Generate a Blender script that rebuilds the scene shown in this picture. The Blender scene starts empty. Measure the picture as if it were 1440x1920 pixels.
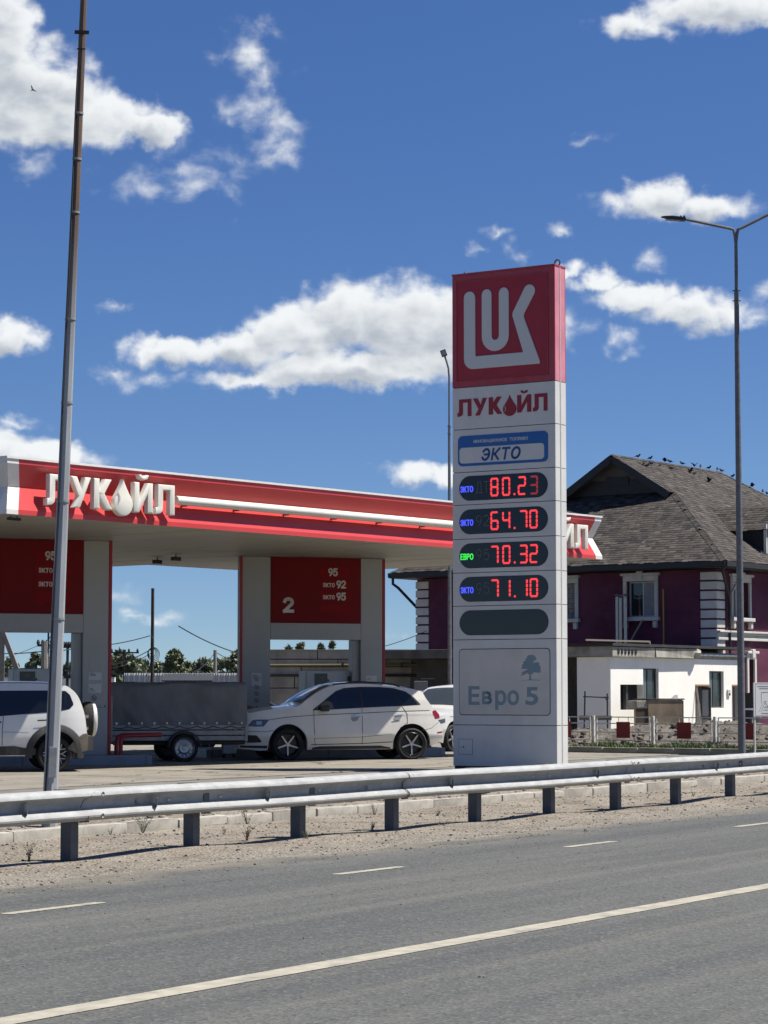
import bpy, bmesh, math, random
from math import sin, cos, tan, atan, atan2, asin, pi, radians, sqrt
from mathutils import Vector, Matrix

random.seed(7)
SC = bpy.context.scene
COL = SC.collection

# ------------------------------------------------------------------ camera
F_PX = 4400.0                      # focal length in pixels of the 1440 px wide photograph
PITCH = atan(340.0 / F_PX)
EYE = 1.65                         # metres above the road
cam_data = bpy.data.cameras.new('camera')
cam_data.sensor_fit = 'HORIZONTAL'
cam_data.sensor_width = 36.0
cam_data.lens = 36.0 * F_PX / 1440.0
cam_data.clip_start = 0.1
cam_data.clip_end = 6000
camera = bpy.data.objects.new('camera', cam_data)
camera.location = (0, 0, EYE)
camera.rotation_euler = (radians(90) + PITCH, 0, 0)
COL.objects.link(camera)
SC.camera = camera

# ------------------------------------------------------------------ light and exposure
SUN_AZ, SUN_EL = radians(86), radians(62)     # azimuth clockwise from +Y
SKY_STRENGTH = 0.0605
SC.view_settings.view_transform = 'Standard'
SC.view_settings.look = 'None'
SC.view_settings.exposure = 0.75
SC.view_settings.gamma = 1.0
SC.view_settings.use_curve_mapping = False

sun_data = bpy.data.lights.new('sun', 'SUN')
sun_data.energy = 5.0
sun_data.angle = radians(0.53)
sun_data.color = (1.0, 0.955, 0.89)
sun = bpy.data.objects.new('sun', sun_data)
sd = Vector((sin(SUN_AZ) * cos(SUN_EL), cos(SUN_AZ) * cos(SUN_EL), sin(SUN_EL)))
sun.rotation_euler = (-sd).to_track_quat('-Z', 'Y').to_euler()
sun.location = sd * 100
COL.objects.link(sun)

def ray(px, py):
    x, y = (px - 720) / F_PX, (960 - py) / F_PX
    return Vector((x, cos(PITCH) - y * sin(PITCH), sin(PITCH) + y * cos(PITCH)))
def at(px, py, Y):                 # point seen at a pixel, Y metres ahead
    d = ray(px, py); k = Y / d.y
    return Vector((d.x * k, Y, EYE + d.z * k))
def gp(px, py, z):                 # point seen at a pixel, on the level z
    d = ray(px, py); k = (z - EYE) / d.z
    return Vector((d.x * k, d.y * k, z))
def hz(py, Y):                     # level seen at row py, Y metres ahead
    return at(720, py, Y).z

class NT:
    """small helper to chain shader nodes"""
    def __init__(s, tree): s.t = tree; s.n = tree.nodes; s.l = tree.links
    def set(s, sock, v):
        if v is None: return
        if isinstance(v, bpy.types.NodeSocket): s.l.new(v, sock)
        elif isinstance(v, bpy.types.Node): s.l.new(v.outputs[0], sock)
        else:
            if sock.type == 'RGBA' and len(v) == 3: v = (*v, 1)
            sock.default_value = v
    def math(s, op, a, b=None, c=None, clamp=False):
        m = s.n.new('ShaderNodeMath'); m.operation = op; m.use_clamp = clamp
        s.set(m.inputs[0], a); s.set(m.inputs[1], b); s.set(m.inputs[2], c)
        return m.outputs[0]
    def vmath(s, op, a, b=None, out=0):
        m = s.n.new('ShaderNodeVectorMath'); m.operation = op
        s.set(m.inputs[0], a); s.set(m.inputs[1], b)
        return m.outputs[out]
    def mix(s, f, a, b, blend='MIX'):
        m = s.n.new('ShaderNodeMix'); m.data_type = 'RGBA'; m.blend_type = blend
        s.set(m.inputs[0], f); s.set(m.inputs[6], a); s.set(m.inputs[7], b)
        return m.outputs[2]
    def noise(s, vec, scale, detail=4, rough=0.55, dist=0.0, dims='3D', lac=2.0):
        m = s.n.new('ShaderNodeTexNoise'); m.noise_dimensions = dims
        if vec is not None: s.set(m.inputs['Vector'], vec)
        m.inputs['Scale'].default_value = scale; m.inputs['Detail'].default_value = detail
        m.inputs['Roughness'].default_value = rough; m.inputs['Distortion'].default_value = dist
        m.inputs['Lacunarity'].default_value = lac
        return m
    def voro(s, vec, scale, feature='F1', out='Distance', rnd=1.0):
        m = s.n.new('ShaderNodeTexVoronoi'); m.feature = feature
        if vec is not None: s.set(m.inputs['Vector'], vec)
        m.inputs['Scale'].default_value = scale; m.inputs['Randomness'].default_value = rnd
        return m.outputs[out]
    def ramp(s, f, *stops):
        m = s.n.new('ShaderNodeValToRGB'); e = m.color_ramp.elements
        while len(e) > 1: e.remove(e[-1])
        for i, (p, c) in enumerate(stops):
            if not isinstance(c, (tuple, list)): c = (c, c, c)
            k = e[0] if i == 0 else e.new(p)
            k.position = p; k.color = (*c[:3], 1)
        s.set(m.inputs[0], f)
        return m.outputs[0]
    def smooth(s, v, a, b, lo=0.0, hi=1.0):
        m = s.n.new('ShaderNodeMapRange'); m.interpolation_type = 'SMOOTHSTEP'
        s.set(m.inputs[0], v)
        for i, x in enumerate((a, b, lo, hi)): m.inputs[i + 1].default_value = x
        return m.outputs[0]
    def comb(s, x, y, z=0.0):
        m = s.n.new('ShaderNodeCombineXYZ')
        s.set(m.inputs[0], x); s.set(m.inputs[1], y); s.set(m.inputs[2], z)
        return m.outputs[0]
    def sep(s, v):
        m = s.n.new('ShaderNodeSeparateXYZ'); s.set(m.inputs[0], v); return m.outputs
    def mapping(s, vec, scale=(1, 1, 1), rot=(0, 0, 0), loc=(0, 0, 0)):
        m = s.n.new('ShaderNodeMapping'); s.set(m.inputs[0], vec)
        m.inputs['Scale'].default_value = scale; m.inputs['Rotation'].default_value = rot
        m.inputs['Location'].default_value = loc
        return m.outputs[0]
    def bump(s, h, strength=0.3, dist=0.01):
        m = s.n.new('ShaderNodeBump'); s.set(m.inputs['Height'], h)
        m.inputs['Strength'].default_value = strength; m.inputs['Distance'].default_value = dist
        return m.outputs[0]

# ------------------------------------------------------------------ world: sky with fair-weather clouds
world = bpy.data.worlds.new('World'); SC.world = world; world.use_nodes = True
W = NT(world.node_tree); W.n.clear()
sky = W.n.new('ShaderNodeTexSky'); sky.sky_type = 'NISHITA'; sky.sun_disc = False
sky.sun_elevation = SUN_EL; sky.sun_rotation = SUN_AZ
sky.air_density = 1.0; sky.dust_density = 0.2; sky.ozone_density = 4.6; sky.altitude = 100
geo = W.n.new('ShaderNodeTexCoord')
dx, dy, dz = W.sep(W.vmath('NORMALIZE', geo.outputs['Generated']))[:3]
# the clear dry air of the day: the pale band at the horizon is narrow, so the sky is read a little higher up
W.set(sky.inputs[0], W.vmath('NORMALIZE', W.comb(dx, dy, W.math('MULTIPLY_ADD', W.math('MAXIMUM', dz, 0.0), 1.3, 0.052))))
hsv = W.n.new('ShaderNodeHueSaturation'); hsv.inputs['Saturation'].default_value = 1.2; hsv.inputs['Value'].default_value = 1.0; hsv.inputs['Hue'].default_value = 0.511
W.l.new(sky.outputs[0], hsv.inputs['Color']); skyc = hsv.outputs[0]
az = W.math('MULTIPLY', W.math('ARCTAN2', dx, dy), 180 / pi)
el = W.math('MULTIPLY', W.math('ARCSINE', dz), 180 / pi)
def deg(px, py):
    d = ray(px, py).normalized()
    return atan2(d.x, d.y) * 180 / pi, asin(d.z) * 180 / pi
# (centre x, y, radius x, y, weight) of the puffs, in photograph pixels, turned into angles
PUFFS = [(-80, 110, 170, 190, 1.1), (10, 60, 75, 120, 1.0), (20, 170, 150, 115, 1.1), (110, 190, 120, 95, 1.1), (200, 222, 100, 66, 1.05),
         (285, 238, 75, 42, .95), (100, 235, 200, 52, .95),
         (465, 100, 60, 62, .62), (505, 140, 50, 50, .52), (490, 215, 50, 55, .5), (515, 270, 66, 42, .5), (428, 225, 25, 34, .3),
         (345, 315, 100, 42, .36), (290, 325, 50, 32, .34), (58, 296, 52, 32, .4), (330, 345, 120, 30, .3),
         (640, 590, 95, 80, 1.1), (760, 610, 140, 98, 1.15), (860, 620, 120, 110, 1.1), (550, 625, 110, 62, 1.1), (460, 655, 110, 48, 1.05),
         (340, 655, 120, 36, .85), (270, 665, 60, 34, .75), (215, 695, 60, 18, .5), (650, 690, 230, 46, 1.05), (480, 712, 150, 24, .75), (280, 715, 50, 18, .4),
         (20, 628, 84, 44, .95), (60, 850, 150, 34, .85), (180, 858, 60, 24, .6), (-20, 840, 120, 44, .9), (30, 794, 80, 18, .6),
         (780, 886, 72, 28, .8), (830, 892, 70, 24, .7), (210, 578, 40, 12, .35),
         (1180, 45, 90, 40, .75), (1250, 62, 50, 26, .62), (1340, 12, 150, 56, .95), (1430, 10, 110, 50, .9),
         (1235, 368, 85, 46, .95), (1310, 388, 110, 38, .85), (1165, 380, 60, 26, .6), (1385, 390, 50, 32, .55),
         (1120, 525, 75, 30, .85), (1200, 555, 110, 38, .95), (1290, 580, 110, 44, .9), (1350, 590, 70, 36, .7), (1060, 505, 50, 24, .7),
         (1170, 638, 40, 28, .62), (1055, 440, 38, 19, .58), (940, 432, 34, 15, .52), (1225, 470, 40, 24, .42), (955, 462, 18, 20, .35), (890, 462, 18, 14, .32),
         (1425, 590, 50, 32, .55), (1430, 545, 40, 30, .4), (1065, 610, 40, 40, .45), (1105, 262, 36, 10, .25),
         (230, 1118, 70, 18, .3), (260, 1155, 60, 16, .4), (745, 1192, 40, 14, .4)]
SUN_SIDE = (0.16, 0.36, 0)                       # a step towards the sun, used to shade the puffs
def shader(col):
    b = W.n.new('ShaderNodeBackground'); W.set(b.inputs[0], col); b.inputs[1].default_value = SKY_STRENGTH
    return b.outputs[0]
def lit_cloud(d, d_up, lump):
    alpha = W.math('MULTIPLY', W.math('POWER', W.smooth(d, -0.08, 0.64), 1.4), 0.97)
    sh = W.math('MULTIPLY', W.smooth(d_up, 0.12, 0.85), W.smooth(lump, 0.30, 0.66, 0.35, 1.0))
    c = W.mix(sh, tuple(v / SKY_STRENGTH for v in (0.55, 0.565, 0.57)), tuple(v / SKY_STRENGTH for v in (0.285, 0.31, 0.345)))
    return shader(W.mix(alpha, skyc, c))
uv0 = W.comb(az, el)
big = W.noise(uv0, 0.9, 2, 0.5, dims='2D').outputs['Color']
fine = W.noise(uv0, 2.2, 6, 0.55, dims='2D').outputs['Color']
det = W.math('MULTIPLY_ADD', W.noise(W.vmath('MULTIPLY', uv0, (0.8, 1.15, 1)), 1.25, 8, 0.5, 0.15, dims='2D').outputs[0], 1.25, -0.62)
lump = W.noise(W.vmath('MULTIPLY', uv0, (0.55, 1.0, 1)), 1.2, 4, 0.5, dims='2D').outputs[0]
pos = W.vmath('ADD', uv0, W.vmath('ADD', W.vmath('MULTIPLY', W.vmath('SUBTRACT', big, (.5, .5, .5)), (0.9, 0.5, 0)),
                                  W.vmath('MULTIPLY', W.vmath('SUBTRACT', fine, (.5, .5, .5)), (0.5, 0.42, 0))))
PU = [(*deg(cx, cy), rx / 76.8, ry / 76.8, w if w > .67 else w * .64) for (cx, cy, rx, ry, w) in PUFFS]
def puff_group():
    g = bpy.data.node_groups.new('puff', 'ShaderNodeTree')
    for nm, ty in (('pos', 'Vector'), ('c', 'Vector'), ('inv', 'Vector'), ('step', 'Vector'), ('w', 'Float'), ('a', 'Float'), ('b', 'Float')):
        g.interface.new_socket(nm, in_out='INPUT', socket_type='NodeSocket' + ty)
    for nm in 'ab': g.interface.new_socket(nm, in_out='OUTPUT', socket_type='NodeSocketFloat')
    G = NT(g); i = G.n.new('NodeGroupInput').outputs; o = G.n.new('NodeGroupOutput').inputs
    q = G.vmath('MULTIPLY', G.vmath('SUBTRACT', i[0], i[1]), i[2])
    nw = G.math('MULTIPLY', i[4], -1.0)
    v = G.math('MULTIPLY_ADD', G.vmath('LENGTH', q, out=1), nw, i[4])        # w at the heart, 0 at the rim
    v2 = G.math('MULTIPLY_ADD', G.vmath('LENGTH', G.vmath('ADD', q, i[3]), out=1), nw, i[4])
    G.set(o[0], G.math('SMOOTH_MAX', i[5], v, 0.12)); G.set(o[1], G.math('SMOOTH_MAX', i[6], v2, 0.12))
    return g
PG = puff_group()
def tile(a0, a1, e0, e1):
    acc = acc2 = -3.0; mg = 0.75
    for (a, e, rx, ry, w) in PU:
        if a + rx + mg < a0 or a - rx - mg > a1 or e + ry + mg < e0 or e - ry - mg > e1: continue
        n = W.n.new('ShaderNodeGroup'); n.node_tree = PG
        for k, v in enumerate((pos, (a, e, 0), (1 / rx, 1 / ry, 0), (SUN_SIDE[0] / rx, SUN_SIDE[1] / ry, 0), w, acc, acc2)): W.set(n.inputs[k], v)
        acc, acc2 = n.outputs[0], n.outputs[1]
    if acc == -3.0: return shader(skyc)
    return lit_cloud(W.math('MULTIPLY_ADD', acc, 1.25, W.math('MULTIPLY', det, 0.85)), W.math('MULTIPLY_ADD', det, 0.3, acc2), lump)
def pick(sel, a, b):                              # sel is exactly 0 or 1
    m = W.n.new('ShaderNodeMixShader'); W.set(m.inputs[0], sel); W.l.new(a, m.inputs[1]); W.l.new(b, m.inputs[2])
    return m.outputs[0]
AZ = [-13, -4.4, -1.0, 4.2, 13]; EL = [0.3, 7.2, 11.4, 20]
grid = None
for j in range(len(EL) - 1):
    row = None
    for i in range(len(AZ) - 1):
        t = tile(AZ[i], AZ[i + 1], EL[j], EL[j + 1])
        row = t if row is None else pick(W.math('GREATER_THAN', az, AZ[i]), row, t)
    grid = row if grid is None else pick(W.math('GREATER_THAN', el, EL[j]), grid, row)
# the same kind of sky goes on all round
gen = W.noise(W.vmath('MULTIPLY', uv0, (0.16, 0.30, 1)), 1.0, 5, 0.58, dims='2D').outputs[0]
gd = W.math('MULTIPLY_ADD', gen, 4.6, -3.0)
gd = W.math('MULTIPLY', gd, W.smooth(el, 0.5, 3.0))
around = lit_cloud(gd, gd, gen)
inside = W.math('MULTIPLY', W.math('LESS_THAN', W.math('ABSOLUTE', az), 12.5),
                W.math('MULTIPLY', W.math('GREATER_THAN', el, 0.3), W.math('LESS_THAN', el, 19.0)))
wo = W.n.new('ShaderNodeOutputWorld'); W.l.new(pick(inside, around, grid), wo.inputs[0])
world.cycles.sampling_method = 'MANUAL'; world.cycles.sample_map_resolution = 256

# ------------------------------------------------------------------ materials
MATS = {}
ALB = (0.90, 0.875, 0.805)
def mat(name, col=(.5, .5, .5), rough=.6, metal=0.0, spec=0.5, var=0.0, vscale=6.0, bump=0.0, bscale=60.0, coat=0.0, dirt=None, emit=None, estr=0.0, trans=0.0, alpha=None):
    """plain procedural material: base colour with optional mottling, relief, grime"""
    if name in MATS: return MATS[name]
    col = tuple(c * a for c, a in zip(col, ALB))
    m = bpy.data.materials.new(name); m.use_nodes = True
    t = NT(m.node_tree); p = t.n['Principled BSDF']
    tc = t.n.new('ShaderNodeTexCoord').outputs['Object']
    c = (*col, 1)
    if var > 0:
        n = t.noise(tc, vscale, 5, .6).outputs[0]
        c = t.mix(t.smooth(n, .3, .7), tuple(max(0, v * (1 - var)) for v in col), tuple(min(1, v * (1 + var)) for v in col))
    if dirt:
        dcol, amt, dsc = dirt
        n2 = t.noise(t.mapping(tc, (1, 1, .25)), dsc, 6, .65).outputs[0]
        c = t.mix(t.math('MULTIPLY', t.smooth(n2, .48, .75), amt), c, dcol)
    t.set(p.inputs['Base Color'], c)
    p.inputs['Roughness'].default_value = rough; p.inputs['Metallic'].default_value = metal
    p.inputs['Specular IOR Level'].default_value = spec
    p.inputs['Coat Weight'].default_value = coat; p.inputs['Coat Roughness'].default_value = .04
    p.inputs['Transmission Weight'].default_value = trans
    if bump > 0:
        t.set(p.inputs['Normal'], t.bump(t.noise(tc, bscale, 4, .6).outputs[0], bump, .01))
    if emit:
        p.inputs['Emission Color'].default_value = (*emit, 1); p.inputs['Emission Strength'].default_value = estr
    MATS[name] = m
    return m

# ------------------------------------------------------------------ mesh building
class MB:
    """collects simple shapes; build() links them as ONE mesh object"""
    def __init__(s): s.v = []; s.f = []; s.m = []; s.cur = 0
    def add(s, vs, fs):
        b = len(s.v); s.v += [tuple(v) for v in vs]
        for f in fs: s.f.append(tuple(b + i for i in f)); s.m.append(s.cur)
        return s
    def box(s, x0, x1, y0, y1, z0, z1, M=None):
        vs = [Vector((x, y, z)) for x in (x0, x1) for y in (y0, y1) for z in (z0, z1)]
        if M: vs = [M @ v for v in vs]
        return s.add(vs, [(0, 1, 3, 2), (4, 6, 7, 5), (0, 4, 5, 1), (2, 3, 7, 6), (0, 2, 6, 4), (1, 5, 7, 3)])
    def bbox(s, x0, x1, y0, y1, z0, z1, b=.01, M=None):
        """box with chamfered edges"""
        bm = bmesh.new(); bmesh.ops.create_cube(bm, size=1)
        for v in bm.verts: v.co = Vector(((x0 + x1) / 2 + v.co.x * (x1 - x0), (y0 + y1) / 2 + v.co.y * (y1 - y0), (z0 + z1) / 2 + v.co.z * (z1 - z0)))
        bmesh.ops.bevel(bm, geom=list(bm.edges), offset=b, segments=2, profile=.6, affect='EDGES')
        bm.verts.index_update()
        vs = [(M @ v.co) if M else v.co.copy() for v in bm.verts]; fs = [[v.index for v in f.verts] for f in bm.faces]
        bm.free(); return s.add(vs, fs)
    def bar(s, p, q, w, h=None, up=(0, 0, 1)):
        """rectangular bar from p to q, w across, h along up"""
        p, q = Vector(p), Vector(q); h = h or w
        d = (q - p).normalized(); u = Vector(up)
        if abs(d.dot(u)) > .98: u = Vector((0, 1, 0))
        a = d.cross(u).normalized() * w / 2; b = a.normalized().cross(d).normalized() * h / 2
        vs = [p - a - b, p + a - b, p + a + b, p - a + b, q - a - b, q + a - b, q + a + b, q - a + b]
        return s.add(vs, [(0, 1, 2, 3), (7, 6, 5, 4), (0, 4, 5, 1), (1, 5, 6, 2), (2, 6, 7, 3), (3, 7, 4, 0)])
    def tube(s, pts, r, n=10, caps=True):
        pts = [Vector(p) for p in pts]; rs = r if isinstance(r, (list, tuple)) else [r] * len(pts)
        rings = []; ref = None
        for i, p in enumerate(pts):
            d = (pts[min(i + 1, len(pts) - 1)] - pts[max(i - 1, 0)]).normalized()
            if ref is None or abs(ref.dot(d)) > .95: ref = Vector((0, 0, 1)) if abs(d.z) < .9 else Vector((1, 0, 0))
            a = d.cross(ref).normalized(); b = a.cross(d).normalized(); ref = b
            rings.append([p + (a * cos(2 * pi * k / n) + b * sin(2 * pi * k / n)) * rs[i] for k in range(n)])
        vs = [v for R in rings for v in R]; fs = []
        for i in range(len(rings) - 1):
            for k in range(n):
                k2 = (k + 1) % n
                fs.append((i * n + k, i * n + k2, (i + 1) * n + k2, (i + 1) * n + k))
        if caps: fs.append(tuple(range(n))[::-1]); fs.append(tuple((len(rings) - 1) * n + k for k in range(n)))
        return s.add(vs, fs)
    def lathe(s, prof, n=32, M=None, closed=False):
        """prof: (radius, height) pairs about the local z axis"""
        vs = []; fs = []
        for (r, h) in prof:
            for k in range(n):
                v = Vector((r * cos(2 * pi * k / n), r * sin(2 * pi * k / n), h)); vs.append(M @ v if M else v)
        L = len(prof)
        for i in range(L if closed else L - 1):
            j = (i + 1) % L
            for k in range(n):
                k2 = (k + 1) % n; fs.append((i * n + k, i * n + k2, j * n + k2, j * n + k))
        return s.add(vs, fs)
    def prism(s, poly, d0, d1, M=None, bevel=0.0):
        """poly in local x,z (any simple polygon), from y=d0 (front) to y=d1"""
        bm = bmesh.new()
        vf = [bm.verts.new((x, d0, z)) for x, z in poly]
        f = bm.faces.new(vf); f.normal_update()
        if f.normal.y > 0: f.normal_flip()
        if abs(d1 - d0) > 1e-6:
            r = bmesh.ops.extrude_face_region(bm, geom=[f])
            vs = [g for g in r['geom'] if isinstance(g, bmesh.types.BMVert)]
            bmesh.ops.translate(bm, verts=vs, vec=(0, d1 - d0, 0))
            # extrude moved the copy to d1; front face stays
            if not any(all(abs(v.co.y - d0) < 1e-6 for v in g.verts) for g in bm.faces): bm.faces.new(vf)
            if bevel:
                fr = [e for e in bm.edges if all(abs(v.co.y - d0) < 1e-6 for v in e.verts)]
                bmesh.ops.bevel(bm, geom=fr, offset=bevel, segments=2, profile=.5, affect='EDGES', clamp_overlap=True)
        bmesh.ops.recalc_face_normals(bm, faces=list(bm.faces))
        bmesh.ops.triangulate(bm, faces=[g for g in bm.faces if len(g.verts) > 4])
        bm.verts.index_update()
        vs = [(M @ v.co) if M else v.co.copy() for v in bm.verts]; fs = [[v.index for v in g.verts] for g in bm.faces]
        bm.free(); return s.add(vs, fs)
    def grid(s, rows, flip=False):
        """rows: list of equal-length vertex rows"""
        n = len(rows[0]); vs = [v for R in rows for v in R]; fs = []
        for i in range(len(rows) - 1):
            for k in range(n - 1):
                q = (i * n + k, i * n + k + 1, (i + 1) * n + k + 1, (i + 1) * n + k)
                fs.append(q[::-1] if flip else q)
        return s.add(vs, fs)
    def ico(s, c, r, sub=1, sq=(1, 1, 1), jit=0.0):
        bm = bmesh.new(); bmesh.ops.create_icosphere(bm, subdivisions=sub, radius=1)
        bm.verts.index_update()
        vs = [Vector(c) + Vector((v.co.x * sq[0], v.co.y * sq[1], v.co.z * sq[2])) * r * (1 + random.uniform(-jit, jit)) for v in bm.verts]
        fs = [[v.index for v in f.verts] for f in bm.faces]; bm.free(); return s.add(vs, fs)
    def mesh(s, name, mats, smooth=False):
        me = bpy.data.meshes.new(name); me.from_pydata(s.v, [], s.f); me.update()
        for m in (mats if isinstance(mats, (list, tuple)) else [mats]): me.materials.append(m)
        if any(s.m): me.polygons.foreach_set('material_index', s.m)
        if smooth:
            if smooth is True: smooth = 40
            for p in me.polygons: p.use_smooth = True
            me.set_sharp_from_angle(angle=radians(smooth))
        return me
    def build(s, name, mats, parent=None, smooth=False, loc=None, rotz=0.0, fix=True):
        me = s.mesh(name, mats, smooth)
        if fix:
            bm = bmesh.new(); bm.from_mesh(me); bmesh.ops.recalc_face_normals(bm, faces=list(bm.faces)); bm.to_mesh(me); bm.free()
        return link(name, me, parent, loc, rotz)

def link(name, me, parent=None, loc=None, rotz=0.0):
    o = bpy.data.objects.new(name, me); COL.objects.link(o)
    if parent: o.parent = parent
    if loc is not None: o.location = loc
    if rotz: o.rotation_euler = (0, 0, rotz)
    return o
def tag(o, label=None, cat=None, group=None, kind=None):
    if label: o['label'] = label
    if cat: o['category'] = cat
    if group: o['group'] = group
    if kind: o['kind'] = kind
    return o
def thing(name, label, cat, loc=(0, 0, 0), rotz=0.0, group=None):
    o = bpy.data.objects.new(name, None); COL.objects.link(o); o.empty_display_size = .3
    o.location = loc; o.rotation_euler = (0, 0, rotz)
    return tag(o, label, cat, group)
def copy_tree(o, parent=None):
    c = o.copy(); COL.objects.link(c)
    if parent: c.parent = parent
    for ch in list(o.children): copy_tree(ch, c)
    return c
def heading(dx, dy): return atan2(dy, dx)
def Rz(a): return Matrix.Rotation(a, 4, 'Z')
def T(*v): return Matrix.Translation(Vector(v))

def text_mesh(txt, h, bold=0.0, depth=0.0, mats=None, shear=0.0, align='LEFT', space=1.0, xs=1.0):
    """lettering from Blender's own font, capital height h, upright in local x,z with its face towards -y"""
    c = bpy.data.curves.new('lettering', 'FONT'); c.body = txt; c.size = h / .72
    c.offset = bold; c.shear = shear; c.space_character = space; c.align_x = align; c.resolution_u = 4
    c.extrude = depth / 2
    o = bpy.data.objects.new('lettering', c); COL.objects.link(o)
    dg = bpy.context.evaluated_depsgraph_get(); dg.update()
    me = bpy.data.meshes.new_from_object(o.evaluated_get(dg))
    bpy.data.objects.remove(o); bpy.data.curves.remove(c)
    me.transform(Matrix.Diagonal((xs, 1, 1, 1)))
    me.transform(Matrix.Rotation(pi / 2, 4, 'X'))
    me.materials.clear()
    if mats: me.materials.append(mats)
    return me

def stroke(path, w, closed=False, cap='butt', n=6):
    """outline polygon of a thick polyline with mitred corners; cap 'round' rounds the ends"""
    P = [Vector((x, y)) for x, y in path]; L, R = [], []
    for i, p in enumerate(P):
        d0 = (p - P[i - 1]).normalized() if i else None
        d1 = (P[i + 1] - p).normalized() if i < len(P) - 1 else None
        if d0 is None: d = d1; k = 1
        elif d1 is None: d = d0; k = 1
        else:
            d = (d0 + d1).normalized(); k = 1 / max(.35, d.dot(d0))
        nrm = Vector((-d.y, d.x)) * w / 2 * k
        L.append(p + nrm); R.append(p - nrm)
    out = list(R)
    def arc(c, a):
        return [c + Vector((cos(a + t * pi / n - pi / 2), sin(a + t * pi / n - pi / 2))) * w / 2 for t in range(1, n)]
    if cap == 'round': e = P[-1] - P[-2]; out += arc(P[-1], atan2(e.y, e.x))
    out += L[::-1]
    if cap == 'round': e = P[0] - P[1]; out += arc(P[0], atan2(e.y, e.x))
    return [(v.x, v.y) for v in out]

# glyphs of the station's name, cap height 1, drawn on a unit-high box: outline polygons
def glyph_el(w=.84, t=.22):      # Л with a curled left foot
    return [(0, 0), (.10, 0), (.22, .03), (.30, .10), (.33, .22), (.33, .80), (w - t, .80), (w - t, 0), (w, 0), (w, 1), (.10, 1), (.10, .28), (.08, .225), (.04, .21), (0, .21)], w
def glyph_u(w=.84):
    return [(.13, 0), (.40, 0), (w, 1), (w - .26, 1), (.46, .60), (.27, 1), (0, 1), (.33, .37)], w
def glyph_ka(w=.80):
    return [(0, 0), (.25, 0), (.25, .38), (.50, 0), (w, 0), (.46, .53), (w - .04, 1), (w - .33, 1), (.25, .66), (.25, 1), (0, 1)], w
def glyph_i(w=.82):
    return [(0, 0), (.23, 0), (w - .24, .60), (w - .24, 0), (w, 0), (w, 1), (w - .23, 1), (.24, .40), (.24, 1), (0, 1)], w
def glyph_breve(w=.82):
    c = w / 2; o = [(c - .22 + .0, 1.26), (c - .17, 1.13), (c, 1.07), (c + .17, 1.13), (c + .22, 1.26), (c + .10, 1.26), (c + .05, 1.20), (c - .05, 1.20), (c - .10, 1.26)]
    return o, w
def glyph_drop(w=.80, H=1.22, z0=-.16, n=22):
    pts = []; c = w / 2; r = w / 2
    cz = z0 + r
    for k in range(n + 1):
        a = radians(35) - radians(250) * k / n
        pts.append((c + r * cos(a), cz + r * sin(a)))
    top = (c, z0 + H)
    pl, pr = pts[-1], pts[0]
    out = [(c, z0 + H)]
    # concave flanks up to the tip
    for k in range(1, 5):
        f = k / 5; x = top[0] + (pr[0] - top[0]) * (f ** 1.25); z = top[1] + (pr[1] - top[1]) * f
        out.append((x, z))
    out += pts
    for k in range(4, 0, -1):
        f = k / 5; x = top[0] + (pl[0] - top[0]) * (f ** 1.25); z = top[1] + (pl[1] - top[1]) * f
        out.append((x, z))
    return out, w
def station_word(h, gap=.10):
    """list of (kind, polygon, x offset) at cap height h"""
    out = []; x = 0
    for kind, g in (('letter', glyph_el()), ('letter', glyph_u()), ('letter', glyph_ka()), ('drop', glyph_drop()), ('letter', glyph_i()), ('letter', glyph_el())):
        poly, w = g
        if kind == 'drop': x -= .06
        out.append((kind, [((px + x) * h, pz * h) for px, pz in poly], w * h))
        if len(out) == 5:
            b, _ = glyph_breve(); out.append(('accent', [((px + x) * h, pz * h) for px, pz in b], w * h))
        x += w + gap
        if kind == 'drop': x -= .06
    return out, (x - gap) * h

def _arc(cx, cz, rx, rz, a0, a1, n=10): return [(cx + rx * cos(radians(a0 + (a1 - a0) * j / n)), cz + rz * sin(radians(a0 + (a1 - a0) * j / n))) for j in range(n + 1)]
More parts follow.
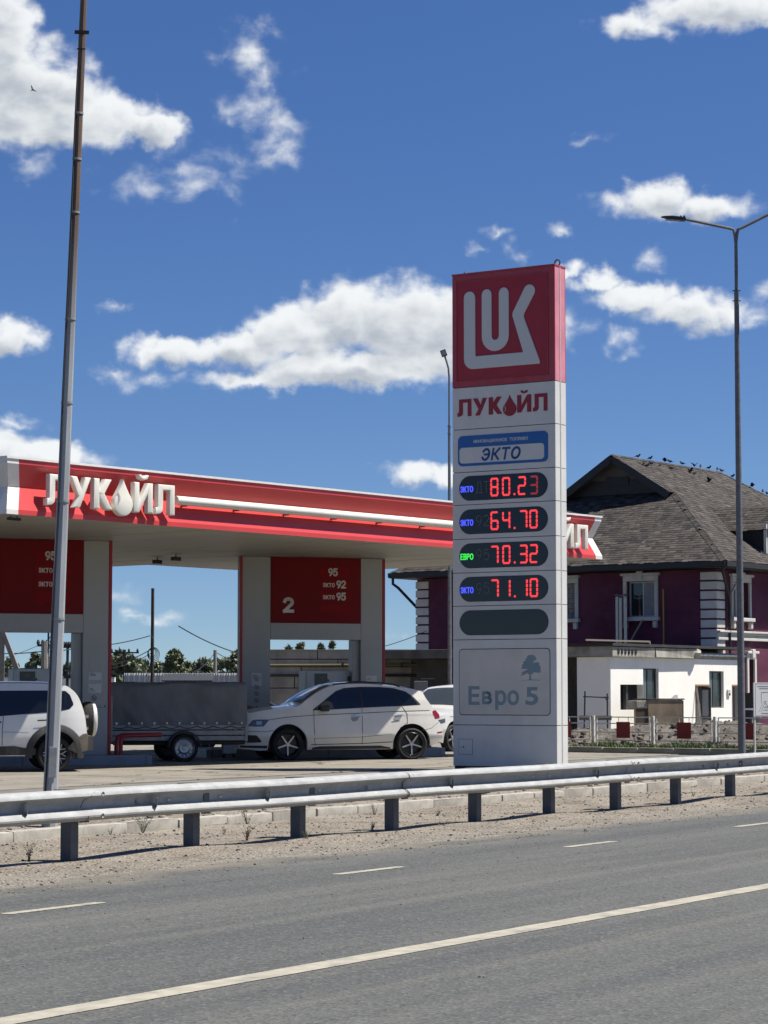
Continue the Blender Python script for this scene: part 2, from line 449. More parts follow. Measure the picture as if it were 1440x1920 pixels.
# single-stroke letters on a box one unit high: name -> (width, list of polylines)
STROKES = {
    'Э': (.66, [_arc(.30, .5, .34, .5, 145, -145, 16), [(.22, .5), (.62, .5)]]),
    'К': (.62, [[(0, 0), (0, 1)], [(.0, .5), (.2, .5), (.60, 1)], [(.2, .5), (.62, 0)]]),
    'Т': (.64, [[(0, 1), (.64, 1)], [(.32, 0), (.32, 1)]]),
    'О': (.74, [_arc(.37, .5, .37, .5, 90, 450, 22)]),
    'Е': (.54, [[(.54, 1), (0, 1), (0, 0), (.54, 0)], [(0, .52), (.48, .52)]]),
    'В': (.58, [[(0, 0), (0, 1), (.32, 1)] + _arc(.32, .76, .21, .24, 80, -90, 7) + [(0, .52)], [(0, .52), (.34, .52)] + _arc(.34, .26, .24, .26, 80, -90, 7) + [(0, 0)]]),
    'Р': (.56, [[(0, 0), (0, 1), (.30, 1)] + _arc(.30, .74, .26, .26, 80, -90, 8) + [(0, .48)]]),
    'И': (.60, [[(0, 1), (0, 0), (.60, 1), (.60, 0)]]), 'Н': (.60, [[(0, 0), (0, 1)], [(.60, 0), (.60, 1)], [(0, .5), (.60, .5)]]),
    'А': (.66, [[(0, 0), (.33, 1), (.66, 0)], [(.12, .33), (.54, .33)]]), 'Ц': (.66, [[(0, 1), (0, 0), (.58, 0)], [(.58, 1), (.58, 0)], [(.55, 0), (.66, 0), (.66, -.16)]]),
    'П': (.60, [[(0, 0), (0, 1), (.60, 1), (.60, 0)]]), 'Л': (.62, [[(0, 0), (.14, .1), (.16, 1), (.62, 1), (.62, 0)]]),
    'Д': (.78, [[(0, -.18), (0, 0), (.78, 0), (.78, -.18)], [(.12, 0), (.24, .6), (.24, 1), (.66, 1), (.66, 0)]]),
    '2': (.56, [_arc(.28, .73, .27, .27, 165, -35, 9) + [(.0, 0), (.58, 0)]]),
    '9': (.58, [_arc(.29, .70, .27, .29, 0, 360, 16), [(.56, .68), (.5, .35), (.22, 0)]]),
    '5': (.56, [[(.52, 1), (.10, 1), (.05, .54)] + _arc(.26, .33, .29, .33, 125, -150, 12)]),
}
def stroke_text(txt, x, z, h, wt, m, parent, y=0.0, width=None, gap=.22, slant=0.0, name='letter', d=.003):
    """each letter a mesh of its own; fits the given width if there is one"""
    tot = sum(STROKES[c][0] if c != ' ' else .45 for c in txt) + gap * (len(txt) - 1)
    sx = (width / tot) if width else h; cx = 0.0; made = []
    for c in txt:
        if c == ' ': cx += .45 + gap; continue
        wd, lines = STROKES[c]; k = MB()
        for i, ln in enumerate(lines):
            pts = [(x + (cx + a) * sx + slant * b * h, z + b * h) for a, b in ln]
            for j in range(len(pts) - 1):
                p, q = Vector(pts[j]), Vector(pts[j + 1]); dv = (q - p).normalized() * wt * .5
                k.prism(stroke([tuple(p - dv * (.96 if j else 1)), tuple(q + dv * .96)], wt), y - d - .0002 * (i + j % 2), y)
        made.append(k.build(name, m, parent, fix=False)); cx += wd + gap
    return made

# ------------------------------------------------------------------ ground, road, verge, forecourt (road frame: x along the road, y across it, away from the viewer)
ROAD = radians(58)
STN = 0.20                                        # level of the station forecourt
def rxy(a, b): return Vector((a * cos(ROAD) - b * sin(ROAD), a * sin(ROAD) + b * cos(ROAD)))
def rinv(p): return (p.x * cos(ROAD) + p.y * sin(ROAD), -p.x * sin(ROAD) + p.y * cos(ROAD))

def ground_mat(name, build):
    m = bpy.data.materials.new(name); m.use_nodes = True; t = NT(m.node_tree)
    build(t, t.n['Principled BSDF'], t.n.new('ShaderNodeTexCoord').outputs['Object']); MATS[name] = m
    return m
def _asphalt(t, p, co):
    x, y, z = t.sep(co)[:3]
    patch = t.noise(t.mapping(co, (.12, .8, 1)), 1.0, 6, .6).outputs[0]
    c = t.mix(t.smooth(patch, .3, .72), (.128, .130, .130), (.185, .184, .178))
    # paler, dust-filled streaks between the wheel paths
    streak = t.noise(t.mapping(co, (.02, 2.2, 1)), 1.0, 5, .6).outputs[0]
    c = t.mix(t.math('MULTIPLY', t.smooth(streak, .5, .70), .6), c, (.225, .215, .195))
    c = t.mix(t.math('MULTIPLY', t.smooth(streak, .46, .30), .55), c, (.095, .097, .10))
    agg = t.n.new('ShaderNodeTexVoronoi'); t.set(agg.inputs['Vector'], co); agg.inputs['Scale'].default_value = 42
    sp = t.sep(agg.outputs['Color'])[0]
    c = t.mix(t.math('MULTIPLY', t.smooth(sp, .72, .98), .42), c, (.30, .295, .285))
    c = t.mix(t.math('MULTIPLY', t.smooth(sp, .22, .02), .45), c, (.055, .056, .058))
    tar = t.noise(co, 3.4, 6, .7).outputs[0]
    c = t.mix(t.math('MULTIPLY', t.smooth(tar, .66, .74), .35), c, (.06, .06, .062))
    # sand washed over the edge of the carriageway
    dn = t.noise(t.mapping(co, (.6, 1.0, 1)), 1.5, 7, .68).outputs[0]
    d = t.smooth(t.math('ADD', y, t.math('MULTIPLY_ADD', dn, 2.6, -1.3)), 12.7, 13.7)
    sand = t.mix(sp, (.27, .235, .185), (.345, .31, .255))
    c = t.mix(t.math('MULTIPLY', d, .88), c, sand)
    t.set(p.inputs['Base Color'], t.mix(1.0, c, (.525, .532, .508), 'MULTIPLY')); p.inputs['Roughness'].default_value = .88; p.inputs['Specular IOR Level'].default_value = .25
    t.set(p.inputs['Normal'], t.bump(t.math('ADD', agg.outputs['Distance'], t.math('MULTIPLY', tar, .8)), .55, .012))
def _sand(t, p, co):
    n = t.noise(co, 1.1, 7, .66).outputs[0]; v = t.n.new('ShaderNodeTexVoronoi'); t.set(v.inputs['Vector'], co); v.inputs['Scale'].default_value = 34
    sp = t.sep(v.outputs['Color'])[0]
    yy = t.sep(co)[1]; gm = t.smooth(t.math('ADD', yy, t.math('MULTIPLY', n, 1.4)), 13.6, 15.6)
    c = t.mix(t.smooth(n, .3, .7), (.235, .205, .168), (.365, .33, .28))
    c = t.mix(gm, t.mix(sp, (.215, .20, .178), (.31, .29, .26)), c)
    dk = t.noise(t.mapping(co, (.5, 1.6, 1)), 1.3, 6, .65).outputs[0]
    c = t.mix(t.math('MULTIPLY', t.smooth(dk, .50, .68), .55), c, (.15, .125, .10))
    c = t.mix(t.math('MULTIPLY', t.smooth(sp, .8, 1.0), .6), c, (.46, .43, .38))
    c = t.mix(t.math('MULTIPLY', t.smooth(sp, .16, .0), .7), c, (.10, .088, .075))
    t.set(p.inputs['Base Color'], t.mix(1.0, c, (0.72, 0.705, 0.665), 'MULTIPLY')); p.inputs['Roughness'].default_value = .95; p.inputs['Specular IOR Level'].default_value = .15
    t.set(p.inputs['Normal'], t.bump(t.math('ADD', v.outputs['Distance'], t.math('MULTIPLY', n, 2.0)), .8, .03))
def _concrete(t, p, co):
    inf = t.n.new('ShaderNodeObjectInfo').outputs['Random']
    pos = t.vmath('ADD', t.n.new('ShaderNodeNewGeometry').outputs['Position'], (0, 0, 0))
    n = t.noise(pos, .7, 7, .66).outputs[0]; f = t.noise(pos, 24, 4, .6).outputs[0]
    c = t.mix(t.smooth(n, .28, .72), (.20, .188, .165), (.30, .285, .25))
    c = t.mix(t.math('MULTIPLY', inf, .35), c, (.20, .19, .165))
    c = t.mix(t.math('MULTIPLY', t.smooth(f, .55, .8), .4), c, (.14, .13, .11))
    oil = t.noise(pos, .45, 5, .6).outputs[0]
    c = t.mix(t.math('MULTIPLY', t.smooth(oil, .62, .74), .6), c, (.085, .08, .072))
    w = t.vmath('ADD', pos, t.vmath('MULTIPLY', t.noise(pos, 1.6, 4, .6).outputs['Color'], (.7, .7, .7)))
    crk = t.voro(w, .42, 'DISTANCE_TO_EDGE')
    c = t.mix(t.smooth(crk, .012, .004), c, (.05, .047, .042))
    t.set(p.inputs['Base Color'], t.mix(1.0, c, (0.820, 0.787, 0.722), 'MULTIPLY')); p.inputs['Roughness'].default_value = .85; p.inputs['Specular IOR Level'].default_value = .3
    t.set(p.inputs['Normal'], t.bump(f, .3, .006))
def _earth(t, p, co):
    n = t.noise(co, .25, 7, .65).outputs[0]; f = t.noise(co, 9, 6, .65).outputs[0]
    c = t.mix(t.smooth(n, .4, .62), (.20, .165, .115), (.075, .10, .042)); c = t.mix(t.math('MULTIPLY', f, .5), c, (.15, .13, .09))
    t.set(p.inputs['Base Color'], t.mix(1.0, c, (0.656, 0.656, 0.656), 'MULTIPLY')); p.inputs['Roughness'].default_value = .95
    t.set(p.inputs['Normal'], t.bump(f, .5, .05))
M_ASPH = ground_mat('asphalt', _asphalt); M_SAND = ground_mat('roadside_sand', _sand)
M_CONC = ground_mat('forecourt_concrete', _concrete); M_EARTH = ground_mat('earth', _earth)
M_KERB = mat('kerb_concrete', (.36, .345, .32), .85, var=.18, vscale=5, bump=.4, bscale=40, dirt=((.20, .175, .14), .7, 2.5))
M_WHITE_MARK = mat('road_paint', (.34, .325, .275), .8, var=.14, vscale=7, bump=.3, bscale=30, dirt=((.13, .128, .12), .8, 3.2))

mb = MB()
bs = [(-2500, -.06), (-14, -.06), (17.0, -.06), (17.5, .10), (40, .10), (3500, .10)]
mb.grid([[(x, b, z) for x in (-2500, 3500)] for b, z in bs])
tag(mb.build('ground', M_EARTH, rotz=ROAD), kind='structure')
mb = MB(); mb.grid([[(x, b, 0) for x in (-60, 700)] for b in (-9, 13.6)])
tag(mb.build('road', M_ASPH, rotz=ROAD), kind='structure')

def verge_z(a, b):
    k = min(1, max(0, (b - 13.1) / 1.2))
    return -.012 + .042 * k + .022 * sin(a * .9 + b) * k * (.5 + .5 * sin(a * .37 + 2)) + .014 * sin(a * 2.3 + b * 1.7) * k
mb = MB()
rows = []
for j in range(0, 25):
    b = 13.0 + j * (17.24 - 13.0) / 24
    rows.append([(a, b, verge_z(a, b)) for a in [i * .4 for i in range(-20, 260)]])
mb.grid(rows); tag(mb.build('verge', M_SAND, rotz=ROAD, smooth=60), kind='structure')
mb = MB(); mb.grid([[(x, b, z) for x in (-60, 700)] for b, z in ((17.3, .10), (17.7, .135), (18.3, .165), (18.9, .188))])
tag(mb.build('gravel_strip', M_SAND, rotz=ROAD), kind='structure')
M_ASPH2 = mat('old_asphalt', (.155, .15, .14), .9, var=.22, vscale=2.2, bump=.5, bscale=70, dirt=((.11, .105, .098), .7, 1.4))
mb = MB(); mb.grid([[(x, b, STN - .006) for x in (-60, 500)] for b in (18.88, 62)])
tag(mb.build('access_lane', M_ASPH2, rotz=ROAD), kind='structure')

# concrete slabs of the forecourt, each with open joints
fc = tag(MB().grid([[(x, b, STN - .002) for x in (8, 70)] for b in (23.7, 47)]).build('forecourt', mat('joint_dirt', (.075, .068, .058), .95), rotz=ROAD), kind='structure')
sl = MB(); sl.bbox(-1.488, 1.488, -1.488, 1.488, -.02, .006, b=.006); sme = sl.mesh('slab', M_CONC)
for i in range(20):
    for j in range(7):
        a, b = 10 + i * 3.0, 25.2 + j * 3.0
        w = rxy(a, b)
        if abs(w.x) > w.y * .19 + 2: continue
        o = link('slab', sme, fc, (a, b, STN + .001 + random.uniform(-.002, .003))); o.rotation_euler = (random.uniform(-.0012, .0012), random.uniform(-.0012, .0012), 0)

# kerb of one-metre stones
kb = MB(); kb.box(-10, 80, 17.28, 17.34, -.05, .10)
kerb = tag(kb.build('kerb', M_KERB, rotz=ROAD), kind='structure')
kmes = []
for q in range(4):
    k = MB(); k.bbox(-.493, .493, 0, .15, -.08, .135 + .004 * q, b=.022)
    for i, v in enumerate(k.v):
        k.v[i] = (v[0] + random.uniform(-.006, .006), v[1] + random.uniform(-.006, .006), v[2] + random.uniform(-.006, .006))
    kmes.append(k.mesh('kerb_stone', M_KERB, smooth=30))
for i in range(62):
    a = 10.36 + i
    o = link('kerb_stone', random.choice(kmes), kerb, (a, 17.2 + random.uniform(-.012, .012), random.uniform(-.012, .008))); o.rotation_euler = (random.uniform(-.03, .03), random.uniform(-.006, .006), random.uniform(-.012, .012))

# painted lines
def dash(a0, a1, b, w, name, seg=40):
    k = MB(); up, lo = [], []
    for i in range(seg + 1):
        a = a0 + (a1 - a0) * i / seg; e = .006
        taper = min(1, (i + .3) / 1.2, (seg - i + .3) / 1.2) if a1 - a0 < 5 else 1
        up.append((a, b + w / 2 * taper + random.uniform(-e, e), .004)); lo.append((a, b - w / 2 * taper + random.uniform(-e, e), .004))
    k.grid([lo, up]); return tag(k.build(name, M_WHITE_MARK, rotz=ROAD), kind='structure')
dash(-8, 200, 7.97, .205, 'edge_line', 500)
d0 = rinv(gp(15, 1715, 0)); d1 = rinv(gp(218, 1694, 0)); e0 = rinv(gp(622, 1640, 0))
DB = d0[1] * .5 + e0[1] * .5; STEP = e0[0] - d0[0]
print('DASH', d0, d1, e0, rinv(gp(1055, 1589, 0)), rinv(gp(137, 1885, 0)), rinv(gp(1440, 1660, 0)), rinv(gp(0,1908,0)))
for i in range(-2, 14): dash(d0[0] + i * STEP, d0[0] + i * STEP + (d1[0] - d0[0]), DB, .115, 'lane_dash')

# pebbles and crumbs lying on road and verge
M_PEB = mat('pebble', (.16, .15, .14), .9, var=.6, vscale=3)
mb = MB()
base = bmesh.new(); bmesh.ops.create_icosphere(base, subdivisions=1, radius=1); base.verts.index_update()
bv = [v.co.copy() for v in base.verts]; bf = [[v.index for v in f.verts] for f in base.faces]; base.free()
def pebble(a, b, z, r):
    s = [random.uniform(.6, 1.3) for _ in range(3)]; t = random.uniform(0, 6.28)
    mb.add([(a + (v.x * s[0] * cos(t) - v.y * s[1] * sin(t)) * r, b + (v.x * s[0] * sin(t) + v.y * s[1] * cos(t)) * r, z + v.z * s[2] * r * .7 + r * .25) for v in bv], bf)
for i in range(6500):
    a = random.uniform(12, 46); b = random.uniform(12.9, 17.15); pebble(a, b, verge_z(a, b) if b > 13.2 else 0, random.choice((.004, .005, .006, .007, .009, .012, .018)) * random.uniform(.7, 1.2))
for i in range(900):
    a = random.uniform(8, 46); b = 13.3 - abs(random.gauss(0, 2.4)); pebble(a, b, 0, random.uniform(.004, .011))
for i in range(2600):
    a = random.uniform(14, 55); b = random.uniform(17.36, 18.8); pebble(a, b, .10 + .088 * (b - 17.3) / 1.6, random.choice((.01, .015, .025, .04)) * random.uniform(.7, 1.3))
tag(mb.build('pebbles', M_PEB, rotz=ROAD, fix=False), 'small stones and crumbs scattered over verge and road edge', 'pebbles', kind='stuff')

# ------------------------------------------------------------------ guardrail
def _galv(name, base, rust=0.0):
    m = bpy.data.materials.new(name); m.use_nodes = True; t = NT(m.node_tree); p = t.n['Principled BSDF']; co = t.n.new('ShaderNodeTexCoord').outputs['Object']
    n = t.noise(t.mapping(co, (1, 1, 2.5)), 3.2, 6, .65).outputs[0]; sp = t.voro(co, 38, 'F1', 'Color')
    c = t.mix(t.smooth(n, .3, .7), tuple(v * .80 for v in base), tuple(min(1, v * 1.12) for v in base))
    c = t.mix(t.math('MULTIPLY', t.sep(sp)[0], .22), c, tuple(v * .6 for v in base))
    st = t.noise(t.mapping(co, (6, 6, .5)), 2.0, 5, .7).outputs[0]
    c = t.mix(t.math('MULTIPLY', t.smooth(st, .58, .8), .5), c, (.16, .14, .115))
    t.set(p.inputs['Base Color'], c); p.inputs['Metallic'].default_value = 0.0; p.inputs['Roughness'].default_value = .6; p.inputs['Specular IOR Level'].default_value = .3
    t.set(p.inputs['Normal'], t.bump(n, .15, .01)); MATS[name] = m
    return m
M_GALV = _galv('galvanised_steel', (.335, .338, .325)); M_POST = _galv('dull_steel', (.10, .102, .105)); M_POLE = _galv('pole_steel', (.30, .31, .31))
M_BOLT = mat('bolt_steel', (.33, .33, .32), .7)
M_HOLE = mat('bright_slot', (.62, .60, .55), .8)  # pale plates stand in for sunlit ground seen through the slots
M_GAPD = mat('lap_shadow', (.03, .03, .032), .8)
gr = thing('guardrail', 'long galvanised corrugated steel guardrail on short posts beside the road', 'guardrail', rotz=ROAD)
RB = 14.72; RT = .715                              # valley of the beam; top of the beam
PROF = [(.02, 0), (-.02, .006), (-.06, .02), (-.082, .042), (-.088, .066), (-.082, .074), (-.03, .088), (.0, .105), (.012, .13), (.012, .180), (.0, .196), (-.045, .212), (-.075, .235), (-.085, .255), (-.082, .272), (-.06, .292), (-.02, .306), (.02, .312)]
def beam(a0, a1, off):
    k = MB(); n = 24; rows = []
    for i in range(n + 1):
        a = a0 + (a1 - a0) * i / n; w = .006 * sin(a * 1.7) + .004 * sin(a * 4.1)
        rows.append([(a, RB + y + off + w, RT - z + .004 * sin(a * 1.1)) for y, z in PROF])
    k.grid(rows)
    rows2 = [[(v[0], v[1] + .004, v[2]) for v in R] for R in rows]; k.grid(rows2, flip=True)
    for R, S in ((rows[0], rows2[0]), (rows[-1], rows2[-1])): k.grid([R, S])
    return k.build('beam', M_GALV, gr, smooth=35, fix=False)
bolt = MB(); bolt.lathe([(0, -.016), (.014, -.012), (.021, -.005), (.022, 0)], 10, Matrix.Rotation(pi / 2, 4, 'X')); bme = bolt.mesh('bolt', M_BOLT, smooth=True)
bolt_m = bme; 
for i in range(-2, 10):
    a0 = 18 + 6 * i; beam(a0 - .02, a0 + 6.16, -.012 if i % 2 else 0.0)
    k = MB(); k.grid([[(a0 + da + .03 * sin(z * 22), RB + y - .0145 - (.006 if i % 2 == 0 else .0), RT - z) for y, z in PROF] for da in (-.026, -.014)]); k.build('lap_joint', M_GAPD, gr, fix=False)
    for da in (.06, .20):
        for z in (.05, .26):
            o = link('bolt', bme, gr, (a0 + da, RB - .098, RT - z))
for i in range(-6, 40):
    a = 18.05 + 2 * i
    k = MB(); z0, z1 = -.12, RT - .02
    k.box(a - .058, a + .058, 14.855, 14.862, z0, z1); k.box(a - .058, a - .051, 14.862, 14.985, z0, z1); k.box(a + .051, a + .058, 14.862, 14.985, z0, z1)
    k.box(a - .051, a - .028, 14.978, 14.985, z0, z1); k.box(a + .028, a + .051, 14.978, 14.985, z0, z1)
    k.build('post', M_POST, gr)
    k = MB(); k.box(a - .05, a + .05, RB + .006, 14.853, RT - .27, RT - .05); k.box(a - .075, a + .075, RB + .012, RB + .02, RT - .325, RT - .28)
    k.build('spacer', M_POST, gr)
    k = MB(); k.box(a - .16, a + .04, 14.87, 14.99, RT - .012, RT - .004); k.build('post_cap', mat('dark_steel', (.05, .052, .055), .7), gr)
rfl = MB(); rfl.prism([(-.05, -.045), (.06, -.06), (.06, .05), (-.05, .03)], -.002, .002)
rme = rfl.mesh('reflector', mat('reflector_plate', (.42, .42, .40), .35, .5, var=.2))
for i, a in enumerate((15.1, 17.1, 19.1, 21.1, 25.05, 29.0, 33.0, 37.0, 41)):
    o = link('reflector', rme, gr, (a, RB - .07, RT - .155)); o.rotation_euler = (0, 0, radians(42))
slot = MB(); slot.bbox(-.022, .022, -.003, .002, -.009, .009, b=.004); slm = slot.mesh('slot', M_HOLE)
a = 13.2
while a < 60:
    if abs((a - 18) % 6) > .3: link('slot', slm if random.random() < .6 else bme, gr, (a, RB - .002, RT - .156))
    a += random.choice((.45, .52, .9, 1.0))

# ------------------------------------------------------------------ tall tapered steel pole, rusty towards the top
def _rustpole():
    m = bpy.data.materials.new('rusty_pole'); m.use_nodes = True; t = NT(m.node_tree); p = t.n['Principled BSDF']; co = t.n.new('ShaderNodeTexCoord').outputs['Object']
    z = t.sep(co)[2]; n = t.noise(t.mapping(co, (9, 9, .8)), 1.4, 6, .65).outputs[0]; s = t.voro(co, 30, 'F1', 'Color')
    g = t.mix(t.smooth(n, .3, .7), (.26, .275, .28), (.38, .395, .395)); g = t.mix(t.math('MULTIPLY', t.sep(s)[0], .2), g, (.30, .31, .32))
    r = t.mix(t.smooth(n, .35, .65), (.085, .055, .038), (.165, .105, .066))
    f = t.smooth(t.math('ADD', z, t.math('MULTIPLY', n, 2.6)), 6.4, 8.4)
    t.set(p.inputs['Base Color'], t.mix(f, g, r)); p.inputs['Roughness'].default_value = .62; p.inputs['Metallic'].default_value = .15
    MATS['rusty_pole'] = m; return m
PB = at(93, 1480, 27.0); PB.z = .14
pt = at(155, 0, 27.0)
LEAN = atan((pt.x - at(93, 1480, 27.0).x) / (pt.z - at(93, 1480, 27.0).z))
pole = thing('steel_pole', 'tall leaning grey steel pole turning rusty brown towards its top, behind the guardrail', 'pole', PB)
pole.rotation_euler = (0, LEAN, 0)
PH = 10.6
def pr(z): return .088 - .053 * z / PH
M_RP = _rustpole()
k = MB(); k.tube([(0, 0, z) for z in (-.1, 3, 6, 9, PH)], [pr(z) for z in (0, 3, 6, 9, PH)], 8)
k.v = [tuple(Rz(radians(14)) @ Vector(v)) for v in k.v]; k.build('shaft', M_RP, pole)
for py in (1160, 940, 755, 598, 398, 298, 212):
    z = (hz(py, 27.0) - PB.z)
    kk = MB(); kk.lathe([(pr(z) + .002, -.012), (pr(z) + .006, -.012), (pr(z) + .006, .012), (pr(z) + .002, .012)], 16, T(0, 0, z)); kk.build('strap', mat('strap_steel', (.40, .40, .39), .5, .5), pole, smooth=30)
k = MB(); cz = [0.05 + i * .35 for i in range(26)]
k.tube([(-pr(z) * .62 + .006 * sin(z * 2.1), -pr(z) * .80 - .008, z) for z in cz], .011, 6); k.build('cable', mat('black_cable', (.03, .03, .035), .6), pole, smooth=True)
zb = hz(62, 27.0) - PB.z; k = MB(); k.box(-.085, .085, -.012, -.002 + .0, zb - .022, zb + .022); k.v = [(x, y - pr(zb), z) for x, y, z in k.v]; k.box(-.03, .03, -.07, .05, zb - .008, zb + .008); k.build('bracket', mat('bracket_steel', (.06, .055, .05), .6, .4), pole)
zb2 = hz(93, 27.0) - PB.z; k = MB(); k.bar((-.05, -.045, zb2), (.05, -.045, zb2), .014); k.build('bolt_rod', MATS['bracket_steel'], pole)
zd0, zd1 = .55, .90; k = MB(); k.bbox(-.045, .045, -.006, .006, zd0, zd1, b=.004, M=Rz(radians(14)) @ T(0.0, -.084, 0)); k.build('access_door', M_POLE, pole)

# ------------------------------------------------------------------ double-arm street lamp, lone floodlight
M_DPOLE = _galv('dark_pole_steel', (.13, .138, .15))
M_LAMP = mat('lamp_housing', (.02, .021, .024), .4)
LY = 50.0; lb = at(1391, 1412, LY); lamp = thing('street_lamp', 'tall grey street lamp with two curved arms standing before the purple house', 'street lamp', (lb.x, LY, STN))
zf = hz(432, LY) - STN; zj = hz(545, LY) - STN; zj2 = hz(512, LY) - STN
k = MB(); k.tube([(0, 0, -.1), (0, 0, zj * .5), (0, 0, zj)], [.083, .068, .052], 10); k.build('shaft', M_DPOLE, lamp, smooth=True)
k = MB(); k.tube([(0, 0, zj), (0, 0, zf - .25)], [.04, .036], 10); k.build('neck', M_DPOLE, lamp, smooth=True)
for zz in (zj, zj - .22):
    k = MB(); k.bar((-.085, 0, zz), (.085, 0, zz), .02); k.bar((0, -.085, zz), (0, .085, zz), .02); k.build('clamp_bolt', M_LAMP, lamp)
e = at(1285, 411, LY)
def arm(dx, dz, name):
    pts = [(0, 0, zf - .30), (0.02 * (1 if dx > 0 else -1), 0, zf - .12)]
    for s in (.0, .25, .5): pts.append((dx * (.04 + .06 * s * 2), 0, zf + dz * .04 + .06 * s))
    pts.append((dx, 0, zf + dz)); k = MB(); k.tube(pts, .033, 8); return k.build(name, M_DPOLE, lamp, smooth=True)
dxl, dzl = e.x - lb.x, e.z - STN - zf
arm(dxl, dzl, 'arm'); arm(1.25, .62, 'arm')
def lamp_head(x, z, s, tilt, parent):
    k = MB(); R = T(x, 0, z) @ Matrix.Rotation(tilt, 4, 'Y')
    prof = [(0, -.035, .035), (.12, -.04, .045), (.30, -.03, .05), (.47, .0, .035), (.52, .006, .02)]
    rows = []
    for (u, lo, hi) in prof:
        w = .10 if u < .45 else .06
        rows.append([R @ Vector((s * u, y, zz)) for y, zz in ((-w, lo), (-w, hi * .6), (-w * .6, hi), (w * .6, hi), (w, hi * .6), (w, lo), (-w, lo))])
    k.grid(rows); k.add(rows[0][:6], [(0, 1, 2, 3, 4, 5)]); k.add(rows[-1][:6], [(0, 1, 2, 3, 4, 5)])
    h = k.build('lamp_head', M_LAMP, parent, smooth=30)
    k = MB(); k.box(-.02, .02, -.02, .02, .03, .075, M=R @ T(s * .03, 0, 0)); k.box(-.02, .02, -.02, .02, .03, .07, M=R @ T(s * .10, 0, 0)); k.build('cooling_fin', M_LAMP, h)
    k = MB(); k.box(.12, .42, -.07, .07, -.046, -.032, M=R @ Matrix.Diagonal((s, 1, 1, 1))); k.build('lens', mat('lamp_lens', (.25, .26, .27), .2), h)
lamp_head(dxl, dzl + zf, -1, radians(4), lamp)
lamp_head(1.25, zf + .62, 1, radians(-20), lamp)
FY = 62.0; fb = at(843, 1100, FY)
fl = thing('floodlight_pole', 'slim pole with a single small floodlight peeking out behind the price pylon', 'street lamp', (fb.x, FY, STN))
zz = hz(690, FY) - STN; zt = hz(668, FY) - STN; q = at(834, 668, FY).x - fb.x
k = MB(); k.tube([(0, 0, -.1), (0, 0, hz(800, FY) - STN)], [.06, .035], 8); k.build('shaft', M_DPOLE, fl, smooth=True)
k = MB(); z8 = hz(800, FY) - STN; k.tube([(0, 0, z8), (0, 0, zz - .25), (-.02, 0, zz), (q * .7, 0, zt - .1), (q, 0, zt)], .026, 8); k.build('arm', M_DPOLE, fl, smooth=True)
k = MB(); k.lathe([(.034, 0), (.048, 0), (.048, .03), (.034, .03)], 12, T(0, 0, z8)); k.lathe([(.034, 0), (.048, 0), (.048, .03), (.034, .03)], 12, T(0, 0, z8 - .2)); k.build('collar', M_DPOLE, fl)
k = MB(); R = T(q - .03, -.02, zt + .08) @ Matrix.Rotation(radians(-20), 4, 'Y'); k.bbox(-.075, .075, -.04, .04, -.09, .09, b=.012, M=R); h = k.build('lamp_head', M_LAMP, fl)
k = MB(); k.box(-.055, .055, -.048, -.042, -.065, .065, M=R); k.build('lens', MATS['lamp_lens'], h)

# ------------------------------------------------------------------ price pylon (local x along its face, y into its depth)
PYL = gp(850, 1442, STN); PROT = radians(-32)
PX = Vector((cos(PROT), sin(PROT), 0)); PN = Vector((-sin(PROT), cos(PROT), 0))
def plane_uv(px, py, O, ux, n):
    d = ray(px, py); k = (O - Vector((0, 0, EYE))).dot(n) / d.dot(n)
    P = Vector((0, 0, EYE)) + d * k
    return (P - O).dot(ux), P.z - O.z
def pu(px, py): return plane_uv(px, py, PYL, PX, PN)
PWID = pu(1044, 1300)[0]; PDEP = .42
zs_ = [pu(848, y)[1] for y in (518, 728.6, 807, 887, 948, 1012, 1075, 1137, 1200, 1359)] + [0.06]
pylon = thing('price_pylon', 'tall white and red fuel station price pylon with lit red digits', 'sign', PYL, PROT)
M_PWHITE = mat('pylon_white', (.66, .665, .67), .38, var=.05, vscale=1.5, dirt=((.34, .34, .34), .22, 1.2))
M_PRED = mat('pylon_red', (.36, .012, .026), .32, var=.06, vscale=2)
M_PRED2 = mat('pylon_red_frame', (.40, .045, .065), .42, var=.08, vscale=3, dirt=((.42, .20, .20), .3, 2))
M_PLIT = mat('sunlit_red', (.66, .24, .30), .38, var=.10, vscale=3)  # sun sheen on the glossy red put into a paler colour
M_CORE = mat('pylon_core', (.05, .05, .055), .8)
M_TRIM = mat('bright_trim', (.80, .80, .78), .25)
M_GLASS_D = mat('display_glass', (.010, .011, .013), .10, spec=.5)
M_LEDR = mat('led_red', (.5, .03, .03), .4, emit=(1, .05, .06), estr=.68)
M_LEDR_DIM = mat('led_red_dim', (.3, .02, .03), .4, emit=(1, .08, .10), estr=.13)
M_LEDB = mat('led_blue', (.05, .06, .4), .4, emit=(.07, .10, 1), estr=.70)
M_LEDG = mat('led_green', (.05, .4, .06), .4, emit=(.05, .85, .09), estr=.6)
M_DIMTXT = mat('unlit_lettering', (.16, .165, .17), .5)
M_INKR = mat('letter_red', (.30, .010, .022), .4); M_INKB = mat('letter_blue', (.012, .08, .28), .4); M_INKW = mat('letter_white', (.62, .64, .66), .45)
M_EVRO = mat('faded_teal', (.20, .30, .36), .5, var=.06); M_GAP = mat('dark_gap', (.03, .03, .035), .8)
MB().box(.02, PWID - .02, .022, PDEP - .022, .0, zs_[0] - .02).build('core', M_CORE, pylon)
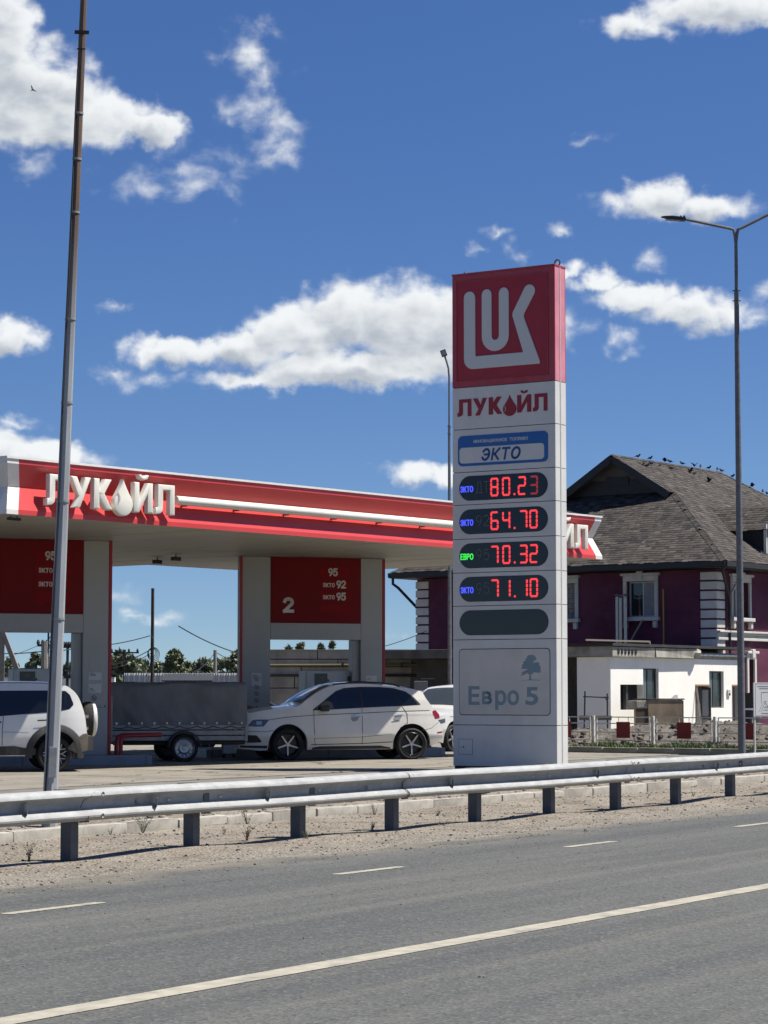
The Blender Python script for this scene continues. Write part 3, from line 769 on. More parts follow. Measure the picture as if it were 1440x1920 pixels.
for i in range(10):
    z1, z0 = zs_[i] - .006, zs_[i + 1] + .006
    red = i == 0
    k = MB(); k.bbox(0, PWID, 0, .02, z0, z1, b=.004); k.build('panel', M_PRED2 if red else M_PWHITE, pylon)
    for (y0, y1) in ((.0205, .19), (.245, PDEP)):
        k = MB(); k.bbox(PWID - .018, PWID, y0, y1, z0, z1, b=.004); k.build('side_panel', M_PLIT if red else M_PWHITE, pylon)
    k = MB(); k.bbox(0, .018, .0205, PDEP, z0, z1, b=.004); k.build('side_panel', M_PRED2 if red else M_PWHITE, pylon)
    k = MB(); k.bbox(0, PWID, PDEP + .001, PDEP + .02, z0, z1, b=.004); k.build('panel', M_PRED2 if red else M_PWHITE, pylon)
k = MB(); n = 8
k.grid([[(PWID - .016 + .026 * sin(pi * j / n), .195 + .046 * j / n, z) for j in range(n + 1)] for z in (.06, zs_[0])]); k.build('edge_trim', M_TRIM, pylon, smooth=60)
MB().box(-.008, PWID + .008, -.008, PDEP + .028, zs_[0] - .004, zs_[0] + .03).build('top_cap', M_PRED2, pylon)
MB().box(.10, PWID - .10, .06, PDEP - .06, -.05, .07).build('plinth', M_CORE, pylon)
k = MB(); R = T(PWID - .04, .2, zs_[0] + .085) @ Matrix.Rotation(pi / 2, 4, 'X')
k.lathe([(.055 + .014 * cos(2 * pi * j / 8), .014 * sin(2 * pi * j / 8)) for j in range(8)], 20, R, closed=True); k.build('lifting_eye', M_CORE, pylon, smooth=True)
k = MB(); k.lathe([(.028, 0), (.02, .04), (.004, .09)], 8, T(.16, .2, zs_[0] + .02)); k.build('cap_spike', M_CORE, pylon)
def flat(poly, name, m, y, d=.004, parent=pylon, bevel=0): return MB().prism(poly, y - d, y, bevel=bevel).build(name, m, parent)
def rrect(x0, x1, z0, z1, r, n=8):
    out = []
    for cx, cz, a0 in ((x1 - r, z0 + r, -90), (x1 - r, z1 - r, 0), (x0 + r, z1 - r, 90), (x0 + r, z0 + r, 180)):
        for j in range(n + 1): a = radians(a0 + 90 * j / n); out.append((cx + r * cos(a), cz + r * sin(a)))
    return out
# emblem panel: recessed-looking inner tray and the white emblem
q0 = pu(857, 528); lx0, lx1 = pu(857, 620)[0], pu(1027, 620)[0]; lz0, lz1 = pu(940, 709)[1], pu(940, 521)[1]
flat(rrect(lx0, lx1, lz0, lz1, .01, 2), 'emblem_field', M_PRED, -.001, .006)
for (a, b, c, d) in ((lx0, lx1, lz1, lz1 + .012), (lx0, lx1, lz0 - .012, lz0), (lx0 - .012, lx0, lz0, lz1), (lx1, lx1 + .012, lz0, lz1)):
    MB().box(a, b, -.02, 0, c, d).build('emblem_rim', M_PRED2, pylon)
def E5(x, y): return pu(820 + x / 5.143, 470 + y / 5.143)
w = .232
p = [E5(318, 450), E5(314, 1075), E5(905, 1040)]
legL, legB, legR = p
body = stroke([E5(318, 445), (E5(318, 445)[0], E5(318, 1085)[1])], w, cap='round')
bl = (E5(318, 445)[0], E5(560, 1075)[1])
L = []
# the L with its long foot and the kinked right-hand arm, as one outline
xL0, xL1 = E5(262, 700)[0], E5(370, 700)[0]; zT = E5(318, 395)[1]; r = (xL1 - xL0) / 2
zin, zout = E5(600, 1000)[1], E5(600, 1122)[1]
out = [(xL0, zT - r)]
for j in range(1, 8): a = pi - pi * j / 8; out.append(((xL0 + xL1) / 2 + r * cos(a), zT - r + r * sin(a)))
out += [(xL1, zT - r), (xL1, zin + .03), (xL1 + .01, zin + .008), (xL1 + .03, zin)]
out += [(E5(833, 985)[0], zin), (E5(735, 640)[0], E5(735, 650)[1]), (E5(728, 620)[0], E5(728, 625)[1]), (E5(735, 590)[0], E5(735, 590)[1])]
c = E5(892, 388); rr = r * .98; dv = Vector(E5(840, 400)) - Vector(E5(735, 590)); dv.normalize(); nv = Vector((-dv.y, dv.x)); cc = Vector(c)
for j in range(0, 9): a = pi * j / 8; out.append(tuple(cc + nv * rr * cos(a) + dv * rr * sin(a)))
out += [E5(845, 600), E5(838, 630), E5(845, 660), (E5(993, 1075)[0], zout + .05), (E5(993, 1085)[0], zout + .012), (E5(985, 1097)[0], zout)]
cx, cz, ro = xL0 + .20, zout + .20, .20
for j in range(0, 8): a = -pi / 2 - pi / 2 * j / 7; out.append((cx + ro * cos(a), cz + ro * sin(a)))
flat(out, 'emblem', M_INKW, -.008, .02, bevel=.006)
xa, xb, zt = E5(480, 400)[0], E5(645, 400)[0], E5(480, 372)[1]; zb = E5(565, 968)[1]; R0 = (xb - xa) / 2; wd = .215
path = [(xa, zt - wd / 2)] + [((xa + xb) / 2 + R0 * cos(pi + pi * j / 12), zb + wd / 2 + R0 + R0 * sin(pi + pi * j / 12)) for j in range(13)] + [(xb, zt - wd / 2)]
flat(stroke(path, wd, cap='round'), 'emblem', M_INKW, -.008, .02, bevel=.006)
# station name
wz = E5(600, 1560)[1]; x0 = E5(195, 1500)[0]; x1 = E5(1063, 1500)[0]; wh = .335
word, wl = station_word(wh); sx = (x1 - x0) / wl
for kind, poly, _ in word: flat([(x0 + a * sx, wz - .03 + b) for a, b in poly], 'letter', M_INKR, -.001, .008)
dr = [pq for kd, pq, _ in word if kd == 'drop'][0]; dxm = min(a for a, b in dr); 
flat([(x0 + (dxm + .03 + .016 * sin(pi * j / 6)) * sx, wz - .01 + .15 * j / 6) for j in range(7)] + [(x0 + (dxm + .03 + .028 * sin(pi * j / 6)) * sx, wz - .01 + .15 * j / 6) for j in range(6, -1, -1)], 'drop_glint', M_INKW, -.010, .002)
def words(txt, px, py, h, m, name='lettering', y=-.004, bold=0.0, shear=0.0, wpx=None, parent=pylon, f=pu, xs=1.0, depth=0.0):
    me = text_mesh(txt, h, bold, depth, m, shear); u0, z0 = f(px, py)
    if wpx:
        xs_ = [v.co.x for v in me.vertices]; tw = f(px + wpx, py)[0] - u0; k = tw / (max(xs_) - min(xs_)); me.transform(Matrix.Translation((-min(xs_), 0, 0))); me.transform(Matrix.Diagonal((k, 1, 1, 1)))
    return link(name, me, parent, (u0, y, z0))
# blue fuel plate
bx0, bx1 = pu(859, 850)[0], pu(1028, 850)[0]; zc = (zs_[2] + zs_[3]) / 2; bz0, bz1 = zc - .30, zc + .29
plate = flat(rrect(bx0, bx1, bz0, bz1, .10), 'fuel_plate', mat('plate_blue', (.012, .12, .42), .35), -.001, .006)
flat(rrect(bx0 + .035, bx1 - .085, bz0 + .055, zc + .06, .07), 'plate_field', M_PWHITE, -.0072, .002, plate)
stroke_text('ИННОВАЦИОННОЕ ТОПЛИВО', pu(889, 830)[0], zc + .145, .052, .0115, M_INKW, plate, -.0075, pu(990, 830)[0] - pu(889, 830)[0], gap=.3)
stroke_text('ЭКТО', pu(904, 860)[0], zc - .195, .20, .044, M_INKB, plate, -.0095, pu(973, 860)[0] - pu(904, 860)[0], gap=.34, slant=.2)
# lit price displays
SEG = {'0': 'abcdef', '1': 'bc', '2': 'abged', '3': 'abgcd', '4': 'fgbc', '6': 'afgedc', '7': 'abc', '8': 'abcdefg'}
def digit(ch, x, z, w, h, m, parent):
    k = MB(); t = .037; g = .005; mid = h / 2
    def hb(zc): k.prism([(x + g + t * .2, zc), (x + t * .6 + g, zc + t / 2), (x + w - t * .6 - g, zc + t / 2), (x + w - g - t * .2, zc), (x + w - t * .6 - g, zc - t / 2), (x + t * .6 + g, zc - t / 2)], -.009, -.006)
    def vb(xc, z0, z1):
        zm = (z0 + z1) / 2
        for a, b in ((z0 + g, zm - .004), (zm + .004, z1 - g)):
            k.prism([(xc, a), (xc - t / 2, a + t * .35), (xc - t / 2, b), (xc + t / 2, b), (xc + t / 2, a + t * .35)], -.009, -.006)
    for s in SEG[ch]:
        if s == 'a': hb(z + h - t / 2)
        if s == 'g': hb(z + mid)
        if s == 'd': hb(z + t / 2)
        if s == 'b': vb(x + w - t / 2, z + mid, z + h - t / 2)
        if s == 'c': vb(x + w - t / 2, z + t / 2, z + mid)
        if s == 'f': vb(x + t / 2, z + mid, z + h - t / 2)
        if s == 'e': vb(x + t / 2, z + t / 2, z + mid)
    return k.build('digit', m, parent)
ROWS = [('ЭКТО', M_LEDB, 'ДТ', '80.23'), ('ЭКТО', M_LEDB, '92', '64.70'), ('ЕВРО', M_LEDG, '95', '70.32'), ('ЭКТО', M_LEDB, '95', '71.10'), None]
dx0, dx1 = pu(862, 1000)[0], pu(1027, 1000)[0]
for i, row in enumerate(ROWS):
    zc = (zs_[3 + i] + zs_[4 + i]) / 2; hh = .232
    MB().prism(rrect(dx0 - .008, dx1 + .008, zc - hh - .008, zc + hh + .008, hh + .007, 12), -.003, -.0005).build('display_rim', M_GAP, pylon)
    disp = MB().prism(rrect(dx0, dx1, zc - hh, zc + hh, hh - .001, 12), -.0055, -.0032).build('display', M_GLASS_D, pylon)
    if not row: continue
    lab, lm, grade, price = row
    def fz(px, py, zc=zc): return (pu(px, 1000)[0], zc - .075)
    stroke_text(lab, fz(864.5, 0)[0], zc - .065, .10, .02, lm, disp, -.006, fz(887, 0)[0] - fz(864.5, 0)[0], gap=.3)
    def fg(px, py, zc=zc): return (pu(px, 1000)[0], zc - .09)
    stroke_text(grade, fg(893.5, 0)[0], zc - .09, .205, .011, M_DIMTXT, disp, -.006, fg(917, 0)[0] - fg(893.5, 0)[0], gap=.28)
    for ch, px in zip(price, (920, 942, 963.5, 971.5 if i == 0 else 974, 994 if i == 0 else 993)):
        x = pu(px, 1000)[0]
        if ch == '.': MB().prism(rrect(x, x + .04, zc - .175, zc - .135, .015, 4), -.009, -.006).build('decimal_point', M_LEDR, disp)
        else: digit(ch, x, zc - .18, .178, .36, M_LEDR_DIM if (i == 0 and px == 994) else M_LEDR, disp)
# Euro 5 panel
ex0, ex1 = pu(862, 1280)[0], pu(1031, 1280)[0]; ez0, ez1 = pu(950, 1340)[1], pu(950, 1217)[1]
MB().prism(rrect(ex0 - .012, ex1 + .012, ez0 - .014, ez1 + .012, .075), -.003, -.0005).build('lightbox_gap', M_GAP, pylon)
box5 = MB().prism(rrect(ex0, ex1, ez0, ez1, .07), -.012, -.0032, bevel=.004).build('lightbox', mat('lightbox_face', (.60, .585, .56), .4, var=.08, vscale=1.3), pylon)
for ch, pxa, wp in (('Е', 879, 21), ('р', 929, 21), ('о', 952, 22), ('5', 986, 24)): words(ch, pxa, 1320.5, .33, M_EVRO, 'letter', y=-.0135, bold=.013, wpx=wp, parent=box5)
vx, vz = pu(907, 1320.5); stroke_text('В', vx, vz + .028, .19, .056, M_EVRO, box5, -.0125, .16)
def E7(x, y): return pu(820 + x / 5.143, 1120 + y / 5.143)
tree = [(890, 795), (892, 745), (870, 730), (830, 752), (800, 757), (825, 738), (815, 722), (850, 708), (880, 692), (840, 690), (810, 692), (825, 668), (815, 660), (835, 638), (830, 622), (860, 605), (850, 595), (872, 580), (866, 570), (885, 556), (935, 556), (945, 572), (960, 585), (955, 602), (935, 612), (925, 632), (960, 625), (988, 632), (985, 655), (1000, 668), (995, 690), (1005, 702), (985, 712), (1015, 718), (975, 728), (940, 722), (905, 745), (908, 795)]
flat([E7(*q) for q in tree], 'tree_emblem', M_EVRO, -.0125, .002, box5)
flat([E7(800, 804), E7(900, 792), E7(990, 796), E7(990, 802), E7(900, 799)], 'ground_emblem', M_EVRO, -.0125, .002, box5)
ax0, ax1 = pu(860, 1400)[0], pu(886, 1400)[0]; az0, az1 = pu(870, 1414)[1], pu(870, 1386)[1]
MB().box(ax0 - .006, ax1 + .006, -.002, -.0005, az0 - .006, az1 + .006).build('hatch_gap', M_GAP, pylon)
MB().bbox(ax0, ax1, -.006, -.0022, az0, az1, b=.002).build('hatch', M_PWHITE, pylon)
k = MB(); zc = (az0 + az1) / 2; k.prism([(ax0 + .09, zc - .02), (ax0 + .13, zc - .02), (ax0 + .11, zc + .02)], -.008, -.0062); k.lathe([(0, -.0), (.01, 0)], 8, T(ax0 + .05, -.0072, zc - .01) @ Matrix.Rotation(pi / 2, 4, 'X')); k.build('hatch_mark', M_GAP, pylon)

# ------------------------------------------------------------------ canopy (local x along the lit fascia, y back from it)
ZS = 4.80                                           # underside of the canopy
CA = gp(12, 963, ZS); CB = gp(1129, 1049, ZS); CLEN = (CB - CA).length; CROT = atan2(CB.y - CA.y, CB.x - CA.x)
CX = Vector((cos(CROT), sin(CROT), 0)); CN = Vector((-sin(CROT), cos(CROT), 0))
cc_ = gp(277, 1059, ZS) - CA; CDEP, CXC = cc_.dot(CN), cc_.dot(CX)
print('CANOPY', CA, CLEN, math.degrees(CROT), CDEP, CXC)
canopy = thing('station_canopy', 'long fuel station canopy with red fascia, white tube and raised white letters', 'canopy', (CA.x, CA.y, 0), CROT)
M_FRED = mat('fascia_red', (.62, .062, .066), .36, var=.05, vscale=.8, dirt=((.35, .03, .03), .25, .6))
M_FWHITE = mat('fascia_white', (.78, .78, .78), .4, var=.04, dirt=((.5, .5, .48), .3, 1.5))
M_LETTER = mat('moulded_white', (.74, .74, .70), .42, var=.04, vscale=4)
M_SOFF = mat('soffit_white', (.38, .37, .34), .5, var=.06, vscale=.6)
M_ROOF = mat('roof_grey', (.30, .30, .30), .8)
FP = [(.0, .0), (.0, .085), (.165, .50), (.165, .515), (.15, .525), (.012, .90), (.012, .985)]
def fx(o): return o
def fascia(x0, x1, name, m, m0=True, m1=True):
    k = MB(); rows = []
    for (o, z) in FP: rows.append([(x0 + (o if m0 else 0), o, ZS + z), (x1 - (o if m1 else 0), o, ZS + z)])
    k.grid(rows); return k.build(name, m, canopy, fix=False)
E_ = .27
fascia(E_, CLEN - E_, 'fascia', M_FRED); 
def end_strip(a, b, sgn):
    k = MB(); k.grid([[(a + sgn * o, o - .004, ZS + z), (b + sgn * o, o - .004, ZS + z)] for o, z in FP]); return k.build('end_strip', M_FWHITE, canopy, fix=False)
end_strip(0, E_, 1); end_strip(CLEN - E_, CLEN, -1)
k = MB(); Yb = 24
k.grid([[(o, o, ZS + z), (o, Yb, ZS + z)] for o, z in FP]); k.build('side_fascia', M_FWHITE, canopy, fix=False)
k = MB(); k.grid([[(CLEN - o, o, ZS + z), (CLEN - o, CDEP - o, ZS + z)] for o, z in FP]); k.build('side_fascia', M_FWHITE, canopy, fix=False)
k = MB(); k.grid([[(CLEN - o, CDEP - o, ZS + z), (CXC - o, CDEP - o, ZS + z), (CXC - o, Yb, ZS + z)] for o, z in FP]); k.build('back_fascia', M_FRED, canopy, fix=False)
k = MB(); k.box(-.012, CLEN + .012, -.012, .10, ZS + .985, ZS + 1.025); k.box(-.012, .10, .10, Yb, ZS + .985, ZS + 1.025); k.box(CLEN - .10, CLEN + .012, .10, CDEP, ZS + .985, ZS + 1.025); k.build('cap_strip', M_FWHITE, canopy)
k = MB(); k.box(.05, CLEN - .05, .10, CDEP - .05, ZS + .80, ZS + .97); k.box(.05, CXC - .05, CDEP - .05, Yb, ZS + .80, ZS + .97); k.build('roof_deck', M_ROOF, canopy)
MB().box(.004, CLEN - .004, .004, CDEP - .004, ZS + .03, ZS + .04).build('soffit_frame', mat('soffit_joint', (.05, .05, .05), .8), canopy)
MB().box(.004, CXC - .01, CDEP, Yb, ZS + .03, ZS + .04).build('soffit_frame', MATS['soffit_joint'], canopy)
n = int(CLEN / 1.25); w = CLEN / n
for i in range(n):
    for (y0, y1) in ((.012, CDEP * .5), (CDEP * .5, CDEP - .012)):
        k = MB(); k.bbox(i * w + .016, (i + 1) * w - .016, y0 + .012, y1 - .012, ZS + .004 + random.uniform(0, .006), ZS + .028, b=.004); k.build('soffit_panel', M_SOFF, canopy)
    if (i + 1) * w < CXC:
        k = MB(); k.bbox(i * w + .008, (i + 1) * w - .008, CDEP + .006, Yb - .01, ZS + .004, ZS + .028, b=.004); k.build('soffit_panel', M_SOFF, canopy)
def cu(px, py): return plane_uv(px, py, CA - CN * .13, CX, CN)
# raised letters, one object each
def sign_word(x0, x1, zb, h):
    word, wl = station_word(h); sx = (x1 - x0) / wl
    for kind, poly, _ in word:
        pts = [(x0 + a * sx, zb + b) for a, b in poly]
        MB().prism(pts, -.15, -.045, bevel=.032 if kind != 'accent' else .02).build('letter' if kind != 'drop' else 'drop_emblem', M_LETTER, canopy, smooth=25)
        if kind == 'drop':
            xm = min(a for a, b in pts)
            gl = [(xm + .075 + .02 * sin(pi * j / 6), zb + .10 + .26 * j / 6) for j in range(7)] + [(xm + .075 + .075 * sin(pi * j / 6), zb + .10 + .26 * j / 6) for j in range(6, -1, -1)]
            MB().prism(gl, -.155, -.149).build('drop_glint', mat('glint_grey', (.42, .38, .38), .5), canopy)
wx0, wx1 = cu(87, 930)[0], cu(327, 930)[0]; zb = ZS + .195; LH = .565
sign_word(wx0, wx1, zb, LH)
rx1 = cu(1102, 1000)[0]; sign_word(rx1 - (wx1 - wx0), rx1, zb, LH)
tx0, tx1 = cu(337, 940)[0], rx1 - (wx1 - wx0) - .25
k = MB(); k.tube([(tx0, -.02, ZS + .50), ((tx0 + tx1) / 2, -.02, ZS + .50), (tx1, -.02, ZS + .50)], .085, 18); k.build('light_tube', M_LETTER, canopy, smooth=40)
x = tx0 + .3
while x < tx1:
    MB().box(x - .02, x + .02, -.02, .19, ZS + .40, ZS + .425).build('tube_bracket', mat('bracket_dark', (.10, .05, .05), .7), canopy); x += 1.45
for px, py in ((295, 1046), (330, 1040)):
    g = gp(px, py, ZS); l = g - CA; cx_, cy_ = l.dot(CX), l.dot(CN)
    k = MB(); k.bbox(cx_ - .12, cx_ + .12, cy_ - .05, cy_ + .05, ZS - .14, ZS - .05, b=.01); k.tube([(cx_, cy_, ZS - .06), (cx_, cy_, ZS + .01)], .015, 8); k.build('camera_housing', M_LAMP, canopy)
for px, py in ((20, 968), (32, 969)):
    g = gp(px, py, ZS); l = g - CA; cx_, cy_ = l.dot(CX), l.dot(CN)
    k = MB(); k.bbox(cx_ - .07, cx_ + .07, cy_ - .03, cy_ + .03, ZS - .07, ZS - .02, b=.008); k.tube([(cx_, cy_, ZS - .02), (cx_, cy_, ZS + .01)], .012, 8); k.build('camera_housing', M_LAMP, canopy)

# ------------------------------------------------------------------ column portals with price boards
P2L, P2R = gp(450, 1043, ZS), gp(722, 1048.5, ZS); PW = (P2R - P2L).length; PA = atan2(P2R.y - P2L.y, P2R.x - P2L.x)
print('PORTAL', P2L, P2R, PW, math.degrees(PA))
H = ZS - STN
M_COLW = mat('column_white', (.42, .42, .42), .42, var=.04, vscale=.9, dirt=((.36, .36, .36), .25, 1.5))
M_BRED = mat('board_red', (.20, .006, .008), .6, spec=.2, var=.04, vscale=1); M_PILL = mat('pill_red', (.26, .003, .005), .6, spec=.2); M_TRED = mat('trim_red', (.40, .012, .022), .4)
M_TXTW = mat('board_lettering', (.70, .68, .66), .5); M_STK = mat('sticker_ink', (.07, .075, .085), .6); M_PAPER = mat('notice_paper', (.64, .645, .65), .6)
def ring(cx, cz, r, w, parent, y, slash=True):
    k = MB(); n = 18
    k.grid([[(cx + rr * cos(2 * pi * j / n), y, cz + rr * sin(2 * pi * j / n)) for j in range(n + 1)] for rr in (r - w, r)])
    if slash: k.prism(stroke([(cx - r * .6, cz + r * .6), (cx + r * .6, cz - r * .6)], w), y - .0006, y - .0003)
    k.prism(stroke([(cx - r * .35, cz - r * .1), (cx + r * .4, cz - r * .05)], w * 1.3), y - .001, y - .0007)
    return k.build('safety_sign', M_STK, parent)
def portal(origin, label, num, col_notices):
    p = thing('column_portal', label, 'portal', (origin.x, origin.y, STN), PA, 'canopy column portals')
    cw = .74; rx = PW - .60
    for a, b in ((.065, cw), (rx, PW - .065)):
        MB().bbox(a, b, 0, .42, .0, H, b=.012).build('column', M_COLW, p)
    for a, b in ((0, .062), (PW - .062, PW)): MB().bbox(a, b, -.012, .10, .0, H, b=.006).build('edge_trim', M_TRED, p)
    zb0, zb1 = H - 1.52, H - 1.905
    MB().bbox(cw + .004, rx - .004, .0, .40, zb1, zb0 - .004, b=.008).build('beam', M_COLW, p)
    board = MB().bbox(cw + .004, rx - .004, -.012, .40, zb0, H, b=.008).build('price_board', M_BRED, p)
    MB().bbox(rx - .17, rx - .004, .12, .40, .0, zb1 - .003, b=.01).build('service_post', M_COLW, p)
    bw = rx - cw; px0, px1 = cw + bw * .53, cw + bw * .885
    for i, (a, b) in enumerate((('', '95'), ('ЭКТО', '92'), ('ЭКТО', '95'), None or ('', ''))):
        zc = H - .335 - .283 * i; hh = .112
        pl = MB().prism(rrect(px0, px1, zc - hh, zc + hh, hh - .002, 8), -.020, -.013).build('grade_plate', M_PILL, board)
        if b:
            nx = px0 + .24 if not a else px0 + .44
            stroke_text(b, nx, zc - .07, .15, .036, M_TXTW, pl, -.0205, .20)
        if a: stroke_text(a, px0 + .105, zc - .055, .080, .019, M_TXTW, pl, -.0205, .27, gap=.36)
    if num: stroke_text(num, cw + bw * .15, zb0 + .27, .28, .075, M_TXTW, board, -.013, .19)
    for f in col_notices: f(p)
    return p
def notes2(p):
    xc = .41
    MB().box(xc - .12, xc + .12, -.003, -.001, 1.62, 1.92).build('notice', M_PAPER, p)
    for j in range(3): MB().box(xc - .10, xc + (.02, .05, .10)[j], -.0045, -.0032, 1.86 - .035 * j, 1.872 - .035 * j).build('notice_line', M_STK, p)
    for j, py in enumerate((1274.5, 1287.5, 1300.5, 1313.5)):
        ring(xc, hz(py, P2L.y) - STN, .052, .012, p, -.003)
    zt = hz(1327, P2L.y) - STN; MB().prism([(xc - .055, zt - .045), (xc + .055, zt - .045), (xc, zt + .05)], -.003, -.001).build('safety_sign', M_STK, p)
    xr = PW - .34
    nt = MB().box(xr - .13, xr + .13, -.003, -.001, 1.48, 1.86).build('notice', M_PAPER, p)
    for j in range(3): ring(xr - .08 + .08 * j, 1.60, .034, .007, nt, -.004, False)
    for j in range(2): MB().box(xr - .11, xr + (.0, -.03)[j], -.0045, -.0032, 1.80 - .03 * j, 1.808 - .03 * j).build('notice_line', M_STK, nt)
def notes1(p):
    xc = PW - .34; Yc = P1.y
    def z(py): return hz(py, Yc) - STN
    for (a, b, c, d) in ((-.135, -.130, z(1258), z(1220)), (.130, .135, z(1258), z(1220)), (-.135, .135, z(1220) - .004, z(1220)), (-.135, .135, z(1258), z(1258) + .004)):
        MB().box(xc + a, xc + b, -.003, -.001, c, d).build('hatch_seam', mat('seam_grey', (.40, .41, .42), .6), p)
    nt = MB().box(xc - .135, xc + .135, -.003, -.001, z(1299), z(1260)).build('notice', M_PAPER, p)
    for j in range(3): ring(xc - .085 + .085 * j, z(1278), .038, .008, nt, -.004, False)
    for j, (py, e) in enumerate(((1262, -.03), (1264.2, .02), (1266.2, .01), (1291, -.04), (1293.5, -.02), (1296, 0.01))): MB().box(xc - .115, xc + e, -.0045, -.0032, z(py), z(py) + .010).build('notice_line', M_STK, nt)
    MB().box(xc + .06, xc + .11, -.0045, -.0032, z(1297), z(1291)).build('notice_line', M_PAPER, nt)
    ring(xc - .02, z(1309), .055, .014, p, -.003)
    for j in range(2): MB().box(xc + .05, xc + (.12, .17)[j], -.003, -.001, z(1324 + 3.5 * j), z(1324 + 3.5 * j) + .008).build('notice_line', M_STK, p)
    k = MB(); k.lathe([(0, 0), (.02, 0)], 12, T(xc + .21, -.003, z(1325)) @ Matrix.Rotation(pi / 2, 4, 'X')); k.build('button', M_STK, p)
P1R = gp(211, 1014.5, ZS); P1 = P1R - Vector((cos(PA), sin(PA), 0)) * PW
portal(P2L, 'white column portal with red price board numbered 2 behind the white crossover', '2', [notes2])
portal(P1, 'white column portal with red price board at the left, partly hidden by the pole', None, [notes1])

# ------------------------------------------------------------------ pump islands, dispensers, hoop guard
M_ISL = mat('island_kerb', (.26, .29, .34), .5, var=.1, vscale=3, dirt=((.2, .2, .2), .4, 2))
def island(origin, x0, x1, label):
    o = thing('pump_island', label, 'kerb', (origin.x, origin.y, STN), PA, 'raised pump islands')
    n = max(1, int((x1 - x0) / 2.2)); w = (x1 - x0) / n
    for i in range(n):
        MB().bbox(x0 + i * w + .004, x0 + (i + 1) * w - .004, -1.0, -.86, -.02, .20, b=.02).build('kerb_stone', M_ISL, o)
        MB().bbox(x0 + i * w + .004, x0 + (i + 1) * w - .004, 1.15, 1.29, -.02, .20, b=.02).build('kerb_stone', M_ISL, o)
    MB().bbox(x1 + .002, x1 + .14, -.98, 1.27, -.02, .199, b=.02).build('kerb_stone', M_ISL, o)
    MB().bbox(x0 - .14, x0 - .002, -.98, 1.27, -.02, .199, b=.02).build('kerb_stone', M_ISL, o)
    MB().box(x0, x1, -.86, 1.15, .02, .188).build('paving', M_CONC, o)
    return o
island(P1, -1.0, PW + .5, 'raised pump island with blue-grey kerb under the left column portal')
island(P2L, -.9, PW + 1.0, 'raised pump island behind the white crossover')
M_DISP = mat('dispenser_white', (.60, .61, .62), .4, var=.03)
def dispenser(origin, x0, x1, sx0, sx1, label, zt):
    d = thing('fuel_dispenser', label, 'fuel pump', (origin.x, origin.y, STN + .19), PA, 'fuel dispensers')
    b = MB().bbox(x0, x1, .34, .88, 0, zt, b=.025).build('cabinet', M_DISP, d)
    MB().bbox(x0 + .02, x0 + (x1 - x0) * .52, .325, .36, zt - .62, zt - .02, b=.008).build('head_panel', M_DISP, d)
    s = MB().bbox(sx0, sx1, .312, .33, zt - .34, zt - .06, b=.006).build('screen', M_GLASS_D, d)
    MB().box(sx0 + .10, sx0 + .19, .3095, .3112, zt - .16, zt - .11).build('readout', M_DIMTXT, s)
    k = MB(); xm = (sx0 + sx1) / 2; k.tube([(xm + .02, .32, zt - .34), (xm + .02, .30, zt - .48), (xm + .03, .30, zt - .52)], .012, 8); k.bbox(sx1 + .01, sx1 + .035, .30, .33, zt - .24, zt - .2, b=.004); k.build('card_reader', M_LAMP, d)
    k = MB(); k.tube([(x1 - .06, .30, .3), (x1 + .02, .22, .28), (x1 + .03, .2, .8), (x1 - .03, .25, zt - .25)], .018, 8); k.build('hose', M_LAMP, d, smooth=True)
    k = MB(); k.bbox(x1 - .10, x1 - .03, .24, .34, zt - .30, zt - .12, b=.01); k.build('nozzle', M_LAMP, d)
    return d
O2 = P2L; zt2 = hz(1258, P2L.y + .9) - STN - .19
dl = 0.9
def lx(px, o, dy):                                   # local x on the portal frame of a pixel column, dy behind its face
    n = Vector((-sin(PA), cos(PA), 0)); O = Vector((o.x, o.y, STN)) + n * dy
    return plane_uv(px, 1280, O, Vector((cos(PA), sin(PA), 0)), n)[0]
dispenser(O2, lx(573, O2, .34), lx(659, O2, .34), lx(590, O2, .32), lx(614, O2, .32), 'white fuel dispenser with black screen inside the portal numbered 2', zt2)
zt1 = hz(1254, P1R.y + .2) - STN - .19
dispenser(P1, lx(24, P1, .34), lx(112, P1, .34), lx(37, P1, .32), lx(66, P1, .32), 'white fuel dispenser with black screen at the far left behind the parked off-roader', zt1)
hg = thing('hoop_guard', 'red bent-pipe hoop guard at the end of the left pump island', 'guard rail', (P1R.x, P1R.y, STN), PA)
k = MB(); zt_ = hz(1379, 48.6) - STN; r0 = .16
pth = []
for (yy, sg) in ((-.30, 1), (.10, -1)):
    leg = [(.14, yy, .15), (.14, yy, zt_ - .13), (.165, yy, zt_ - .05), (.25, yy, zt_), (.85, yy, zt_ + .01)]
    pth += leg if sg > 0 else leg[::-1]
    if sg > 0: pth += [(.98, -.26, zt_ + .01), (1.03, -.10, zt_ + .01), (.98, .06, zt_ + .01)]
k.tube(pth, .045, 10); k.build('pipe', mat('hoop_red', (.36, .015, .022), .4), hg, smooth=True)

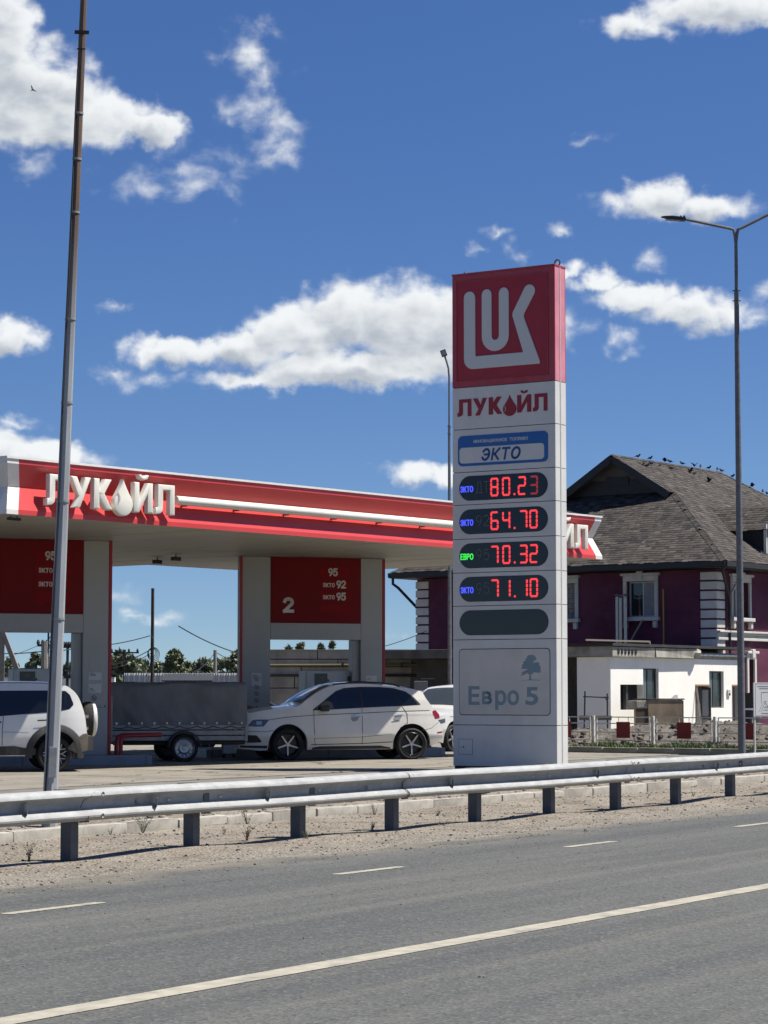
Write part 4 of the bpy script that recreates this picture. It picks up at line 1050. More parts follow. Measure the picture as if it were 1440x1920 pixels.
# ------------------------------------------------------------------ vehicles (local x from nose to tail, near side at -y)
M_PAINT = mat('pearl_white_paint', (.70, .69, .66), .30, coat=.8, var=.02, vscale=2, dirt=((.45, .40, .33), .25, 1.6))
M_PAINT2 = mat('plain_white_paint', (.68, .69, .70), .32, coat=.7, dirt=((.45, .41, .35), .3, 1.8))
M_TINT = mat('tinted_glass', (.008, .010, .013), .04, spec=.6); M_WSC = mat('windscreen_glass', (.045, .055, .060), .05, spec=.6)
M_RUB = mat('tyre_rubber', (.014, .014, .015), .85, var=.2, dirt=((.05, .045, .038), .4, 6)); M_ALLOY = mat('alloy', (.50, .50, .51), .3, .7); M_DALLOY = mat('dark_alloy', (.03, .03, .032), .35, .5)
M_BLK = mat('black_plastic', (.018, .018, .02), .55); M_CLAD = mat('grey_cladding', (.035, .036, .038), .7, var=.15, dirt=((.20, .17, .13), .5, 3)); M_SEAM = mat('panel_seam', (.02, .02, .022), .7)
M_CHR = mat('chrome', (.60, .60, .62), .15, .9); M_TAIL = mat('tail_lamp', (.30, .012, .02), .15, coat=.5); M_HEAD = mat('head_lamp', (.07, .075, .08), .1, coat=1); M_HLENS = mat('lamp_bowl', (.45, .47, .5), .15, .6)
def interp(pts, x):
    if x <= pts[0][0]: return pts[0][1]
    for (a, b), (c, d) in zip(pts, pts[1:]):
        if x <= c: return b + (d - b) * (x - a) / (c - a) if c > a else d
    return pts[-1][1]
def smooth_pts(pts, n=6):
    out = []
    P = [pts[0]] + list(pts) + [pts[-1]]
    for i in range(1, len(P) - 2):
        p0, p1, p2, p3 = P[i - 1], P[i], P[i + 1], P[i + 2]
        m1 = (p2[1] - p0[1]) / max(1e-6, p2[0] - p0[0]) if p2[0] > p0[0] else 0; m2 = (p3[1] - p1[1]) / max(1e-6, p3[0] - p1[0]) if p3[0] > p1[0] else 0
        h = p2[0] - p1[0]
        for k in range(n):
            t = k / n; out.append((p1[0] + h * t, (2 * t**3 - 3 * t**2 + 1) * p1[1] + (t**3 - 2 * t**2 + t) * h * m1 + (-2 * t**3 + 3 * t**2) * p2[1] + (t**3 - t**2) * h * m2))
    out.append(pts[-1]); return out
class Car:
    def __init__(s, name, label, cat, loc, rotz, L, W, top, bottom, wheels, sect, plan_f, plan_r, paint, arch, cowl, roof_end, group=None):
        s.t = thing(name, label, cat, loc, rotz, group); s.L, s.W = L, W; s.top = smooth_pts(top); s.bot = bottom; s.wheels = wheels; s.sect = sect
        s.pf, s.pr_, s.paint, s.arch = plan_f, plan_r, paint, arch
        s.cowl, s.roof_end = cowl, roof_end
        xs = sorted(set([round(i * L / 190, 4) for i in range(191)] + [round(w[0] + d * arch, 4) for w in wheels for d in (-1.0, -.995, -.97, -.9, .9, .97, .995, 1.0)] + [p[0] for p in top]))
        s.xs = [x for x in xs if 0 <= x <= L]
    def plan(s, x):
        k = 1.0
        if x < s.pf[0]: k -= s.pf[1] * ((s.pf[0] - x) / s.pf[0]) ** s.pf[2]
        if x > s.L - s.pr_[0]: k -= s.pr_[1] * ((x - s.L + s.pr_[0]) / s.pr_[0]) ** s.pr_[2]
        return k
    def hw(s, x, z): return s.W / 2 * s.plan(x) * interp(s.sect, z)
    def zt(s, x): return interp(s.top, x)
    def zb(s, x):
        z = interp(s.bot, x)
        for (wx, wz, r) in s.wheels:
            d = s.arch ** 2 - (x - wx) ** 2
            if d > 0: z = max(z, wz + sqrt(d) * 1.04)
        return z
    def body(s):
        k = MB(); R = 30
        for sg in (-1, 1):
            rows = []
            for x in s.xs:
                z0, z1 = s.zb(x), s.zt(x); z1 = max(z1, z0 + .02)
                rows.append([(x, sg * s.hw(x, z0 + (z1 - z0) * j / R), z0 + (z1 - z0) * j / R) for j in range(R + 1)])
            k.grid(rows, flip=sg > 0)
            # turned-in wheel arch and sill lips
            k.grid([[r[0], (r[0][0], r[0][1] - sg * .10, r[0][2])] for r in rows], flip=sg > 0)
        rows = []
        for x in s.xs:
            z = s.zt(x); h = s.hw(x, z); rows.append([(x, -h + 2 * h * j / 14, z + .045 * (1 - (2 * j / 14 - 1) ** 2)) for j in range(15)])
        k.grid(rows)
        for x, sg in ((0, -1), (s.L, 1)):
            z0, z1 = s.zb(x), s.zt(x); rows = []
            for j in range(13):
                z = z0 + (z1 - z0) * j / 12; h = s.hw(x, z)
                rows.append([(x + sg * .06 * (1 - (2 * i / 14 - 1) ** 2), -h + 2 * h * i / 14, z + (.045 * (1 - (2 * i / 14 - 1) ** 2) * j / 12)) for i in range(15)])
            k.grid(rows, flip=sg > 0)
        s.b = k.build('body', s.paint, s.t, smooth=32, fix=True)
        k = MB(); k.box(.25, s.L - .25, -s.W * .40, s.W * .40, min(z for x, z in s.bot) + .03, .45); k.build('underbody', M_BLK, s.t)
        for (wx, wz, r) in s.wheels:
            for sg in (-1, 1):
                k = MB(); n = 16; ra = s.arch * 1.03; y0, y1 = sg * (s.W / 2 - .09), sg * (s.W / 2 - .40)
                k.grid([[(wx + ra * cos(pi * j / n), y, max(.12, wz + ra * sin(pi * j / n) * 1.03)) for j in range(n + 1)] for y in (y0, y1)])
                k.add([(wx + ra * cos(pi * j / n), y1, wz + ra * sin(pi * j / n) * 1.03) for j in range(n + 1)], [tuple(range(n + 1))])
                k.build('wheel_well', M_BLK, s.t)
    def panel(s, name, lower, upper, m, off=.004, sides=(-1, 1), parent=None, rows=8, cols=24):
        o = None
        x0, x1 = max(lower[0][0], upper[0][0]), min(lower[-1][0], upper[-1][0])
        xs = sorted(set([x0 + (x1 - x0) * i / cols for i in range(cols + 1)] + [p[0] for p in lower + upper if x0 <= p[0] <= x1]))
        for sg in sides:
            k = MB(); R = []
            for x in xs:
                a, b = interp(lower, x), interp(upper, x)
                R.append([(x, sg * (s.hw(x, a + (b - a) * j / rows) + off), a + (b - a) * j / rows) for j in range(rows + 1)])
            k.grid(R, flip=sg > 0); o = k.build(name, m, parent or s.t, smooth=40, fix=False)
        return o
    def seam(s, pts, w=.012, sides=(-1, 1), m=None, off=.003, name='shut_line'):
        for sg in sides:
            k = MB(); P = []
            for (a, b) in zip(pts, pts[1:]):
                n = max(2, int((Vector(b) - Vector(a)).length / .08))
                P += [(a[0] + (b[0] - a[0]) * i / n, a[1] + (b[1] - a[1]) * i / n) for i in range(n)]
            P.append(pts[-1]); A, B = [], []
            for i, p in enumerate(P):
                d = (Vector(P[min(i + 1, len(P) - 1)]) - Vector(P[max(i - 1, 0)])).normalized(); q = Vector((-d.y, d.x)) * w / 2
                for lst, e in ((A, q), (B, -q)):
                    x, z = p[0] + e.x, p[1] + e.y; lst.append((x, sg * (s.hw(x, z) + off), z))
            k.grid([A, B]); k.build(name, m or M_SEAM, s.t, fix=False)
    def across(s, name, x0, x1, f0, f1, m, off=.006):
        """panel on the upper surface: from x0 to x1, between fractions of the half width"""
        k = MB(); R = []
        n = 16
        for i in range(n + 1):
            x = x0 + (x1 - x0) * i / n; z = s.zt(x); h = s.hw(x, z)
            R.append([(x, f * h, z + .045 * (1 - f * f) + off) for f in [f0 + (f1 - f0) * j / 12 for j in range(13)]])
        k.grid(R); return k.build(name, m, s.t, smooth=50, fix=False)
    def wheel(s, wx, wz, r, sg, width, style):
        o = thing('wheel', None, None, (wx, sg * (s.W / 2 - width / 2 - .015), wz)); o.parent = s.t
        M = Matrix.Rotation(sg * -pi / 2, 4, 'X')     # local z of the lathe points outward
        if sg < 0: M = Matrix.Rotation(pi / 2, 4, 'X')
        k = MB(); h = width / 2; rr = r * .72
        k.lathe([(rr, -h * .9), (r * .90, -h), (r * .98, -h * .8), (r, -h * .5), (r, h * .5), (r * .98, h * .8), (r * .90, h), (rr, h * .92)], 48, M); ty = k.build('tyre', M_RUB, o, smooth=40)
        k = MB()
        k.lathe([(rr, h * .92), (rr * .97, h * .98), (rr * .93, h * .85), (rr * .90, h * .1), (rr * .9, -h * .9)], 40, M); k.build('rim', M_ALLOY if style == 'steel' else M_DALLOY, o, smooth=40)
        k = MB(); k.lathe([(0, h * .15), (rr * .92, h * .12)], 32, M); k.build('brake_disc', M_DALLOY, o)
        k = MB()
        def sp(a, r0, r1, w0, w1, z0, z1, th=.03):
            c, sn = cos(a), sin(a)
            vs = []
            for (rad, w, z) in ((r0, w0, z0), (r1, w1, z1)):
                for (u, zz) in ((-w, z), (w, z), (w, z - th), (-w, z - th)): vs.append(M @ Vector((rad * c - u * sn, rad * sn + u * c, zz)))
            k.add(vs, [(0, 1, 2, 3), (4, 5, 6, 7), (0, 1, 5, 4), (1, 2, 6, 5), (2, 3, 7, 6), (3, 0, 4, 7)])
        if style == 'five':
            for i in range(5):
                a = pi / 2 * (1 if True else 0) + 2 * pi * i / 5 + pi
                sp(a, rr * .16, rr * .95, rr * .075, rr * .055, h * .62, h * .80)
            k.lathe([(0, h * .72), (rr * .17, h * .70), (rr * .2, h * .5)], 20, M)
        elif style == 'mesh':
            for i in range(9):
                a = 2 * pi * i / 9
                for d in (-1, 1):
                    sp(a + d * .02, rr * .15, rr * .55, rr * .02, rr * .022, h * .6, h * .68, .02)
                    c0, c1 = a, a + d * .26
                    p0 = Vector((rr * .55 * cos(c0), rr * .55 * sin(c0))); p1 = Vector((rr * .95 * cos(c1), rr * .95 * sin(c1))); dd = (p1 - p0).normalized(); q = Vector((-dd.y, dd.x)) * rr * .028
                    vs = [M @ Vector((*(p + e), z)) for p, z in ((p0, h * .68), (p1, h * .8)) for e in (q, -q)] + [M @ Vector((*(p + e), z - .02)) for p, z in ((p0, h * .68), (p1, h * .8)) for e in (q, -q)]
                    k.add(vs, [(0, 1, 3, 2), (4, 5, 7, 6), (0, 1, 5, 4), (2, 3, 7, 6), (0, 2, 6, 4), (1, 3, 7, 5)])
            k.lathe([(0, h * .7), (rr * .16, h * .68), (rr * .18, h * .4)], 20, M)
        else:
            k.lathe([(0, h * .45), (rr * .2, h * .5), (rr * .45, h * .6), (rr * .62, h * .35), (rr * .8, h * .3), (rr * .93, h * .6)], 32, M)
            for i in range(12): sp(2 * pi * i / 12, rr * .66, rr * .86, rr * .07, rr * .09, h * .42, h * .5, .02)
            k.lathe([(0, h * .8), (rr * .15, h * .78), (rr * .18, h * .5)], 16, M)
        k.build('spokes', M_ALLOY, o, smooth=30)
        return o

# --- white crossover in the middle
def QX(px): return (px - 450) * .01193
def QZ(py): return (1424.5 - py) * .01186
ca = radians(17); cpos = at(658, 1424, 51.2)
QL, QW = 4.63, 1.88
ux = Vector((cos(ca), sin(ca), 0)); uy = Vector((-sin(ca), cos(ca), 0))
qo = Vector((cpos.x, cpos.y, STN)) - ux * QX(658) + uy * (QW / 2)
q5 = Car('crossover_car', 'white crossover car with dark windows stopped at the pump beside the price pylon', 'car', qo, ca, QL, QW,
         [(0, QZ(1350)), (.06, QZ(1344)), (.25, QZ(1338)), (.7, QZ(1331.5)), (1.15, QZ(1328)), (1.32, QZ(1325.5)), (1.55, QZ(1312)), (1.85, QZ(1297)), (2.12, QZ(1288.5)), (2.45, QZ(1285.2)), (2.9, QZ(1284.8)), (3.35, QZ(1288)), (3.8, QZ(1292.5)), (4.12, QZ(1297.5)), (4.19, QZ(1301)), (4.24, QZ(1310)), (4.42, QZ(1332)), (4.52, QZ(1352)), (4.61, QZ(1362)), (4.63, QZ(1372))],
         [(0, .27), (.45, .22), (.8, .24), (1.6, .235), (3.3, .235), (4.0, .26), (4.25, .27), (4.5, .36), (4.63, .46)],
         [(QX(540.5), .335, .355), (QX(775.6), .335, .355)],
         [(.2, .925), (.34, .955), (.45, .975), (.54, 1.0), (.60, .993), (.80, .965), (.97, .934), (1.0, .937), (1.02, .926), (1.12, .905), (1.30, .86), (1.50, .775), (1.60, .72), (1.75, .69)],
         (.75, .20, 2.0), (.75, .14, 2.0), M_PAINT, .435, 1.32, 2.15)
q5.body()
def qp(L): return [(QX(a), QZ(b)) for a, b in L]
q5.panel('window_trim', qp([(588, 1333.5), (640, 1331), (700, 1328), (760, 1325.5), (794, 1323.5)]), qp([(588, 1332), (612, 1314), (634, 1298), (650, 1292.5), (680, 1290.2), (720, 1290.5), (745, 1292.5), (768, 1299), (782, 1309), (794, 1322)]), M_BLK, .003, rows=10, cols=40)
q5.panel('side_window', qp([(593, 1331.6), (640, 1329.6), (680, 1327.6)]), qp([(593, 1330.6), (614, 1315), (636, 1299), (651, 1294), (680, 1292)]), M_TINT, .007, rows=10)
q5.panel('side_window', qp([(684, 1327.4), (720, 1326), (756, 1324.5)]), qp([(684, 1292), (720, 1292.3), (742, 1294), (750, 1309), (756, 1322)]), M_TINT, .007, rows=10)
q5.panel('quarter_window', qp([(746, 1297), (754, 1312), (760, 1324), (788, 1322.6)]), qp([(746, 1295.5), (767, 1300.5), (780, 1310), (788, 1321.5)]), M_TINT, .007, rows=8)
q5.seam(qp([(500, 1351), (540, 1345.5), (590, 1342), (680, 1338.5), (760, 1335), (812, 1333.8)]), .012, name='shoulder_line')  # dark strip paints the shade along the shoulder crease
q5.seam(qp([(589.5, 1333), (589, 1360), (590, 1386), (592, 1398)])); q5.seam(qp([(681, 1328), (680.5, 1360), (680, 1396)])); q5.seam(qp([(757, 1325), (767, 1340), (767, 1357), (752, 1366)]))
q5.seam(qp([(584, 1395.5), (680, 1394), (738, 1391.5)]), .016); q5.seam(qp([(590, 1384.5), (680, 1382), (738, 1377)]), .007)  # thinner strip paints the shade along the lower door crease
q5.panel('sill_cladding', qp([(586, 1404.5), (735, 1404)]), qp([(586, 1401), (600, 1398.5), (715, 1398), (735, 1402)]), M_BLK, .006, rows=3)
for hx in (667, 748):
    q5.panel('handle_recess', qp([(hx - 8, 1350.5), (hx - 4, 1354), (hx + 4, 1352), (hx + 8, 1346)]), qp([(hx - 8, 1349), (hx - 4, 1343), (hx + 4, 1342), (hx + 8, 1344)]), mat('recess_shade', (.30, .30, .30), .4), .003, rows=3)
    q5.panel('door_handle', qp([(hx - 7, 1346.4), (hx + 9, 1344.4)]), qp([(hx - 7, 1343.6), (hx + 9, 1341.2)]), M_CHR, .035, rows=2)
q5.panel('head_lamp', qp([(468, 1361.5), (480, 1362.5), (495, 1362), (505, 1351)]), qp([(468, 1360), (476, 1350.5), (490, 1349.5), (505, 1350)]), M_HEAD, .006, rows=5)
q5.panel('lamp_bowl', qp([(482, 1359), (492, 1359)]), qp([(482, 1352.5), (492, 1352.5)]), M_HLENS, .010, rows=3)
q5.panel('bumper_intake', qp([(459, 1390), (470, 1391.5), (491, 1391)]), qp([(459, 1377.5), (482, 1378), (491, 1388)]), M_BLK, .005, rows=4)
q5.panel('grille_edge', qp([(450, 1393), (457, 1393)]), qp([(450, 1350), (457, 1352)]), M_BLK, .004, rows=6); q5.seam(qp([(460, 1371), (500, 1371.5), (513, 1369)]), .01)
q5.panel('bumper_lip', qp([(455, 1400), (502, 1402)]), qp([(455, 1396.5), (504, 1397)]), M_BLK, .007, rows=2)
q5.panel('tail_lamp', qp([(818, 1338), (823, 1349), (832, 1349)]), qp([(818, 1335), (824, 1333), (832, 1342)]), M_TAIL, .006, rows=5)
q5.panel('bumper_reflector', qp([(826, 1376), (837, 1375)]), qp([(826, 1373.5), (837, 1372.5)]), M_TAIL, .005, rows=2)
q5.seam(qp([(795, 1371), (815, 1366), (830, 1355)]), .006)
k = MB()
for sg in (-1, 1):
    k.tube([(x, sg * (q5.hw(x, q5.zt(x)) - .03), q5.zt(x) + .035 * (1 if 2.3 < x < 3.6 else 0) + .012) for x in (2.15, 2.3, 2.7, 3.2, 3.55, 3.68)], .018, 8)
k.build('roof_rail', M_BLK, q5.t, smooth=True)
q5.across('windscreen', 1.40, 2.08, -.90, .90, M_WSC); q5.across('sunroof', 2.25, 3.2, -.85, .85, M_TINT); q5.across('rear_window', 4.25, 4.40, -.8, .8, M_TINT)
k = MB(); k.box(-.07, -.005, -.5, .5, .40, .88); k.build('grille', M_BLK, q5.t)
for sg in (-1, 1):
    k = MB(); x = QX(604); k.bbox(x - .05, x + .14, sg * (QW / 2 + .02) - .10, sg * (QW / 2 + .02) + .10, 1.06, 1.19, b=.035); k.build('mirror', M_BLK, q5.t, smooth=30)
k = MB(); k.box(4.10, 4.26, -.62, .62, QZ(1300.5), QZ(1297)); k.build('spoiler', M_PAINT, q5.t)
for wx in (QX(540.5), QX(775.6)):
    for sg in (-1, 1): q5.wheel(wx, .335 + .012, .347, sg, .24, 'five')

# --- white off-roader with the spare wheel on its tail, at the far left
def NXp(px): return 4.0 - (166 - px) / 103.5 / cos(radians(15))
def NZ(py): return (1448 - py) / 103.5
na = radians(15); npos = at(166, 1447, 43.6); NL, NW = 4.0, 1.78
ux = Vector((cos(na), sin(na), 0)); uy = Vector((-sin(na), cos(na), 0)); no = Vector((npos.x, npos.y, STN)) - ux * NL + uy * (NW / 2)
nv = Car('off_roader', 'white off-roader with grey cladding and tail-mounted spare wheel behind the leaning pole', 'car', no, na, NL, NW,
         [(0, .82), (.1, .92), (.5, 1.0), (1.0, 1.05), (1.18, 1.10), (1.75, 1.56), (2.1, 1.62), (2.8, 1.635), (3.35, 1.62), (3.55, 1.60), (3.70, 1.52), (3.82, 1.38), (3.90, 1.18), (3.95, .98), (3.98, .72), (4.0, .62)],
         [(0, .36), (.5, .30), (1.3, .30), (3.1, .30), (3.7, .32), (4.0, .40)],
         [(.78, .325, .33), (NXp(104), .325, .33)],
         [(.25, .95), (.5, .985), (.66, 1.0), (.85, .985), (1.0, .965), (1.12, .94), (1.5, .83), (1.65, .77)], (.5, .16, 2.0), (.45, .14, 2.0), M_PAINT2, .43, 1.18, 1.75)
nv.body()
def npn(L): return [(NXp(a), NZ(b)) for a, b in L]
nv.panel('side_window', npn([(-170, 1346), (-60, 1343.5), (0, 1341.5), (60, 1336.5), (95, 1334)]), npn([(-170, 1345), (-135, 1310), (-112, 1296), (0, 1293), (95, 1292.5)]), M_TINT, .005, rows=10, cols=40)
nv.panel('quarter_window', npn([(104, 1333), (117, 1330.5), (131, 1327.5), (138, 1320)]), npn([(104, 1292.5), (124, 1293.5), (132, 1301), (138, 1317)]), M_TINT, .006, rows=8)
nv.seam(npn([(9, 1341), (7, 1370), (7, 1397)])); nv.seam(npn([(7, 1371), (56, 1372)]), .006)
nv.panel('door_handle', npn([(71, 1351), (90, 1350)]), npn([(71, 1348.5), (90, 1347.5)]), M_BLK, .03, rows=2); nv.panel('door_handle', npn([(-14, 1355), (5, 1354)]), npn([(-14, 1352), (5, 1351)]), M_BLK, .03, rows=2)
nv.panel('sill_cladding', npn([(-140, 1416), (68, 1415)]), npn([(-140, 1400), (30, 1398), (45, 1401), (68, 1403)]), M_CLAD, .012, rows=4)
def flare(wx):
    n = 20; a = .43; w = .13
    for sg in (-1, 1):
        k = MB(); R = []
        for j in range(n + 1):
            t = radians(-8 + 196 * j / n); r = []
            for q in (0, .35, 1.0):
                x, z = wx + (a - .012 + w * q) * cos(t), .325 + (a - .012 + w * q * .92) * sin(t) * 1.04; x = min(max(x, 0), NL); r.append((x, sg * (nv.hw(x, max(z, .25)) + (.035 if q < .5 else .008)), z))
            R.append(r)
        k.grid(R); k.build('arch_flare', M_CLAD, nv.t, smooth=50, fix=False)
flare(NXp(104)); flare(.78)
nv.panel('rear_bumper', [(3.62, .42), (3.8, .34), (4.0, .40)], [(3.62, .46), (3.76, .60), (3.9, .70), (4.0, .71)], mat('dusty_bumper', (.12, .11, .09), .7, var=.2, dirt=((.32, .27, .20), .7, 3)), .02, rows=5)
k = MB(); k.box(3.98, 4.10, -.74, .74, .40, .66); k.build('bumper_beam', MATS['dusty_bumper'], nv.t)
nv.panel('mud_flap', npn([(138, 1422), (146, 1424)]), npn([(138, 1404), (146, 1404)]), M_BLK, .0, rows=2)
nv.across('windscreen', 1.25, 1.72, -.88, .88, M_WSC)
for wx in (.78, NXp(104)):
    for sg in (-1, 1): nv.wheel(wx, .335, .325, sg, .23, 'mesh')
sp_ = thing('spare_wheel', None, None, (4.02, 0.10, .95)); sp_.parent = nv.t
Mx = Matrix.Rotation(pi / 2, 4, 'Y')
k = MB(); k.lathe([(.20, -.02), (.30, -.02), (.335, .02), (.345, .10), (.34, .15), (.30, .17)], 40, Mx); k.build('tyre', M_RUB, sp_, smooth=40)
k = MB(); k.lathe([(.318, .165), (.322, .19), (.31, .22), (.25, .25), (.0, .265)], 40, Mx); k.build('cover', M_PAINT2, sp_, smooth=40)
for zz in (.80, 1.02): MB().bbox(3.93, 4.03, -.60, -.50, zz - .03, zz + .03, b=.012).build('door_hinge', M_CHR, nv.t)

# --- two white saloons half hidden behind
def saloon(name, label, loc, rot):
    c = Car(name, label, 'car', loc, rot, 4.5, 1.76,
            [(0, .62), (.08, .72), (.5, .84), (1.15, .93), (1.3, .96), (2.0, 1.40), (2.3, 1.45), (2.8, 1.46), (3.2, 1.42), (3.85, 1.10), (4.1, 1.06), (4.45, 1.02), (4.5, .75)],
            [(0, .28), (.5, .2), (4.0, .22), (4.5, .4)], [(.85, .30, .31), (3.5, .30, .31)],
            [(.2, .94), (.5, 1.0), (.8, .98), (.95, .955), (1.2, .87), (1.46, .76)], (.6, .2, 2.0), (.5, .15, 2.0), M_PAINT2, .37, 1.3, 2.0, 'saloons behind the pumps')
    c.body()
    c.panel('side_window', [(1.45, .98), (2.5, .985), (3.65, 1.02)], [(1.45, 1.0), (2.05, 1.36), (2.4, 1.40), (2.9, 1.39), (3.65, 1.04)], M_TINT, .005, rows=8)
    c.across('windscreen', 1.36, 1.96, -.9, .9, M_WSC); c.across('rear_window', 3.25, 3.8, -.85, .85, M_TINT)
    c.panel('head_lamp', [(.1, .58), (.5, .66)], [(.1, .68), (.5, .74)], M_HEAD, .005, rows=3); c.seam([(1.5, .98), (1.5, .3)]); c.seam([(2.55, .98), (2.55, .3)]); c.seam([(.7, .78), (2, .80), (4.3, .84)], .008)
    c.panel('door_handle', [(2.3, .80), (2.48, .80)], [(2.3, .83), (2.48, .83)], M_CHR, .03, rows=2)
    for sg in (-1, 1): MB().bbox(1.60, 1.76, sg * .98 - .1, sg * .98 + .1, .97, 1.10, b=.03).build('mirror', M_PAINT2, c.t, smooth=30)
    for wx in (.85, 3.5):
        for sg in (-1, 1): c.wheel(wx, .30, .305, sg, .2, 'five')
    return c
sa = radians(54); sp0 = at(752, 1398, 58.0); sal = saloon('saloon_car', 'white saloon car peeking out between the crossover and the price pylon', (sp0.x, sp0.y + .4, STN), sa); sal.t.scale = (1.1, 1.1, 1.12)
s1 = at(610, 1400, 60.0); saloon('saloon_car', 'white saloon car seen through the portal numbered 2 above the crossover bonnet', (s1.x, s1.y + 1.2, STN), pi + radians(20))

# ------------------------------------------------------------------ covered trailer
ta = radians(17); tp = at(346, 1428, 49.8); TL, TW = 2.95, 1.45; twx = 1.55
ux = Vector((cos(ta), sin(ta), 0)); uy = Vector((-sin(ta), cos(ta), 0)); to = Vector((tp.x, tp.y, STN)) - ux * twx + uy * (TW / 2 + .20)
tr = thing('cargo_trailer', 'small two-wheeled cargo trailer covered with a grey tarpaulin at the pump', 'trailer', to, ta)
M_TARP = mat('grey_tarpaulin', (.165, .17, .178), .55, var=.12, vscale=2.2, bump=.25, bscale=7); M_ALU = mat('trailer_board', (.30, .30, .30), .45, .3, var=.15, vscale=4)
zt0, zb0 = (1428 - 1279) / 88.5, (1428 - 1360) / 88.5
def tarp():
    k = MB(); P = []
    n = 40
    def wr(u, v): return .018 * sin(u * 9 + v * 4) * sin(v * 5 + 1) + .014 * sin(u * 23 + v * 11) * (1 - v) + .020 * sin(u * 3.1 + 1.7 * v) + .012 * sin(u * 31) * (v ** 3)
    x0, x1, y0, y1 = 0, TL, -TW / 2, TW / 2; r = .09
    ring_ = []
    for i in range(n + 1): ring_.append((x0 + (x1 - x0) * i / n, y0, 0, -1))
    for i in range(1, 16): ring_.append((x1, y0 + (y1 - y0) * i / 16, 1, 0))
    for i in range(n + 1): ring_.append((x1 - (x1 - x0) * i / n, y1, 0, 1))
    for i in range(1, 16): ring_.append((x0, y1 - (y1 - y0) * i / 16, -1, 0))
    ring_.append(ring_[0]); rows = []
    for j in range(15):
        v = j / 14; row = []
        for (x, y, nx, ny) in ring_:
            u = x + y * .7; d = wr(u, v); sag = .018 * sin(u * 12.5) * (1 if j == 0 else 0)
            row.append((x + nx * d, y + ny * d, zb0 + (zt0 - r - zb0) * v + (sag if j == 0 else 0)))
        rows.append(row)
    for j in range(1, 6):
        a = pi / 2 * j / 5; row = []
        for (x, y, nx, ny) in ring_:
            cx, cy = TL / 2, 0; sx = 1 - r * (1 - cos(a)) / (TL / 2); sy = 1 - r * (1 - cos(a)) / (TW / 2); row.append((cx + (x - cx) * sx, y * sy, zt0 - r + r * sin(a) + .012 * sin(x * 5)))
        rows.append(row)
    k.grid(rows)
    k.add([rows[-1][i] for i in range(len(ring_) - 1)], [tuple(range(len(ring_) - 1))])
    return k.build('tarpaulin', M_TARP, tr, smooth=50)
tarp()
zf = (1428 - 1388) / 88.5
for i in range(3):
    z0 = zf + i * (zb0 + .03 - zf) / 3; z1 = zf + (i + 1) * (zb0 + .03 - zf) / 3 - .02
    for y in (-TW / 2 - .015, TW / 2 - .015): MB().bbox(-.01, TL + .01, y, y + .03, z0, z1, b=.006).build('side_board', M_ALU, tr)
    for x in (-.02, TL - .01): MB().bbox(x, x + .03, -TW / 2 + .016, TW / 2 - .016, z0, z1, b=.006).build('end_board', M_ALU, tr)
for x in (.0, TL - .03): MB().bbox(x - .02, x + .04, -TW / 2 - .035, -TW / 2 - .016, zf - .03, zb0 + (.62 if x < 1 else .02), b=.006).build('corner_post', M_ALU, tr)
k = MB(); pts = []
for i in range(60): x = TL * i / 59; pts.append((x, -TW / 2 - .025, zb0 - .01 - .05 * abs(sin(x * 8.5))))
k.tube(pts, .009, 5); k.build('lashing_cord', M_BLK, tr)
ey = MB(); ey.lathe([(.012, 0), (.022, 0), (.022, .006), (.012, .006)], 10, Matrix.Rotation(pi / 2, 4, 'X')); eym = ey.mesh('eyelet', M_CHR)
for i in range(11): link('eyelet', eym, tr, (.12 + i * .27, -TW / 2 - .045, zb0 + .05))
MB().bbox(-.05, -.02, -TW / 2 + .06, -TW / 2 + .26, zf - .12, zf - .02, b=.01).build('tail_lamp', M_TAIL, tr)
k = MB(); k.bar((.1, -.5, zf - .05), (TL, -.5, zf - .05), .06, .09); k.bar((.1, .5, zf - .05), (TL, .5, zf - .05), .06, .09); k.bar((twx, -.75, .29), (twx, .75, .29), .06); k.build('chassis', M_BLK, tr)
class _W: pass
wt = _W(); wt.t = tr; wt.W = TW + .44
for sg in (-1, 1):
    Car.wheel(wt, twx, .295, .30, sg, .18, 'steel')
    k = MB(); n = 14; R = []
    for y in (sg * (TW / 2 + .03), sg * (TW / 2 + .24)): R.append([(twx + .36 * cos(radians(5 + 170 * j / n)), y, .30 + .36 * sin(radians(5 + 170 * j / n))) for j in range(n + 1)])
    k.grid(R); k.grid([[(twx + rr * cos(radians(5 + 170 * j / n)), sg * (TW / 2 + .24), .30 + rr * sin(radians(5 + 170 * j / n))) for j in range(n + 1)] for rr in (.36, .325)]); k.build('mudguard', M_BLK, tr, smooth=50)
MB().bbox(2.45, 2.75, -.62, -.45, .16, .36, b=.02).build('tool_box', mat('tool_box_grey', (.16, .17, .18), .5), tr)
k = MB(); k.bar((TL, -.4, zf - .06), (TL + .75, 0, .42), .06); k.bar((TL, .4, zf - .06), (TL + .75, 0, .42), .06); k.build('drawbar', M_BLK, tr)

